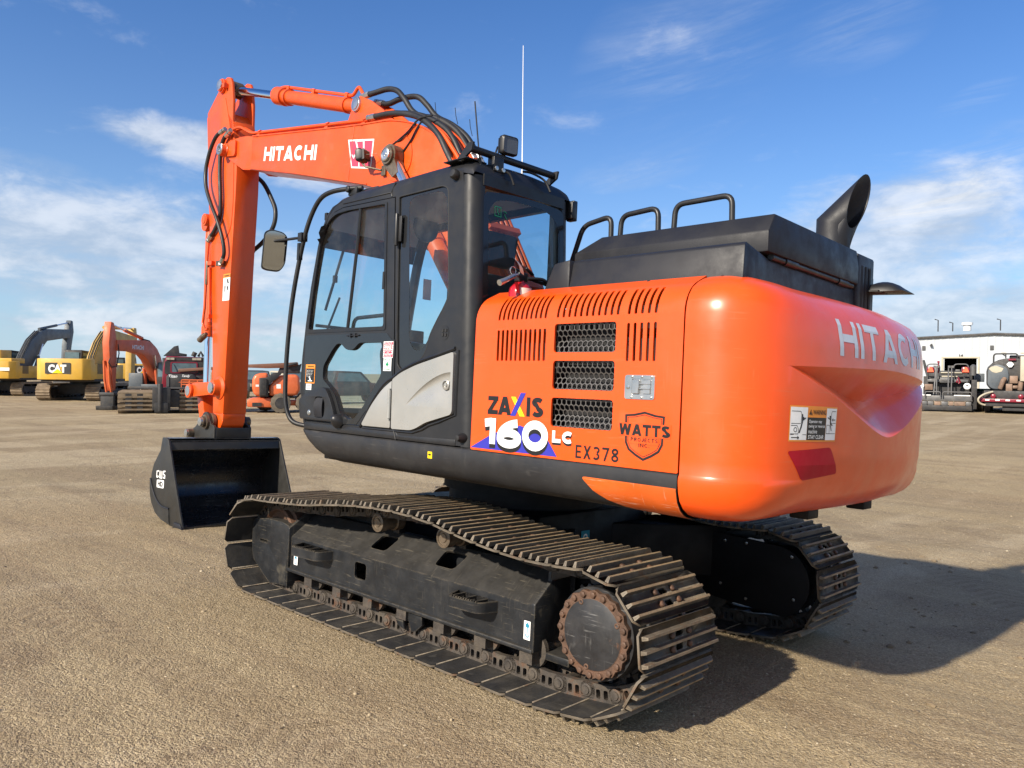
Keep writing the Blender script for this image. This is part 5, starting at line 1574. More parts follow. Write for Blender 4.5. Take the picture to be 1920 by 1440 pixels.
# pivot of the boom cylinders
pb = MB()
pb.lathe((1.60, YL, 3.552), (0, 1, 0), [(0, .20), (.008, .198), (.0085, .001)], 36)
upart(pb, 'pivot_plate', M['orange_boom'], boo, smooth=35)
def boom_cyl(y, sg):
    c = MB()
    c.lathe((1.60, y - .045, 3.552), (0, 1, 0), [(0, .085), (.0, .098), (.09, .098), (.09, .08), (.11, .078)], 30)
    c.prism([(1.66, 3.47), (1.52, 3.53), (1.455, 3.385), (1.535, 3.352)], y - .045, y + .045, 'y')
    o = upart(c, 'boom_cylinder', M['bronze'], smooth=32)
    e = MB(); e.lathe((1.60, y + .062*sg, 3.552), (0, sg, 0), [(0, .058), (.022, .056), (.026, .048), (.02, .044), (.02, .016), (.026, .014), (.0262, .001)], 28); upart(e, 'pin_cap', M['steel'], o, smooth=30)
    a, b = Vector((1.60, y, 3.552)), Vector((-.15, y, 1.28))
    d = (b-a).normalized()
    r_ = MB(); r_.cyl(a + d*.1, a + d*.95, .043, 20); upart(r_, 'piston_rod', M['chrome'], o)
    q = MB(); q.lathe(a + d*.92, d, [(0, .05), (0, .082), (.12, .082), (.125, .072), (1.55, .072)], 26); q.tube([a + d*1.0 + Vector((.085, 0, 0)), b + Vector((.085, 0, .1))], .014, 8); upart(q, 'barrel', M['orange_boom'], o, smooth=35)
boom_cyl(YL + .062, 1); boom_cyl(YR - .062, -1)
# arm cylinder
ab = MB()
for y in (BY + .095, BY - .125):
    ab.prism([(2.52, 4.02), (2.44, 4.17), (2.37, 4.27), (2.30, 4.275), (2.12, 4.19), (1.95, 4.08), (1.72, 3.91)], y, y + .03, 'y')
upart(ab, 'cylinder_bracket', M['orange_boom'], boo, bevel=.006)
A0, A1 = Vector((2.345, BY, 4.205)), Vector((5.155, BY, 5.055))
ad = (A1 - A0).normalized(); an_ = Vector((-ad.z, 0, ad.x))
ac = MB()
ac.lathe(A0 + ad*.02, ad, [(0, .05), (.03, .066), (.34, .066), (.345, .072), (1.52, .072), (1.525, .088), (1.555, .088), (1.56, .078), (1.62, .078), (1.625, .098), (1.80, .098), (1.81, .09)], 30)
ac.lathe(A0 + Vector((0, -.09, 0)), (0, 1, 0), [(0, .075), (.18, .075)], 24)
aco = upart(ac, 'arm_cylinder', M['orange_boom'], smooth=35)
r_ = MB(); r_.cyl(A0 + ad*1.80, A1 - ad*.12, .046, 24); upart(r_, 'piston_rod', M['chrome'], aco)
e = MB(); e.lathe(A1 + Vector((0, -.075, 0)), (0, 1, 0), [(0, .08), (0, .095), (.15, .095), (.15, .08)], 26); e.lathe(A1 - ad*.16, ad, [(0, .062), (.10, .062)], 22); upart(e, 'rod_eye', M['bronze'], aco, smooth=35)
e = MB(); e.lathe(A0 + Vector((0, .125, 0)), (0, 1, 0), [(0, .07), (.02, .068), (.022, .055), (.03, .052), (.0302, .001)], 24); upart(e, 'pin_cap', M['steel'], aco, smooth=35)
e = MB()
q0 = A0 + ad*1.70 + an_*.105; q1 = A0 + ad*.30 + an_*.095
e.tube(fillet([q0 - an_*.02 + ad*.1, q0, q1, q1 - ad*.06 + an_*.10, (2.37, BY + .03, 4.315)], .05), .017, 10)
for t in (.4, 1.05, 1.6): e.obox(A0 + ad*t + an_*.092, (.05, .05, .05), Matrix((ad, Vector((0, 1, 0)), an_)).transposed())
e.lathe(A0 + ad*.345, ad, [(0, .078), (.03, .078)], 24)
upart(e, 'cylinder_pipe', M['orange_boom'], aco, smooth=40)
# pipes along the near side of the boom top
bp_ = MB()
for y, dz in ((YL - .035, 0), (YL - .085, .0)):
    bp_.tube(fillet([(4.90, y + .01, 4.475 + dz), (4.70, y, 4.485 + dz), (4.40, y, 4.345 + dz), (2.13, y, 4.010 + dz)], .08), .016, 10)
for x in (4.18, 2.80, 2.17):
    z = 4.278 - (4.30 - x)*.149
    bp_.obox((x, YL - .06, z + .008), (.06, .12, .036)); bp_.obox((x, YL - .06, z + .062), (.05, .10, .012))
upart(bp_, 'boom_pipe', M['orange_boom'], boo, smooth=40)
def hose(pts, r=.021, n=6, name='hydraulic_hose', parent=boo, mat='hose', fit=True, ribs=False):
    P = smooth_path(pts, n)
    h = MB(); 
    if ribs:
        P = smooth_path(pts, n*4)
        h.tube(P, [r*(1.0 if i % 2 else .88) for i in range(len(P))], 10)
    else: h.tube(P, r, 10)
    o = upart(h, name, M[mat], parent, smooth=70)
    if fit:
        f = MB()
        for a, b in ((P[0], P[1]), (P[-1], P[-2])):
            d = (b-a).normalized(); f.lathe(a - d*.05, d, [(0, r*.8), (.0, r*1.15), (.03, r*1.15), (.035, r*.95), (.055, r*.95), (.055, r*1.22), (.12, r*1.22)], 8)
        upart(f, 'hose_fitting', M['steel'], o, smooth=20)
    return o
hy = YL - .03
hose([(2.08, hy, 4.02), (1.75, hy, 3.985), (1.449, hy, 3.90), (1.233, hy + .02, 3.785), (1.061, hy + .03, 3.64), (.94, hy + .03, 3.47), (.75, hy + .01, 3.18), (.55, hy, 2.87)], .026)
hose([(2.07, hy - .07, 4.03), (1.75, hy - .06, 4.00), (1.45, hy - .06, 3.92), (1.20, hy - .06, 3.80), (1.0, hy - .06, 3.64), (.82, hy - .06, 3.36), (.56, hy - .06, 2.93)], .026)
hose([(2.36, BY + .03, 4.318), (2.22, BY + .02, 4.315), (2.05, BY, 4.315), (1.90, BY, 4.265), (1.78, BY, 4.16), (1.68, BY - .01, 4.04), (1.56, BY - .02, 3.965), (1.35, BY - .04, 3.90), (1.1, BY - .06, 3.74), (.9, BY - .06, 3.5)], .026)
hose([(2.26, BY - .06, 4.255), (2.12, BY - .07, 4.215), (1.95, BY - .08, 4.225), (1.72, BY - .09, 4.195), (1.58, BY - .10, 4.09), (1.45, BY - .11, 3.96), (1.25, BY - .12, 3.85), (1.05, BY - .13, 3.70), (.88, BY - .13, 3.48)], .026)
bk = MB()      # pipes running down the back of the boom behind the cab
for y in (YL - .03, YL - .085, BY + .03, BY - .03, BY - .09, YR + .03):
    bk.tube(smooth_path([(1.20, y, 3.77), (1.06, y, 3.67), (.93, y, 3.53), (.81, y, 3.38), (.58, y, 3.03), (.32, y, 2.61), (.06, y, 2.18), (-.12, y, 1.90), (-.22, y, 1.70)], 4), .018, 8)
for x, z in ((.73, 3.27), (.45, 2.82), (.18, 2.37)): bk.obox((x - .02, BY, z + .01), (.05, .33, .05), Matrix.Rotation(-1.05, 3, 'Y'))
upart(bk, 'boom_back_pipe', M['orange_boom'], boo, smooth=50)
ct = MB()     # black wiring tied across the boom
ct.tube(smooth_path([(1.80, YL + .03, 3.62), (1.75, YL + .02, 3.665), (1.652, YL + .012, 3.690), (1.517, YL + .012, 3.735), (1.405, YL + .012, 3.785), (1.30, YL + .02, 3.83), (1.18, YL - .02, 3.84)], 5), .007, 6)
ct.tube(smooth_path([(1.55, YL + .02, 3.57), (1.48, YL + .014, 3.62), (1.41, YL + .012, 3.68), (1.34, YL + .012, 3.76), (1.24, YL - .0, 3.85)], 5), .008, 6)
ct.tube(smooth_path([(1.64, YL + .012, 3.70), (1.55, YL + .018, 3.70), (1.46, YL + .018, 3.75), (1.36, YL + .014, 3.82)], 5), .006, 6)
for p in ((1.30, BY, 3.98), (1.15, BY - .1, 3.93), (.98, BY - .12, 3.80)):
    ct.tube([(p[0], p[1], p[2] - .10), (p[0] + .03, p[1], p[2] - .02), (p[0] + .02, p[1] + .02, p[2] + .04)], .003, 5)
upart(ct, 'wiring', M['rubber'], boo, smooth=60)
wl3 = lamp('boom_work_light', (2.03, YL + .12, 3.615), (.9, .35, -.1), .125, .115, .09, boo)
b_ = MB(); b_.tube([(1.985, YL + .11, 3.55), (1.96, YL + .09, 3.52), (1.80, YL + .03, 3.475)], .010, 8); b_.obox((1.775, YL + .014, 3.47), (.06, .028, .09)); b_.tube([(1.94, YL + .11, 3.62), (1.84, YL + .06, 3.62), (1.80, YL + .02, 3.55)], .003, 5)
upart(b_, 'lamp_bracket', M['bronze'], boo, bevel=.004)
# lettering on the boom
def slant(z_at, x_at, slope): return lambda u, v: (-u, YL + .0025, v - slope*((-u) - x_at)*(-1))
bl = MB()
sl0 = lambda u, v: (-u, YL + .0025, v + .168*(-u - 2.935))
letters(bl, 'HITACHI', -4.018, -2.950, 3.775, 3.927, .040, lambda o: (lambda u, v: (-u, YL + .0025 + o, v + .168*(-u - 2.935))), gap=.14, shear=.12)
upart(bl, 'boom_lettering', M['white'], boo, smooth=0, recalc=False)
wj = MB()
def quad(a, b, off):      # logo coordinates: 0..1 across (left to right), 0..1 up
    tl, tr_, bl_, br = Vector((2.393, 3.868)), Vector((1.972, 3.795)), Vector((2.318, 3.590)), Vector((2.002, 3.530))
    p = bl_.lerp(br, a).lerp(tl.lerp(tr_, a), b); return (p.x, YL + off, p.y)
q0 = lambda a, b: quad(a, b, .0015); q1 = lambda a, b: quad(a, b, .0025); q2 = lambda a, b: quad(a, b, .0035)
wj.poly([(0, 0), (1, 0), (1, 1), (0, 1)], q0, mi=0)
wj.poly([(.045, .055), (.955, .055), (.955, .945), (.045, .945)], q1, mi=1)
for pl_ in ([(.285, .945), (.345, .945), (.42, .58), (.38, .50)], [(.345, .945), (.62, .945), (.62, .925), (.36, .925)], [(.585, .945), (.645, .945), (.655, .52), (.60, .52)],
            [(.375, .055), (.435, .055), (.43, .22), (.40, .22)], [(.66, .055), (.72, .055), (.67, .22), (.64, .22)]):
    wj.poly(pl_, q2, mi=0)
wj.poly([(.06, .27), (.94, .27), (.94, .50), (.06, .50)], q2, mi=1)
wj.text('WAJAX', (.09, .91, .29, .47), lambda a, b: quad(a, b, .0045), 0, bold=.05)
upart(wj, 'dealer_emblem', [M['white'], M['pink']], boo, smooth=0, recalc=False)

# --- arm
ARM = [(4.735, 1.19), (4.728, 2.87), (4.708, 3.75), (4.714, 4.02), (4.80, 4.32), (4.885, 4.60), (5.02, 4.72), (5.545, 4.77), (5.40, 3.70), (5.300, 3.18), (5.13, 2.208), (5.012, 1.36), (4.995, 1.19)]
am_ = MB()
am_.prism(ARM, AR_, AL, 'y')
for y in (AL, AR_ + .035):
    am_.prism([(4.80, 4.32), (4.880, 4.575), (4.893, 4.834), (4.945, 5.05), (4.99, 5.12), (5.07, 5.145), (5.15, 5.13), (5.21, 5.08), (5.56, 4.82), (5.545, 4.70), (5.48, 4.2)], y - .035, y, 'y')
am_.prism([(4.735, 1.19), (4.995, 1.19), (5.03, 1.10), (4.99, 1.02), (4.90, .985), (4.80, 1.02), (4.745, 1.10)], AR_ + .005, AL - .005, 'y')
amo = upart(am_, 'arm', M['orange_boom'], bevel=.006)
ap = MB()
ap.prism(round_poly([(5.55, 4.76), (5.16, 4.93), (5.08, 4.90), (4.93, 4.55), (4.78, 4.10), (4.745, 3.60), (4.77, 3.30), (5.0, 3.15), (5.26, 3.30), (5.37, 3.70)], [.01, .03, .03, .1, .1, .1, .1, .1, .05, .05]), AL, AL + .008, 'y')
upart(ap, 'arm_doubler_plate', M['orange_boom'], amo, bevel=.004)
e = MB()
e.lathe((5.155, AL, 5.055), (0, 1, 0), [(0, .085), (.03, .082), (.034, .07), (.05, .068)], 26)
e.obox((5.05, AL + .03, 5.03), (.05, .05, .05))
upart(e, 'lug_boss', M['orange_boom'], amo, smooth=35)
e = MB(); e.lathe((5.155, AL + .05, 5.055), (0, 1, 0), [(0, .060), (.012, .058), (.014, .001)], 24); upart(e, 'pin_cap', M['steel'], amo, smooth=35)
# hoses on the near side of the arm
hose([(4.955, AL + .07, 4.47), (5.10, AL + .08, 4.43), (5.22, AL + .08, 4.33), (5.30, AL + .08, 4.20), (5.345, AL + .08, 4.05), (5.29, AL + .09, 3.86), (5.12, AL + .10, 3.64), (4.93, AL + .10, 3.42), (4.815, AL + .08, 3.20), (4.79, AL + .06, 3.03), (4.87, AL + .05, 2.93)], .022, parent=amo)
hose([(4.85, AL + .05, 4.43), (4.98, AL + .05, 4.37), (5.04, AL + .05, 4.22), (5.03, AL + .05, 3.98), (4.98, AL + .05, 3.70), (4.99, AL + .04, 3.49), (5.10, AL + .04, 3.34), (5.26, AL + .03, 3.25)], .025, parent=amo, ribs=True)
hose([(4.99, YR - .03, 4.06), (4.86, YR - .10, 3.95), (4.70, YR - .13, 3.75), (4.60, YR - .14, 3.58), (4.62, YR - .13, 3.40), (4.78, YR - .10, 3.24), (4.98, YR - .03, 3.10)], .026, parent=amo)
hose([(5.00, AR_ - .05, 3.95), (4.93, AR_ - .06, 3.72), (4.93, AR_ - .06, 3.50), (5.02, AR_ - .05, 3.35)], .024, parent=amo, ribs=True)
pz = MB()
pz.tube(fillet([(5.30, AL + .02, 3.24), (5.315, AL + .02, 3.05), (5.315, AL + .02, 2.42), (5.345, AL + .02, 2.24), (5.27, AL + .02, 2.16), (5.20, AL + .02, 2.17)], .03), .016, 10)
pz.tube([(5.24, AL + .02, 2.90), (5.20, AL + .02, 2.55), (5.165, AL + .02, 2.25)], .020, 10)
for z in (2.95, 2.32): pz.obox((5.19, AL + .02, z), (.10, .05, .045))
pz.lathe((5.44, AL - .02, 3.50), (0, 1, 0), [(0, .075), (.05, .072), (.052, .05), (.06, .048), (.0602, .001)], 22)
upart(pz, 'arm_pipe', M['orange_boom'], amo, smooth=45)
pv = MB(); pv.obox((4.93, AL + .03, 2.925), (.13, .06, .06)); pv.tube([(5.27, AL + .03, 2.98), (5.27, AL + .03, 2.70)], .022, 8); pv.lathe((5.205, AL + .03, 2.115), (.7, .15, -.45), [(0, .022), (.03, .022), (.035, .035), (.15, .035), (.152, .028)], 14)
upart(pv, 'shutoff_valve', M['bronze'], amo, bevel=.004)
sk_ = MB()
N_ = lambda off: (lambda u, v: (-u, AL + off, v))
sk_.poly(rect(-4.895, -4.725, 2.49, 2.80), N_(.002), mi=0); sk_.poly(rect(-4.895, -4.725, 2.755, 2.80), N_(.003), mi=2)
sk_.text('WARNING', (-4.88, -4.74, 2.764, 2.788), N_(.004), 1, bold=.02)
sk_.poly([(-4.80, 2.74), (-4.77, 2.74), (-4.76, 2.70), (-4.74, 2.69), (-4.78, 2.68), (-4.80, 2.71)], N_(.003), mi=1)
sk_.poly([(-4.86, 2.66), (-4.83, 2.67), (-4.83, 2.60), (-4.85, 2.58)], N_(.003), mi=1); sk_.poly([(-4.80, 2.65), (-4.76, 2.66), (-4.77, 2.60), (-4.79, 2.61)], N_(.003), mi=1)
for k in range(6): sk_.text('Crush hazard stay back'[:22 - (k % 3)*4], (-4.885, -4.745 - .01*(k % 3), 2.560 - .011*k, 2.567 - .011*k), N_(.003), 1)
upart(sk_, 'arm_sticker', [M['white'], M['blackink'], M['label_orange']], amo, smooth=0, recalc=False)
# bucket cylinder and linkage
B0, B1 = Vector((5.60, BY, 3.48)), Vector((5.50, BY, 1.435))
bd = (B1-B0).normalized()
bc = MB()
bc.lathe(B0, bd, [(0, .06), (.05, .066), (1.25, .066), (1.26, .082), (1.38, .082), (1.385, .07)], 26)
bc.lathe(B0 + Vector((0, -.09, 0)), (0, 1, 0), [(0, .085), (.18, .085)], 22)
bco = upart(bc, 'bucket_cylinder', M['orange_boom'], smooth=35)
r_ = MB(); r_.cyl(B0 + bd*1.36, B1, .043, 22); upart(r_, 'piston_rod', M['chrome'], bco)
rk = MB()
L0, L1 = (4.845, 1.484), (5.505, 1.430)
for y0, y1 in ((AL + .015, AL + .055), (AR_ - .055, AR_ - .015)):
    rk.prism(round_poly([(L0[0] - .02, L0[1] - .07), (L1[0] + .02, L1[1] - .075), (L1[0] + .07, L1[1]), (L1[0] + .01, L1[1] + .085), (L1[0] - .12, L1[1] + .10), (L0[0], L0[1] + .07)], .03), y0, y1, 'y')
rk.lathe((L1[0], AR_ - .06, L1[1]), (0, 1, 0), [(0, .075), (AL - AR_ + .12, .075), (AL - AR_ + .12, .088), (AL - AR_ + .15, .085)], 24)
rk.lathe((L0[0], AL, L0[1]), (0, 1, 0), [(0, .14), (.012, .135), (.03, .10), (.055, .09), (.10, .085)], 28)
rk.obox(((L0[0]+L1[0])/2 + .1, BY, 1.455), (.10, .30, .09))
rko = upart(rk, 'rocker_link', M['orange_boom'], bevel=.004, bev_angle=60)
e = MB(); e.lathe((L1[0], AL + .075, L1[1]), (0, 1, 0), [(0, .062), (.022, .06), (.024, .001)], 22); e.lathe((L0[0], AL + .10, L0[1]), (0, 1, 0), [(0, .066), (.02, .063), (.022, .001)], 22); upart(e, 'pin_cap', M['steel'], rko)
P2 = (5.312, .935)
bl_ = MB()
bl_.prism([(L1[0] - .08, L1[1] + .02), (L1[0] + .07, L1[1]), (P2[0] + .08, P2[1] - .01), (P2[0] - .07, P2[1])], BY - .095, BY + .095, 'y')
bl_.lathe((P2[0], BY - .10, P2[1]), (0, 1, 0), [(0, .085), (.20, .085)], 22)
upart(bl_, 'bucket_link', M['orange_boom'], bevel=.012)

# --- bucket
BL, BR_ = .68, -.66
SIDE = [(4.735, .895), (4.80, .918), (4.895, .914), (4.935, .77), (4.994, .709), (5.099, .607), (5.150, .50), (5.168, .375), (5.150, .27), (5.096, .175), (4.976, .075), (4.80, .020), (4.60, -.012), (4.33, -.022), (4.262, -.005)]
bu = MB()
for y in (BL, BR_ + .022): bu.prism(SIDE, y - .022, y, 'y')
OUT = smooth_path([(4.91, 0, .86), (4.925, 0, .77), (4.985, 0, .705), (5.09, 0, .60), (5.140, 0, .50), (5.158, 0, .375), (5.140, 0, .27), (5.088, 0, .180), (4.972, 0, .083), (4.80, 0, .028), (4.60, 0, -.004), (4.30, 0, -.012)], 4)
shell = MB()
shell.rows([[(p.x, BL - .02, p.z), (p.x, BR_ + .02, p.z)] for p in OUT])
bu.prism([(4.735, .89), (4.92, .905), (4.925, .77), (4.90, .80), (4.76, .80), (4.700, .790)], BR_ + .02, BL - .02, 'y')
buo = upart(bu, 'bucket', M['bucket_side'], bevel=.004)
upart(shell, 'bucket_shell', M['bucket'], buo, solid=.018, smooth=40)
tp = MB(); tp.box((4.728, BR_ + .02, .800), (4.734, BL - .02, .885)); tp.box((4.735, BR_ + .02, .906), (4.90, BL - .02, .913)); upart(tp, 'bucket_header', M['bucket'], buo)
ce = MB(); ce.prism([(4.50, -.012), (4.50, -.036), (4.225, -.050), (4.19, -.044), (4.225, -.020)], BR_ - .02, BL + .02, 'y'); upart(ce, 'cutting_edge', M['bucket'], buo, bevel=.003)
sc_ = MB(); sc_.prism([(4.46, .0), (4.46, .045), (4.30, .045), (4.25, -.01)], BL - .004, BL + .016, 'y'); sc_.prism([(4.46, .0), (4.46, .045), (4.30, .045), (4.25, -.01)], BR_ - .016, BR_ + .004, 'y'); upart(sc_, 'side_shoe', M['hood'], buo, bevel=.006)
lu = MB()
LUG = round_poly([(4.745, .795), (4.752, 1.03), (4.79, 1.06), (4.85, 1.06), (4.90, 1.16), (4.98, 1.205), (5.055, 1.19), (5.10, 1.14), (5.24, 1.02), (5.39, .955), (5.40, .89), (5.32, .83), (5.10, .62), (4.95, .75)], [0, .01, .02, .03, .04, .06, .06, .05, .05, .05, .05, .03, 0, 0])
for y0, y1 in ((AL + .055, AL + .085), (AR_ - .085, AR_ - .055)): lu.prism(LUG, y0, y1, 'y')
lu.box((4.752, AR_ - .06, .90), (4.775, AL + .06, 1.03))
luo = upart(lu, 'bucket_lug', M['bucket_side'], buo, bevel=.004)
pn_ = MB()
for (x, z), r in (((4.955, 1.088), .062), (P2, .05)):
    pn_.lathe((x, AR_ - .15, z), (0, 1, 0), [(0, r), (AL - AR_ + .30, r)], 22)
for y in (AL + .012, AR_ - .05): pn_.lathe((4.955, y, 1.088), (0, 1, 0), [(0, .10), (0.038, .10)], 28)
pn_.lathe((4.955, AL + .085, 1.088), (0, 1, 0), [(0, .085), (.03, .083), (.032, .06)], 24)
upart(pn_, 'bucket_pin', M['bronze'], buo, smooth=35)
e = MB()
for (x, z), r in (((4.955, 1.088), .05), (P2, .045)): e.lathe((x, AL + .15, z), (0, 1, 0), [(0, r), (.022, r*.95), (.024, .001)], 20)
upart(e, 'pin_cap', M['steel'], buo)
wr = MB()
wr.poly([(5.160, .44), (5.10, .345), (5.0, .245), (4.89, .185), (4.78, .160), (4.62, .158), (4.585, .0), (4.80, .024), (4.972, .079), (5.090, .178), (5.142, .272), (5.160, .375)], yz(BL + .012))
upart(wr, 'wear_plate', M['bucket_side'], buo, solid=.012, smooth=0)
ws_ = MB(); ws_.tube(smooth_path([(5.155, BL + .006, .435), (5.10, BL + .006, .350), (5.0, BL + .006, .250), (4.89, BL + .006, .190), (4.78, BL + .006, .165), (4.62, BL + .006, .163)], 4), .011, 8); upart(ws_, 'weld_bead', M['hood'], buo)
bt = MB()
NB = lambda off: (lambda u, v: (-u, BL + off, v))
# block letters C W S
def blk(pts): bt.poly(pts, NB(.002), mi=0)
blk([(-5.005, .470), (-5.005, .535), (-4.945, .548), (-4.945, .532), (-4.985, .524), (-4.985, .482), (-4.945, .488), (-4.945, .470), (-4.99, .458)])
for k in (0, 1, 2): blk([(-4.925 + .032*k, .465), (-4.925 + .032*k, .545 - .0*k), (-4.908 + .032*k, .545), (-4.908 + .032*k, .465)])
blk([(-4.925, .462), (-4.925, .476), (-4.845, .476), (-4.845, .462)])
blk([(-4.825, .470), (-4.825, .486), (-4.790, .490), (-4.790, .502), (-4.825, .510), (-4.825, .552), (-4.765, .560), (-4.765, .545), (-4.805, .538), (-4.805, .522), (-4.765, .512), (-4.765, .472)])
bt.poly(round_poly([(-4.985, .355), (-4.985, .440), (-4.79, .452), (-4.79, .362)], .02), NB(.002), mi=0)
bt.text('HD', (-4.955, -4.82, .374, .430), NB(.003), 1, bold=.05)
upart(bt, 'bucket_lettering', [M['white'], M['blackink']], buo, smooth=0, recalc=False)

# ------------------------------------------------------------------ ground
TYRE = [(0, 2.35, .10, .22), (0, 4.3, .34, .24), (0, 3.6, .30, .2), (-2.5, -3.4, -.9, .25), (8, 3.0, -.15, .3), (0, -6.0, .25, .3)]
def ground_mat():
    m, nt, b = new_mat('packed sandy dirt')
    tc = nt.nodes.new('ShaderNodeTexCoord'); v = tc.outputs['Object']
    big = _noise(nt, v, .22, 5, .6, .6)
    streak = _noise(nt, v, 1.0, 6, .6, .5, (.16, 1.1, 1.0), (0, 0, .12))
    streak2 = _noise(nt, v, 1.0, 5, .6, .4, (.55, .09, 1.0), (0, 0, .35))
    patch = _noise(nt, v, 1.1, 5, .6, .5)
    fine = _noise(nt, v, 62, 8, .75)
    grit = _noise(nt, v, 150, 4, .7)
    c = _mix(nt, _ramp(nt, big, .3, .7), (.320, .246, .138), (.430, .340, .202))
    c = _mix(nt, _ramp(nt, streak, .46, .60, 0, .9), c, (.275, .205, .120))
    c = _mix(nt, _ramp(nt, streak2, .48, .62, 0, .7), c, (.55, .45, .295))
    c = _mix(nt, _ramp(nt, patch, .54, .70, 0, .8), c, (.22, .160, .095))
    c = _mix(nt, _ramp(nt, fine, .56, .40, 0, .7), c, (.20, .146, .084))
    c = _mix(nt, _ramp(nt, fine, .54, .68, 0, .75), c, (.62, .50, .335))
    c = _mix(nt, _ramp(nt, grit, .58, .68, 0, .6), c, (.60, .50, .36))
    c = _mix(nt, _ramp(nt, grit, .44, .34, 0, .6), c, (.10, .074, .045))
    def voro(scale, out='Distance'):
        n = nt.nodes.new('ShaderNodeTexVoronoi'); n.inputs['Scale'].default_value = scale
        nt.links.new(v, n.inputs['Vector']); return n.outputs[out]
    # every grain has a tone of its own
    for sc_, k_ in ((150, .40), (60, .20)):
        hv = nt.nodes.new('ShaderNodeSeparateColor'); nt.links.new(voro(sc_, 'Color'), hv.inputs[0])
        c = _mix(nt, _ramp(nt, hv.outputs[0], .72, 1.0, 0, k_), c, (.58, .475, .33))
        c = _mix(nt, _ramp(nt, hv.outputs[1], .68, 1.0, 0, k_), c, (.19, .138, .08))
    # tyre marks with lugs
    sx = nt.nodes.new('ShaderNodeSeparateXYZ'); nt.links.new(v, sx.inputs[0])
    lugs = None
    for (px_, py_, ang, wd) in TYRE:
        ca, sa = math.cos(ang), math.sin(ang)
        al = _math(nt, 'ADD', _math(nt, 'MULTIPLY', sx.outputs['X'], ca), _math(nt, 'MULTIPLY', sx.outputs['Y'], sa))
        ac = _math(nt, 'SUBTRACT', _math(nt, 'SUBTRACT', _math(nt, 'MULTIPLY', sx.outputs['Y'], ca), _math(nt, 'MULTIPLY', sx.outputs['X'], sa)), py_*ca - px_*sa)
        ac = _math(nt, 'ABSOLUTE', _math(nt, 'ADD', ac, _math(nt, 'MULTIPLY', _math(nt, 'SUBTRACT', _noise(nt, v, .35, 2), .5), .5)), 0)
        strip = _ramp(nt, ac, wd, wd*.72)
        wv = _math(nt, 'SINE', _math(nt, 'ADD', _math(nt, 'MULTIPLY', al, 46), _math(nt, 'MULTIPLY', ac, 30)), 0)
        lg_ = _math(nt, 'MULTIPLY', strip, _math(nt, 'MULTIPLY', _ramp(nt, wv, -.3, .6), _ramp(nt, patch, .36, .62)))
        lugs = lg_ if lugs is None else _math(nt, 'MAXIMUM', lugs, lg_)
        c = _mix(nt, _math(nt, 'MULTIPLY', strip, .35), c, (.22, .162, .095))
    c = _mix(nt, _math(nt, 'MULTIPLY', lugs, .12), c, (.60, .49, .33))
    nt.links.new(c, b.inputs['Base Color'])
    b.inputs['Roughness'].default_value = .92
    b.inputs['Specular IOR Level'].default_value = .2
    h = _math(nt, 'ADD', _math(nt, 'MULTIPLY', voro(150), -.34), _math(nt, 'MULTIPLY', voro(62), -.42))
    h = _math(nt, 'ADD', h, _math(nt, 'MULTIPLY', _noise(nt, v, 8, 6, .62), 2.0))
    h = _math(nt, 'ADD', h, _math(nt, 'MULTIPLY', lugs, -.20))
    bp = nt.nodes.new('ShaderNodeBump'); bp.inputs['Strength'].default_value = .8; bp.inputs['Distance'].default_value = .018
    nt.links.new(h, bp.inputs['Height']); nt.links.new(bp.outputs[0], b.inputs['Normal'])
    return m
M['dirt'] = ground_mat()
def sstep(x, a, b):
    t = max(0.0, min(1.0, (x-a)/(b-a))); return t*t*(3-2*t)
def ground_z(x, y):
    r = math.hypot(x - .3, y)
    w = 1 - sstep(r, 6.0, 17.0)
    z = w*(.00728*x + .04313*y)
    if r < 60:
        k = 1 - sstep(r, 30, 60)
        q = noise.noise((x*.55, y*.55, 1.3))*.020 + noise.noise((x*1.7, y*1.7, 4.1))*.007 + noise.noise((x*.16 + y*.05, y*1.9 - x*.25, 7.0))*.016
        if r < 22: q += noise.noise((x*.3, y*4.4 - x*.55, 2.0))*.007 + noise.noise((x*4.5, y*4.5, 9.0))*.004
        near = 1.0 if r > 3.6 else sstep(r, 2.2, 3.6)*.8 + .2
        z += k*q*near - (1-near)*.004
        # ruts left by the tracks behind the machine
        for yc in (1.0, -1.0):
            if -7.5 < x < -1.6:
                e = sstep(x, -7.5, -4.5)*(1 - sstep(x, -2.0, -1.6))
                d = abs(y - yc - .04*(x+1.6)**2*(.4 if yc > 0 else .9))
                if d < .42: z += e*(.006*math.sin(x*34) - .012)*(1 - sstep(d, .28, .42))
    return z
gm = MB()
rads = [0.0]
r_ = .25
while r_ < 4000:
    rads.append(r_); r_ += .085 if r_ < 9 else .085*(r_/9)**1.6
NA = 400
gv = [(0, 0, ground_z(0, 0))]
for rr in rads[1:]:
    for k in range(NA):
        a = 2*math.pi*k/NA
        x, y = rr*math.cos(a), rr*math.sin(a)
        gv.append((x, y, ground_z(x, y)))
gf = [(0, 1 + k, 1 + (k+1) % NA) for k in range(NA)]
for i in range(len(rads) - 2):
    o_ = 1 + i*NA
    for k in range(NA):
        l = (k+1) % NA
        gf.append((o_+k, o_+NA+k, o_+NA+l, o_+l))
gm.add(gv, gf)
go = gm.build('ground', M['dirt'], smooth=80)
tag(go, kind='structure')
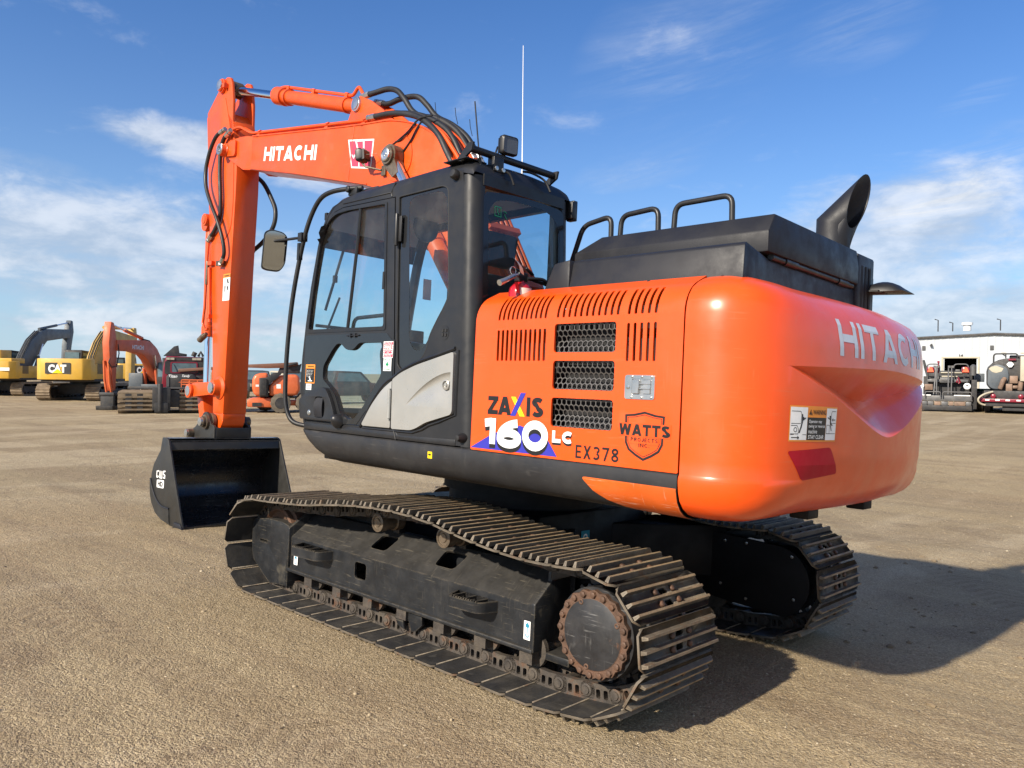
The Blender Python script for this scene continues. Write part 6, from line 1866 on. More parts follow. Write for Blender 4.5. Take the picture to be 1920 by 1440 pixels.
# loose stones, too many to count
st_ = MB()
ico = [(0, 0, 1), (.894, 0, .447), (.276, .851, .447), (-.724, .526, .447), (-.724, -.526, .447), (.276, -.851, .447), (.724, .526, -.447), (-.276, .851, -.447), (-.894, 0, -.447), (-.276, -.851, -.447), (.724, -.526, -.447), (0, 0, -1)]
icf = [(0, 1, 2), (0, 2, 3), (0, 3, 4), (0, 4, 5), (0, 5, 1), (1, 6, 2), (2, 7, 3), (3, 8, 4), (4, 9, 5), (5, 10, 1), (2, 6, 7), (3, 7, 8), (4, 8, 9), (5, 9, 10), (1, 10, 6), (6, 11, 7), (7, 11, 8), (8, 11, 9), (9, 11, 10), (10, 11, 6)]
fa = YAW
for i in range(22000):
    d = 2.2 + 15*rnd.random()**1.9
    a = fa + R(rnd.uniform(-38, 38))
    x, y = CAM.x + d*math.cos(a), CAM.y + d*math.sin(a)
    s_ = .0018 + .0034*rnd.random()**2 + (.009*rnd.random() if rnd.random() < .015 else 0)
    s_ *= (1 + d*.05)
    z = ground_z(x, y)
    vs = []
    q = [rnd.uniform(.6, 1.35) for _ in range(3)]; th = rnd.uniform(0, 6.3); c_, n_ = math.cos(th), math.sin(th)
    for p in ico:
        k = s_*rnd.uniform(.75, 1.2)
        px, py = p[0]*q[0]*k, p[1]*q[1]*k
        vs.append((x + px*c_ - py*n_, y + px*n_ + py*c_, z + p[2]*.6*q[2]*k + s_*.15))
    st_.add(vs, icf, 0 if rnd.random() < .55 else (1 if rnd.random() < .55 else 2))
sto = st_.build('gravel', [flat('tan stone', (.36, .285, .18), .85), flat('pale stone', (.44, .37, .26), .8), flat('dark stone', (.17, .13, .085), .85)], smooth=50)
tag(sto, label='small loose stones scattered over the packed dirt', cat='gravel', kind='stuff')
# clods of dirt
cl_ = MB()
for i in range(150):
    cxy = [(-2.6, -3.2), (-2.9, .9), (-1.2, -5.2), (-3.2, -1.2), (-2.2, -2.0)][i % 5]
    x, y = cxy[0] + rnd.gauss(0, .5), cxy[1] + rnd.gauss(0, .45)
    s_ = .008 + .022*rnd.random()**3
    z = ground_z(x, y); vs = []
    for p in ico:
        k = s_*rnd.uniform(.6, 1.25); vs.append((x + p[0]*k*1.1, y + p[1]*k, z + p[2]*k*.75))
    cl_.add(vs, icf)
clo = cl_.build('dirt_clods', flat('damp clod', (.20, .152, .095), .95), smooth=20)
tag(clo, label='crumbled dark clods of dirt behind the tracks', cat='dirt', kind='stuff')

# ------------------------------------------------------------------ the yard behind
F_PX = 1485.0
def az_of(px): return YAW - math.atan((px - 960)/F_PX)
def spot(px, dist):
    a = az_of(px); return Vector((CAM.x + dist*math.cos(a), CAM.y + dist*math.sin(a), 0))
M['cat'] = paint('construction yellow', (.62, .36, .045), .45, var=.1, dust=.3, dustcol=(.45, .33, .16), vscale=.8, dscale=1.2)
M['boomgrey'] = paint('weathered grey boom paint', (.075, .09, .105), .5, var=.2, vscale=.9, dust=.2, dustcol=(.2, .19, .17))
M['tan'] = paint('faded yellow paint', (.50, .31, .07), .55, var=.15, vscale=.9, dust=.3, dustcol=(.3, .22, .12))
M['bgorange'] = paint('faded orange paint', (.56, .105, .035), .5, var=.12, vscale=.9, dust=.3, dustcol=(.35, .16, .1))
M['bgtrack'] = paint('muddy tracks', (.17, .125, .08), .75, var=.3, vscale=3, dust=.4, dustcol=(.28, .22, .14))
M['bgdark'] = paint('dark machinery', (.022, .022, .024), .6, var=.3, dust=.35, dustcol=(.1, .085, .065), vscale=2)
M['crimson'] = paint('crimson paint', (.20, .010, .026), .35, var=.1, coat=.3)
M['liftorange'] = paint('lift orange paint', (.62, .13, .04), .4, var=.1, dust=.2, dustcol=(.5, .25, .15), coat=.2)
M['tyre'] = paint('dusty tyre', (.12, .10, .075), .9, var=.3, vscale=6)
M['wglass'] = paint('machine window', (.10, .15, .17), .08, var=.2)
M['steelgrey'] = paint('grey steel', (.11, .11, .112), .5, metal=.3, var=.2, vscale=2, dust=.2)
M['brownsteel'] = paint('scorched plate', (.20, .13, .09), .6, var=.3, vscale=3)
M['cream'] = paint('cream paint', (.42, .38, .29), .5, var=.08, dust=.2)
M['sign_orange'] = flat('fluorescent orange', (.85, .13, .05), .5)
M['darkgreen'] = paint('dark green paint', (.01, .07, .04), .5, var=.1)

def oval(L, r, zc, n=9, rib=.035, pitch=.2):
    """ribbed outline of a crawler track, (x, z)"""
    pts = []
    N = int(2*L/pitch/2)
    def seq(k): return rib if k % 2 else 0
    k = 0
    for i in range(2*N): pts.append((-L/2 + L*i/(2*N), zc - r - seq(k))); k += 1
    m = 2*n
    for i in range(m):
        a = -math.pi/2 + math.pi*i/m; q = r + seq(k); pts.append((L/2 + q*math.cos(a), zc + q*math.sin(a))); k += 1
    for i in range(2*N): pts.append((L/2 - L*i/(2*N), zc + r + seq(k))); k += 1
    for i in range(m):
        a = math.pi/2 + math.pi*i/m; q = r + seq(k); pts.append((-L/2 + q*math.cos(a), zc + q*math.sin(a))); k += 1
    return pts
def bg_tracks(root_, L=3.3, r=.42, gauge=1.25, w=.7, mat='bgtrack'):
    zc = r + .035
    for s_ in (-1, 1):
        t = MB(); y = s_*gauge
        outer = oval(L, r, zc)
        inner = [(x, z) for x, z in oval(L, r - .10, zc, 9, 0)]
        t.prism(outer, y - w/2, y + w/2, 'y', [inner])
        t.build('track', M[mat], root_, smooth=0)
        f = MB()
        f.box((-L/2 + .1, y - .22, zc - .22), (L/2 - .1, y + .22, zc + .16))
        for x in (-L/2, L/2): f.lathe((x, y - .2, zc), (0, 1, 0), [(0, r - .11), (.4, r - .11)], 20)
        for k in range(7): f.lathe((-L/2 + .4 + (L-.8)*k/6, y - .24, zc - r + .17), (0, 1, 0), [(0, .09), (.48, .09)], 10)
        for k in range(2): f.lathe((-.6 + 1.2*k, y - .2, zc + .22), (0, 1, 0), [(0, .07), (.4, .07)], 10)
        f.build('track_frame', M['bgdark'], root_)
    c = MB(); c.box((-.9, -gauge + .2, zc - .1), (.9, gauge - .2, zc + .4)); c.lathe((0, 0, zc + .3), (0, 0, 1), [(0, .75), (.35, .75)], 24)
    c.build('centre_frame', M['bgdark'], root_)
def bg_excavator(label, px, dist, heading, body, boomm, boom, arm, armcyl, boomcyl, tool=None, sc=1.0, plate=None, cabmat=None, width=1.4, group=None, lett=None, cabtop=3.0, hood=True):
    r0 = spot(px, dist)
    ro = empty('excavator', r0, heading, label, 'excavator', group)
    ro.scale = (sc, sc, sc)
    bg_tracks(ro)
    w = width
    cwb = MB()
    pl_ = [(-2.05, w), (-2.45, w - .06), (-2.72, w - .35), (-2.82, .5), (-2.84, 0), (-2.82, -.5), (-2.72, -w + .35), (-2.45, -w + .06), (-2.05, -w)]
    cwb.prism(pl_, 1.12, 2.22, 'z')
    co = cwb.build('counterweight', M[body], ro, bevel=.05, seg=2)
    sd = MB()
    for s_ in (-1, 1):
        sd.box((-2.05, min(s_*.55, s_*(w - .02)), 1.16), (.35 if s_ > 0 else 1.6, max(s_*.55, s_*(w - .02)), 2.12 if s_ > 0 else 1.95))
    sd.box((-2.05, -.55, 1.16), (-.4, .55, 2.05)); sd.box((-2.0, -.6, 1.1), (1.7, .6, 1.3))
    so = sd.build('body', M[body], ro, bevel=.03)
    ve = MB()
    for s_ in (-1, 1):
        for k in range(9): ve.box((-1.75, min(s_*w, s_*(w - .012)), 1.45 + .06*k), (-1.05, max(s_*w, s_*(w - .012)), 1.485 + .06*k))
    ve.build('louvre', M['bgdark'], so)
    sk2 = MB(); sk2.box((-2.05, -w + .04, 1.02), (1.75, w - .04, 1.17)); sk2.build('deck_frame', M['bgdark'], ro, bevel=.02)
    if hood:
        hd2 = MB(); hd2.prism([(-2.3, -w + .4), (-.7, -w + .4), (-.7, w - .5), (-2.3, w - .5)], 2.1, 2.42, 'z'); hd2.build('engine_hood', M[body], ro, bevel=.05)
    cbm = MB()
    cbm.prism([(.38, 1.15), (1.75, 1.15), (1.86, 1.75), (1.72, 2.6), (1.5, cabtop - .05), (.42, cabtop), (.36, 2.2)], .38, w - .02, 'y')
    cbo = cbm.build('cab', M[cabmat or 'bgdark'], ro, bevel=.05, seg=2)
    wg = MB()
    wg.box((.345, .50, 2.25), (.372, w - .14, cabtop - .14))
    for y in (.372, w - .016):
        wg.prism([(.55, 1.95), (.55, cabtop - .16), (1.42, cabtop - .2), (1.62, 2.5), (1.72, 1.95)], y - .003, y + .003, 'y')
    wg.prism([(1.872, 1.75), (1.735, 2.6), (1.54, cabtop - .12), (1.52, cabtop - .12), (1.715, 2.6), (1.852, 1.75)], .48, w - .12, 'y')
    wg.build('window', M['wglass'], cbo)
    bo = MB(); bo.prism(boom, -.38, .08, 'y')
    boo_ = bo.build('boom', M[boomm], ro, bevel=.02)
    ho = MB()
    for y in (-.30, -.2, -.05): ho.tube([(x - .05, y, z + .06) for x, z in boom[:max(3, len(boom)//2 - 1)]], .035, 6)
    ho.build('hydraulic_line', M['bgdark'], boo_, smooth=60)
    ar = MB(); ar.prism(arm, -.33, .03, 'y'); aro_ = ar.build('arm', M[boomm], ro, bevel=.02)
    a, b = [Vector((p[0], -.15, p[1])) for p in armcyl]
    d = (b - a)
    ac_ = MB(); ac_.cyl(a, a + d*.58, .095, 14); aco_ = ac_.build('arm_cylinder', M[boomm], ro)
    rd = MB(); rd.cyl(a + d*.58, b, .055, 12); rd.build('piston_rod', M['chrome'], aco_)
    for y in (-.50, .20):
        a, b = [Vector((p[0], y, p[1])) for p in boomcyl]; d = b - a
        q = MB(); q.cyl(a, a + d*.6, .095, 14); qo = q.build('boom_cylinder', M[boomm], ro)
        q = MB(); q.cyl(a + d*.6, b, .055, 12); q.build('piston_rod', M['chrome'], qo)
    if tool: tool(ro)
    if plate:
        p_ = MB()
        f0 = lambda o_: (lambda u, v: (-2.842 - o_ + .03*abs(u), -u, v))
        pc = plate
        p_.poly(rect(pc[0], pc[1], pc[2], pc[3], .04), f0(.012), mi=0)
        W_, H_ = pc[1]-pc[0], pc[3]-pc[2]
        p_.text('CAT', (pc[0] + .13*W_, pc[1] - .16*W_, pc[2] + .10*H_, pc[2] + .84*H_), f0(.02), 1, bold=.06)
        xc = pc[0] + .5*W_
        p_.poly([(xc - .22*W_, pc[2] + .06*H_), (xc + .22*W_, pc[2] + .06*H_), (xc + .02*W_, pc[2] + .42*H_), (xc - .02*W_, pc[2] + .42*H_)], f0(.027), mi=2)
        p_.build('name_plate', [M['bgdark'], M['white'], M['yellow']], co, smooth=0, recalc=False)
    if lett: lett(boo_)
    return ro
def bucket_tool(x, z, s=1.0, mat='bgdark'):
    def f(ro):
        m = MB(); m.prism([(x, z), (x + .25*s, z - .1*s), (x + .35*s, z - .6*s), (x + .1*s, z - 1.0*s), (x - .7*s, z - 1.05*s), (x - .25*s, z - .2*s)], -.75*s, .45*s, 'y')
        m.build('bucket', M[mat], ro, bevel=.02)
    return f
deg = math.degrees
# A: yellow machine with a grey boom at the left edge
hA = az_of(25) - R(28)
def tagA(ro):
    bucket_tool(6.4, 1.1)(ro)
    m = MB(); m.poly(rect(.62, 1.25, 1.62, 1.82), lambda u, v: (-2.82, -u, v), mi=0); m.poly(rect(.50, .60, 1.62, 1.82), lambda u, v: (-2.83, -u, v), mi=1); m.build('model_plate', [M['white'], M['red']], ro, smooth=0)
    m = MB(); m.box((-1.9, -.2, 2.1), (-.6, 1.35, 2.95)); m.build('machinery_box', M['cat'], ro, bevel=.04)
    m = MB(); m.tube([(1.2, -1.3, 1.9), (1.2, -1.3, 2.45), (1.9, -1.3, 2.45), (2.0, -1.3, 1.2)], .03, 6); m.build('handrail', M['bgdark'], ro)
bg_excavator('yellow excavator with a dark grey boom, at the left edge behind the dirt lot', 25, 62, hA, 'cat', 'boomgrey',
    [(.0, 1.9), (.6, 2.7), (1.5, 3.7), (2.6, 4.35), (3.6, 4.6), (6.9, 4.75), (7.0, 4.15), (3.6, 3.75), (2.6, 3.0), (1.6, 1.9), (.5, 1.4)],
    [(6.35, 1.3), (6.5, 3.6), (6.75, 4.4), (6.9, 5.0), (7.2, 5.45), (7.45, 5.4), (7.6, 4.6), (7.3, 3.6), (6.75, 1.2)],
    [(2.9, 4.55), (7.1, 5.25)], [(1.4, 1.3), (2.7, 3.5)], tagA, 1.0, None, width=1.5)
# B: yellow machine seen from behind
hB = az_of(160) - R(24)
bg_excavator('yellow excavator seen from behind with a black name plate, left of the faded orange excavator', 160, 52, hB, 'cat', 'tan',
    [(.0, 1.7), (.35, 2.4), (1.0, 3.2), (1.8, 3.8), (2.6, 4.0), (5.9, 3.75), (5.95, 3.3), (2.7, 3.3), (1.7, 2.3), (.9, 1.4)],
    [(5.35, 1.0), (5.4, 2.7), (5.6, 3.6), (5.8, 4.3), (6.15, 4.3), (6.3, 3.7), (6.1, 2.7), (5.75, .9)],
    [(1.9, 4.1), (5.9, 4.25)], [(1.3, 1.2), (2.0, 2.9)], bucket_tool(5.4, 1.0), 1.05, (-.75, .52, 1.42, 2.0), cabtop=2.75, hood=False)
# C: orange machine with its boom towards the camera
hC = az_of(306) + math.pi - R(25)
def toolC(ro):
    m = MB(); m.box((5.55, -.5, .1), (5.75, .2, .85)); m.box((6.05, -.5, .1), (6.25, .2, .85)); m.box((5.5, -.55, .75), (6.3, .25, .92)); m.prism([(5.4, .0), (6.5, .0), (6.55, .22), (5.45, .22)], -.6, .3, 'y')
    m.tube([(5.9, -.15, .1), (5.9, -.15, 1.0)], .12, 10); m.build('grapple_coupler', M['bgdark'], ro, bevel=.02)
    m = MB(); m.tube([(6.36, -.02, 2.6), (6.22, -.02, 1.4), (6.05, -.02, .95)], .07, 10); m.tube([(6.36, -.26, 2.6), (6.28, -.26, 1.6), (6.08, -.26, .95)], .06, 10); m.build('bucket_cylinder', M['liftorange'], ro, smooth=60)
    m = MB(); m.tube([(5.6, .09, 3.5), (5.55, .12, 3.0), (5.75, .1, 2.3), (6.2, .08, 2.25)], .03, 6); m.tube([(6.4, .08, 2.7), (6.6, .12, 2.5), (6.3, .1, 2.3)], .03, 6); m.build('hydraulic_hose', M['bgdark'], ro, smooth=60)
def lettC(bo):
    m = MB(); m.text('HITACHI', (-4.05, -2.75, 3.28, 3.52), lambda u, v: (-u, .085, v), bold=.03)
    m.text('HITACHI', (2.75, 4.05, 3.28, 3.52), lambda u, v: (u, -.385, v), bold=.03); m.build('boom_lettering', M['lett'], bo, smooth=0)
bg_excavator('faded orange excavator facing the camera with its arm lowered, beside the crimson tracked carrier', 308, 43, hC, 'boomgrey', 'bgorange',
    [(.1, 1.9), (.3, 2.4), (.65, 2.95), (1.1, 3.4), (1.9, 3.78), (2.6, 3.84), (5.65, 3.72), (5.7, 3.15), (3.9, 3.15), (2.75, 3.0), (2.2, 2.7), (1.6, 2.1), (1.15, 1.5), (.4, 1.3)],
    [(5.72, 1.05), (5.62, 2.4), (5.58, 3.4), (5.76, 4.2), (5.92, 4.62), (6.18, 4.66), (6.30, 4.2), (6.40, 3.55), (6.32, 2.6), (6.15, 2.1), (5.98, 1.0)],
    [(2.5, 3.95), (5.9, 4.55)], [(1.3, 1.1), (1.7, 3.0)], toolC, .82, None, lett=lettC, hood=True, cabtop=2.45)
# D: another yellow machine further back
hD = az_of(240) + R(6)
bg_excavator('yellow excavator far back, seen through the arch of the orange excavator boom', 246, 66, hD, 'cat', 'tan',
    [(.0, 1.9), (.4, 2.6), (1.3, 3.1), (2.0, 3.0), (3.2, 2.6), (3.2, 2.2), (1.6, 2.3), (.7, 1.5)],
    [(3.0, .9), (2.9, 2.3), (3.0, 3.0), (3.3, 3.0), (3.45, 2.3), (3.3, .9)],
    [(1.4, 3.2), (3.1, 2.95)], [(1.1, 1.2), (1.7, 2.4)], bucket_tool(3.0, 1.0), 1.0, (-.1, 1.0, 1.45, 2.1), cabtop=2.7, hood=False)

def yard(name, px, dist, label, cat, rz=0.0):
    """an empty on the ground facing the camera: x to the right, y away, z up"""
    a = az_of(px)
    o = empty(name, spot(px, dist), a - math.pi/2 + rz, label, cat)
    k = dist/F_PX*math.sqrt(1 + ((px-960)/F_PX)**2)
    k = dist/math.hypot(F_PX, px - 960)
    hy = 704 + (px - 960)*.0115
    cs_ = math.hypot(F_PX, px - 960)/F_PX        # wide-angle stretch sideways
    def X(p): return (p - px)*k/cs_
    def Z(q): return 1.70 + (hy - q)*k
    return o, X, Z
# crimson tracked carrier
o, X, Z = yard('tracked_carrier', 322, 36.6, 'crimson tracked carrier with a black engine cover and wide tracks, facing the camera', 'tracked vehicle')
for p0, p1 in ((228, 290), (336, 396)):
    t = MB()
    out_ = oval(2.9, .40, .44, 7, .05, .36)
    q = MB(); q.prism(out_, X(p0), X(p1), 'x', [[(a, b) for a, b in oval(2.9, .30, .44, 7, 0, .36)]])
    q.build('track', M['bgtrack'], o, smooth=0)
    for zz in (.14, .31, .48, .64, .78):
        q = MB(); q.box((X(p0), -1.97 + .10*max(0, zz-.5), zz), (X(p1), -1.92, zz + .065)); q.build('crossbar', M['bgtrack'], o)
    for f_ in (.30, .62):
        q = MB(); q.box((X(p0 + (p1-p0)*f_) - .11, -1.945, .10), (X(p0 + (p1-p0)*f_) + .11, -1.91, .80)); q.build('track_belt', M['bgdark'], o)
q = MB(); q.box((X(289), -1.9, .25), (X(337), 1.2, .95)); q.box((X(288), -2.2, .15), (X(320), -1.9, 1.05)); q.box((X(292), -2.25, .05), (X(316), -1.95, .45)); q.tube([(X(302), -2.2, .1), (X(302), -2.2, 1.2)], .10, 10)
q.build('chassis', M['bgdark'], o, bevel=.02)
q = MB(); q.prism([(X(303), .95), (X(306), Z(690)), (X(311), Z(668.5)), (X(385), Z(670)), (X(389), Z(690)), (X(388), .95)], -.7, .9, 'y')
cb2 = q.build('cab', M['crimson'], o, bevel=.05, seg=2)
q = MB(); q.box((X(312), -.74, Z(676.5)), (X(384), -.69, Z(670.5))); q.build('light_bar', M['bgdark'], cb2)
for p in (316, 322, 364, 372):
    q = MB(); q.box((X(p) - .09, -.77, Z(675.5)), (X(p) + .09, -.735, Z(671.5))); q.build('headlight', M['cream'], cb2)
q = MB(); q.prism(rect(X(309), X(385), Z(702), Z(677.5), .08), -.725, -.715, 'y'); q.build('window_surround', M['bgdark'], cb2)
q = MB(); q.prism(rect(X(319), X(370), Z(700), Z(679), .08), -.745, -.725, 'y', [rect(X(321.5), X(367.5), Z(698), Z(681), .06)]); q.build('window_trim', M['crimson'], cb2)
q = MB(); q.prism(rect(X(321.5), X(367.5), Z(698), Z(681), .06), -.735, -.727, 'y'); q.tube([(X(324), -.75, Z(683)), (X(331), -.75, Z(697))], .02, 6); q.build('windscreen', M['wglass'], cb2)
q = MB(); q.prism([(X(312), 1.0), (X(312), Z(706)), (X(318), Z(701)), (X(360), Z(701)), (X(366), Z(706)), (X(366), 1.0)], -1.75, -.70, 'y'); q.box((X(366), -1.2, 1.0), (X(380), -.7, Z(704)))
hd3 = q.build('engine_cover', M['bgdark'], o, bevel=.04)
q = MB()
for (p0, p1, t_) in ((316, 332, 'Titan'), (340, 355, 'Tandy')): q.text(t_, (X(p0), X(p1), Z(708), Z(702.5)), lambda u, v: (u, -1.757, v), bold=.03, shear=.35)
q.build('hood_lettering', M['white'], hd3, smooth=0)
q = MB(); q.box((X(313), -1.77, Z(724)), (X(317), -1.75, Z(706))); q.box((X(303), -1.82, Z(727.5)), (X(372), -1.70, Z(725))); q.build('bumper', M['steelgrey'], hd3)
q = MB(); q.tube([(X(309), -.3, Z(725)), (X(309), -.3, Z(672))], .10, 10); q.build('exhaust_stack', M['bgdark'], o)
q = MB(); q.prism([(X(306), Z(668)), (X(326), Z(650)), (X(334), Z(648)), (X(336), Z(662)), (X(350), Z(664)), (X(350), Z(668))], -.2, .5, 'y'); q.tube([(X(362), 0, Z(668)), (X(366), 0, Z(660))], .1, 8); q.tube([(X(372), .2, Z(668)), (X(377), .2, Z(659)), (X(382), .2, Z(668))], .06, 8)
q.build('roof_equipment', M['bgdark'], cb2, bevel=.03)

# boom lift: chassis to the right of the arm, platform to the left of it
o, X, Z = yard('boom_lift', 505, 35.6, 'orange boom lift with its boom stowed and an orange railed platform behind the excavator arm', 'boom lift')
def shell_(name, prof, y0, y1, bev=.12):
    q = MB(); q.prism(prof, y0, y1, 'y'); return q.build(name, M['liftorange'], o, bevel=bev, seg=3)
shell_('turret_cover', [(X(476), Z(739)), (X(473.5), Z(727)), (X(474), Z(712)), (X(478), Z(703)), (X(488), Z(700)), (X(503), Z(699)), (X(503), Z(742)), (X(484), Z(742))], -.9, .9)
shell_('turret_cover', [(X(505), Z(742)), (X(505), Z(725)), (X(512), Z(714)), (X(523), Z(704)), (X(537), Z(703)), (X(545), Z(702)), (X(557), Z(702)), (X(561), Z(708)), (X(562), Z(730)), (X(556), Z(741))], -.9, .9)
q = MB(); q.prism([(X(487), Z(741)), (X(486.5), Z(709)), (X(500), Z(708)), (X(512), Z(699)), (X(530), Z(698)), (X(516), Z(712)), (X(503), Z(720)), (X(503), Z(743)), (X(489), Z(743))], -1.0, -.85, 'y'); q.box((X(488), -1.06, Z(741)), (X(500), -.98, Z(710))); q.build('control_box', M['bgdark'], o, bevel=.02)
q = MB(); q.prism([(X(465), Z(762)), (X(465), Z(749)), (X(475), Z(746)), (X(519), Z(746)), (X(519), Z(763))], -.85, .85, 'y'); q.box((X(519), -.6, Z(760)), (X(560), .6, Z(750))); q.build('chassis', M['liftorange'], o, bevel=.04)
q = MB(); q.box((X(474), -.90, Z(761)), (X(491), -.86, Z(754))); q.box((X(488), -.3, Z(766)), (X(510), .3, Z(762))); q.lathe((0, 0, .95), (0, 0, 1), [(0, .5), (.25, .5)], 16); q.build('axle', M['bgdark'], o)
for wx, wy in ((X(526), -.85), (X(526), .85), (X(573), -.85), (X(573), .85), (X(497), .95)):
    q = MB(); 
    pr_ = []
    for k in range(48):
        a = 2*math.pi*k/48; rr = .40 + (.022 if k % 4 < 2 else 0); pr_.append((wx + rr*math.cos(a), .42 + rr*math.sin(a)))
    q.prism(pr_, wy - .17, wy + .17, 'y'); wo = q.build('wheel', M['tyre'], o, bevel=.02)
    q = MB(); q.lathe((wx, wy - .175, .42), (0, -1, 0), [(0, .24), (.01, .22), (-.05, .18), (-.05, .01)], 16); q.build('rim', M['bgdark'], wo)
bmr = MB(); bmr.prism([(X(455), Z(690)), (X(455), Z(685)), (X(540), Z(680)), (X(558), Z(678.5)), (X(560), Z(684)), (X(530), Z(690)), (X(500), Z(691))], -.18, .18, 'y'); bmr.prism([(X(340), Z(700)), (X(340), Z(694)), (X(456), Z(686)), (X(456), Z(690))], -.13, .13, 'y')
bmo = bmr.build('boom', paint('brown boom paint', (.16, .075, .045), .5), o, bevel=.02)
q = MB(); q.tube([(X(535), -.22, Z(686)), (X(556), -.22, Z(681))], .06, 8); q.prism([(X(520), Z(700)), (X(524), Z(690)), (X(560), Z(684)), (X(566), Z(681)), (X(562), Z(700))], -.1, .1, 'y'); q.box((X(459), -.2, Z(690)), (X(464), .2, Z(684))); q.build('boom_knuckle', M['bgdark'], o, bevel=.02)
q = MB(); q.poly(rect(X(518), X(526), Z(728), Z(720)), lambda u, v: (u, -.905, v)); q.poly(rect(X(480), X(486), Z(725), Z(721)), lambda u, v: (u, -.905, v)); q.build('sticker', M['white'], o, smooth=0)
# its railed platform
pf = MB()
x0, x1 = X(349), X(405)
zt, zm, zb = Z(714), Z(722), Z(757)
for y in (-.9, -.05):
    for z in (zt, zm, Z(741)): pf.tube([(x0, y, z), (x1, y, z)], .028, 6)
    for x in [x0 + (x1-x0)*k/4 for k in range(5)]: pf.tube([(x, y, zt), (x, y, zb)], .026, 6)
for x in (x0, x1):
    for z in (zt, zm): pf.tube([(x, -.9, z), (x, -.05, z)], .028, 6)
pf.box((x0 - .05, -.95, Z(765)), (x1 + .05, 0, Z(757))); pf.tube([(X(342.5), -.9, Z(718)), (x1, -.9, Z(718))], .03, 6)
pf.box((x1 - .1, -.6, Z(757)), (x1 + .1, -.3, Z(695)))
pf.build('platform', M['liftorange'], o)
# dark pickup between the lift and the far machines
def pickup(px, dist, label, col, rz=0):
    o, X, Z = yard('pickup_truck', px, dist, label, 'pickup truck', rz)
    q = MB(); q.prism([(-2.7, .45), (2.6, .45), (2.7, .75), (2.62, 1.05), (1.2, 1.18), (.6, 1.80), (-.9, 1.84), (-1.1, 1.2), (-2.65, 1.18)], -.92, .92, 'y'); b = q.build('body', col, o, bevel=.07, seg=2)
    q = MB()
    for y in (-.925, .925): q.prism([(-.85, 1.25), (-.75, 1.72), (.5, 1.70), (.95, 1.25)], y - .004, y + .004, 'y')
    q.prism([(1.17, 1.22), (.64, 1.76), (.62, 1.76), (1.15, 1.22)], -.8, .8, 'y'); q.build('window', M['wglass'], b)
    for x in (-1.75, 1.7):
        for y in (-.85, .85):
            q = MB(); q.lathe((x, y - .13, .40), (0, 1, 0), [(0, .3), (.03, .40), (.23, .40), (.26, .3)], 20); q.build('wheel', M['tyre'], o)
    q = MB()
    for y in (-.7, .7): q.box((2.6, y - .18, .78), (2.71, y + .18, .98))
    q.build('headlight', M['cream'], b)
    return o
pickup(474, 56, 'dark grey pickup truck parked behind the orange boom lift, next to the arm', M['bgdark'], R(-75))
pickup(540, 58, 'white pickup truck parked behind the right end of the orange boom lift', M['cream'], R(-60))
pickup(648, 46, 'black pickup truck seen through the lower door glass of the cab', M['bgdark'], R(20))

# white metal building
o, X, Z = yard('warehouse', 1840, 86, 'long white metal warehouse with an open dark doorway numbered 14', 'building')
M['siding'] = paint('white metal siding', (.44, .475, .51), .5, var=.05, vscale=.3, dust=.05, dustcol=(.5, .46, .4))
q = MB()
xl, xr_ = -24.0, 26.0; zr = Z(625.5); ze = zr - (Z(625.5) - Z(631.5))*26.0/abs(X(1862) - X(1716))
ridge = X(1862)
N_ = 320
# ribbed cladding with the doorway left open
dx0, dx1, dz = X(1766.5), X(1832.5), Z(672)
rowb, rowd = [], []
for i in range(N_ + 1):
    x = xl + (xr_-xl)*i/N_
    rowb.append(x)
def rib(i): return 0.0 if i % 4 else -.035
def ztop(x): return zr - (zr - ze)*abs(x - ridge)/26.0
for i in range(N_):
    x0, x1 = rowb[i], rowb[i+1]
    zb0 = dz if (x0 > dx0 and x1 < dx1) else 0.0
    q.add([(x0, rib(i), zb0), (x1, rib(i+1), zb0), (x1, rib(i+1), ztop(x1)), (x0, rib(i), ztop(x0))], [(0, 1, 2, 3)])
q.add([(xl, 0, 0), (xl, 40, 0), (xl, 40, ze), (xl, 0, ze), (xr_, 0, 0), (xr_, 40, 0), (xr_, 40, ze), (xr_, 0, ze)], [(0, 1, 2, 3), (4, 5, 6, 7), (1, 5, 6, 2)])
wo = q.build('wall', M['siding'], o, smooth=0, recalc=False)
q = MB(); q.add([(xl - .2, -.25, ztop(xl)), (ridge, -.25, zr), (xr_ + .2, -.25, ztop(xr_)), (xr_ + .2, 40, ztop(xr_)), (ridge, 40, zr), (xl - .2, 40, ztop(xl))], [(0, 1, 4, 5), (1, 2, 3, 4)])
q.tube([(xl - .2, -.22, ztop(xl) - .05), (ridge, -.22, zr - .05), (xr_ + .2, -.22, ztop(xr_) - .05)], .10, 6)
rfo2 = q.build('roof', M['steelgrey'], o, smooth=0)
q = MB(); q.lathe((X(1810), 4, 6.6), (0, 0, 1), [(0, .35), (.55, .35), (.55, .5), (.8, .5), (.85, .2)], 16); q.build('roof_vent', M['white'], rfo2)
for p, h_ in ((1754, .9), (1783, .6), (1874, .8)):
    q = MB(); q.tube([(X(p), 1, 6.4), (X(p), 1, 6.6 + h_), (X(p) - .3, 1, 6.7 + h_)], .05, 6); q.build('roof_lamp_post', M['bgdark'], rfo2)
q = MB(); q.box((dx0 - 1, .3, 0), (dx1 + 1, 14, .05)); q.box((dx0 - 1, 14, 0), (dx1 + 1, 14.1, 5)); q.box((dx0 - 1, .3, dz + .3), (dx1 + 1, 14, dz + .4)); q.box((dx0 - 1.1, .3, 0), (dx0 - 1, 14, 5)); q.box((dx1 + 1, .3, 0), (dx1 + 1.1, 14, 5)); q.build('doorway', M['dark'], o, smooth=0)
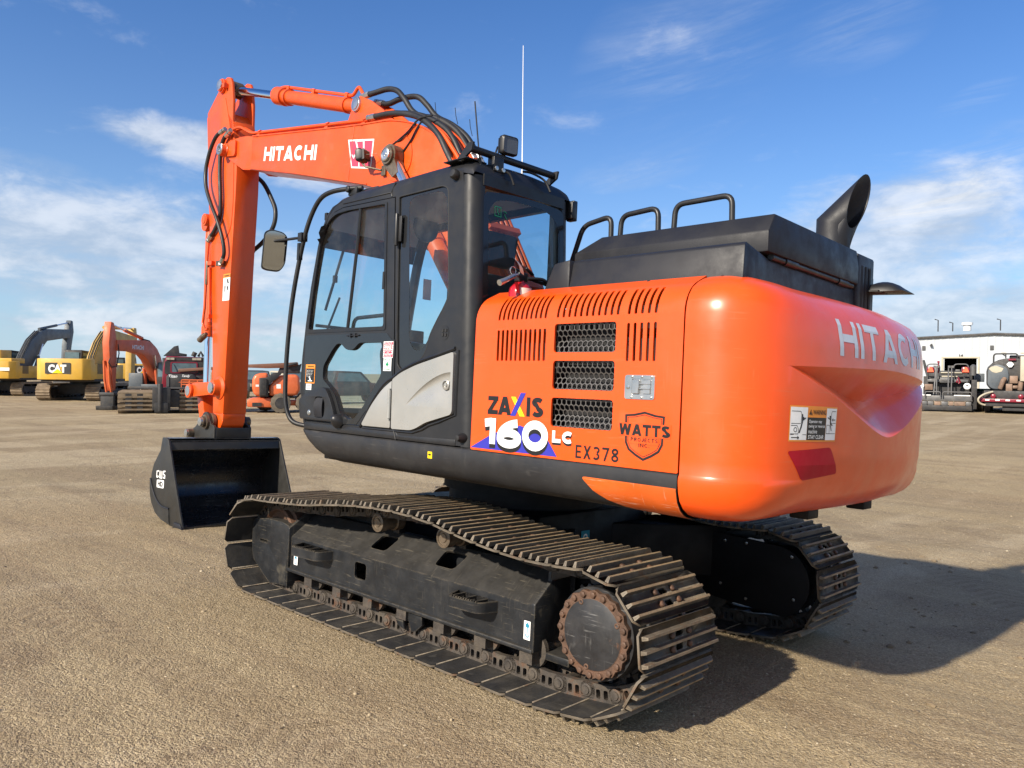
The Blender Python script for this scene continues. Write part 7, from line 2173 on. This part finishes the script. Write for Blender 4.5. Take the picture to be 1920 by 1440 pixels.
q = MB(); q.box((dx0 - .15, -.09, 0), (dx0, .1, dz)); q.box((dx1, -.09, 0), (dx1 + .15, .1, dz)); q.box((dx0 - .15, -.09, dz), (dx1 + .15, .1, dz + .15)); q.build('door_frame', M['cream'], o)
q = MB(); q.text('14', (X(1797), X(1804.5), Z(669.5), Z(664.5)), lambda u, v: (u, -.075, v), bold=.03); q.build('door_number', M['bgdark'], wo, smooth=0)
for p in (1727.5, 1858.5):
    q = MB(); q.box((X(p - 3.5), -.10, Z(656.5)), (X(p + 3.5), -.02, Z(649)))
    for k in range(6): q.box((X(p - 3.2), -.13, Z(656) + .07*k), (X(p + 3.2), -.09, Z(656) + .035 + .07*k))
    q.build('wall_vent', M['steelgrey'], wo)
q = MB(); q.prism([(X(1739), Z(647)), (X(1744), Z(644)), (X(1745), Z(648.5))], -.5, -.06, 'y'); q.build('flood_lamp', M['bgdark'], wo)

# asphalt paver, rear view
o, X, Z = yard('asphalt_paver', 1782, 49.5, 'black and grey asphalt paver seen from behind its screed, in front of the warehouse doorway', 'paver')
def yb(name, p0, p1, q0, q1, y0, y1, mat, bev=.015, par=None):
    m = MB(); m.box((X(p0), y0, Z(q1)), (X(p1), y1, Z(q0))); return m.build(name, M[mat], par or o, bevel=bev)
yb('tractor_body', 1730, 1818, 706, 752, .6, 4.2, 'bgdark')
yb('hopper', 1736, 1826, 694, 740, 4.2, 6.0, 'bgdark')
yb('operator_deck', 1738, 1815, 712, 717, .2, 2.5, 'steelgrey')
sc3 = yb('screed', 1722, 1823, 742, 752, -.6, .6, 'steelgrey')
yb('screed_step', 1722, 1822, 760, 769, -.85, .4, 'bgdark', par=sc3)
for p0, p1, mt in ((1727, 1739, 'steelgrey'), (1740, 1751, 'steelgrey'), (1753, 1764, 'brownsteel'), (1766, 1778, 'steelgrey'), (1780, 1788, 'brownsteel'), (1790, 1810, 'brownsteel'), (1811, 1821, 'steelgrey')):
    yb('screed_plate', p0, p1, 753, 760, -.72, .3, mt, par=sc3)
yb('reflective_strip', 1726, 1746, 740.5, 742.5, -.66, -.60, 'white', .002, sc3); yb('reflective_strip', 1789, 1819, 740.5, 742.5, -.66, -.60, 'white', .002, sc3)
yb('hose_reel', 1733, 1749, 721, 732, -.2, .5, 'brownsteel'); yb('engine_panel', 1762, 1790, 708, 718, .2, .6, 'steelgrey')
yb('hopper_band', 1762, 1806, 697, 699, 4.1, 4.2, 'cream', .002); yb('hopper_band', 1762, 1806, 705, 707, .55, .6, 'cream', .002); yb('hopper_band', 1824, 1846, 700, 702, 4.1, 4.2, 'cream', .002)
m = MB(); m.prism([(X(1738), Z(716)), (X(1730), Z(690)), (X(1727), Z(675)), (X(1731), Z(674)), (X(1736), Z(690)), (X(1743), Z(716))], 1.0, 1.4, 'y'); m.build('exhaust_stack', M['bgdark'], o, bevel=.03)
for p0, p1 in ((1737, 1761), (1788, 1815)):
    m = MB(); m.tube(fillet([(X(p0), .3, Z(706)), (X(p0), .3, Z(683)), (X(p1), .3, Z(683)), (X(p1), .3, Z(706))], .18), .035, 8); m.build('handrail', M['steelgrey'], o, smooth=60)
for p in (1744, 1810):
    m = MB(); m.poly([(X(p - 6.5), Z(698)), (X(p + 6.5), Z(698)), (X(p + 2), Z(688.5)), (X(p - 2), Z(688.5))], lambda u, v: (u, .10, v)); m.build('slow_vehicle_sign', M['sign_orange'], o, smooth=0, solid=.02)
    m = MB(); m.box((X(p - 8), .15, Z(700)), (X(p + 8), .5, Z(688))); m.build('seat_back', M['crimson'], o, bevel=.1)
for p in (1725.5, 1813):
    m = MB(); m.lathe((X(p), -.3, Z(724)), (0, -1, 0), [(0, .17), (.08, .17), (.1, .12)], 20); lo2 = m.build('heater_tank', M['white'], o)
    m = MB(); m.box((X(p) - .06, -.42, Z(723)), (X(p) + .06, -.39, Z(721))); m.build('cap', M['bgdark'], lo2)
for p in (1751.5, 1779, 1785, 1757):
    m = MB(); m.tube([(X(p + (3 if p < 1755 else -1)), .0, Z(690)), (X(p - 1), -.5, Z(744))], .035, 6); m.box((X(p - 2), -.05, Z(690)), (X(p + 3), .12, Z(686))); m.build('ladder_post', M['steelgrey'], o)
m = MB(); m.tube([(X(1759), .3, Z(700)), (X(1759), .3, Z(680))], .04, 6); m.box((X(1756.5), .2, Z(681)), (X(1761), .4, Z(677))); m.build('beacon', M['crimson'], o)
m = MB(); m.tube([(X(1794), -.1, Z(717)), (X(1797), -.15, Z(708)), (X(1800), -.1, Z(717)), (X(1797), -.1, Z(719))], .06, 8); m.build('coiled_hose', M['crimson'], o, smooth=60)
m = MB()
for p0, p1 in ((1735, 1764), (1768, 1821)): m.tube(fillet([(X(p0), -.75, Z(745)), (X(p0), -.75, Z(735)), (X(p1), -.75, Z(735)), (X(p1), -.75, Z(745))], .1), .03, 6)
m.build('screed_rail', M['steelgrey'], sc3, smooth=60)
yb('control_pod', 1791, 1800, 693, 698, .0, .25, 'steelgrey'); yb('tow_arm', 1821, 1831, 712, 766, -.4, 3.5, 'bgdark'); yb('side_tank', 1828, 1846, 700, 716, 1.0, 2.5, 'boomgrey')
m = MB(); m.lathe((X(1829), 1.0, .55), (1, 0, 0), [(0, .5), (.05, .55), (.35, .55), (.4, .5)], 20); m.build('drive_wheel', M['bgdark'], o)
m = MB(); m.lathe((X(1824), .2, Z(704)), (0, 0, 1), [(0, .16), (.5, .16), (.6, .05)], 12); m.build('filter_bowl', M['steelgrey'], o)

# tank trailer at the right edge
o, X, Z = yard('tank_trailer', 1885, 48.8, 'black tank trailer with a red and white reflective strip at the right edge', 'trailer')
m = MB()
prof = [(X(1849), Z(722)), (X(1848.5), Z(697)), (X(1851), Z(689)), (X(1860), Z(680.5)), (X(1872), Z(675)), (X(1885), Z(672.5)), (X(1905), Z(672)), (X(1925), Z(673)), (X(1960), Z(690)), (X(1962), Z(722)), (X(1945), Z(734)), (X(1865), Z(733)), (X(1855), Z(729))]
m.prism(prof, 0, 8, 'y'); tk = m.build('tank', M['bgdark'], o, bevel=.06, seg=2)
m = MB(); m.prism(round_poly([(X(1851), Z(721)), (X(1852), Z(690)), (X(1870), Z(682)), (X(1890), Z(690)), (X(1892), Z(715)), (X(1875), Z(731)), (X(1858), Z(729))], .25), -.10, -.01, 'y'); m.build('end_dish', M['boomgrey'], tk, bevel=.03)
m = MB(); m.poly([(X(1853), Z(692)), (X(1858), Z(688)), (X(1868), Z(686.5)), (X(1881), Z(691)), (X(1878), Z(697)), (X(1867), Z(700)), (X(1860), Z(698))], lambda u, v: (u, -.112, v)); m.build('gauge_window', M['cream'], tk, smooth=0)
m = MB(); m.poly([(X(1886.5), Z(683.5)), (X(1891), Z(679)), (X(1896), Z(679)), (X(1900.5), Z(683.5)), (X(1896), Z(689)), (X(1891), Z(689))], lambda u, v: (u, -.14, v)); m.build('placard', M['white'], tk, smooth=0, solid=.01)
m = MB(); m.box((X(1890), -.15, Z(676)), (X(1904), -.05, Z(673))); m.build('marker_lamp', M['crimson'], tk)
m = MB(); m.tube(fillet([(X(1862), .3, Z(680)), (X(1862), .3, Z(663.5)), (X(1907), .3, Z(663.5)), (X(1907), .3, Z(673))], .15), .04, 6); m.tube([(X(1878), .3, Z(663.5)), (X(1886), .3, Z(669))], .03, 6); m.tube([(X(1885), .3, Z(663.5)), (X(1885), .3, Z(672))], .03, 6); m.build('top_rail', M['bgdark'], tk, smooth=60)
m = MB(); m.box((X(1892), .5, Z(672)), (X(1930), 2, Z(666))); m.build('manhole', M['bgdark'], tk, bevel=.05)
m = MB(); m.box((X(1876), .8, Z(663)), (X(1886), 1.1, Z(660.5))); m.box((X(1913), .8, Z(663)), (X(1925), 1.1, Z(660.5))); m.build('beacon', M['cream'], tk)
m = MB(); m.box((X(1912), -.6, Z(715)), (X(1965), .6, Z(669))); m.build('tool_box', M['cream'], o, bevel=.03)
m = MB(); m.box((X(1838), -.9, Z(753.5)), (X(1985), 7.5, Z(748))); dk2 = m.build('deck', M['crimson'], o, bevel=.01)
for p in (1852, 1871, 1890, 1910, 1930): 
    m = MB(); m.box((X(p - 4), -.915, Z(751.5)), (X(p + 4), -.90, Z(749))); m.build('reflective_patch', M['white'], dk2)
m = MB(); m.box((X(1845), -.7, Z(748)), (X(1985), 7.5, Z(733))); m.box((X(1847), -.75, Z(762)), (X(1985), 7.5, Z(753.5))); m.box((X(1880), -.6, Z(770)), (X(1985), 7, Z(762))); m.build('chassis', M['bgdark'], o, bevel=.02)
for x in (X(1852), X(1965)):
    for y in (.5, 5.5, 6.7):
        m = MB(); m.lathe((x - .15, y, .50), (1, 0, 0), [(0, .42), (.04, .5), (.26, .5), (.3, .42)], 22); m.build('wheel', M['bgdark'], o)
for p in (1863, 1914):
    m = MB(); m.lathe((X(p), -.7, Z(743)), (0, -1, 0), [(0, .12), (.15, .12), (.18, .08)], 14); m.build('tail_lamp', M['crimson'], o)
m = MB(); m.tube(smooth_path([(X(1862), -.8, Z(735)), (X(1848), -1.0, Z(739)), (X(1838), -1.1, Z(745)), (X(1835), -1.1, Z(751)), (X(1839), -1.0, Z(757)), (X(1848), -.9, Z(760))], 5), .05, 8); m.build('suction_hose', M['cream'], o, smooth=60)
m = MB(); m.box((X(1886), -.5, Z(734)), (X(1898), -.1, Z(720))); m.tube([(X(1875), -.3, Z(730)), (X(1881), -.3, Z(714)), (X(1884), -.2, Z(710))], .12, 8); m.box((X(1893), -.4, Z(719)), (X(1908), .0, Z(705))); m.tube([(X(1897), -.3, Z(726)), (X(1908), -.3, Z(726))], .1, 8); m.tube([(X(1912), -.4, Z(732)), (X(1914), -.4, Z(715))], .12, 8); m.build('pump', M['brownsteel'], o, bevel=.02)
o, X, Z = yard('waste_bin', 1845, 52, 'dark green waste bin between the paver and the tank trailer', 'bin')
m = MB(); m.prism([(-.45, 0), (.45, 0), (.55, 1.15), (-.55, 1.15)], -.4, .4, 'y'); bn = m.build('bin_body', M['darkgreen'], o, bevel=.03)
m = MB(); m.box((-.6, -.45, 1.15), (.6, .45, 1.25)); m.build('bin_lid', M['darkgreen'], bn, bevel=.03)
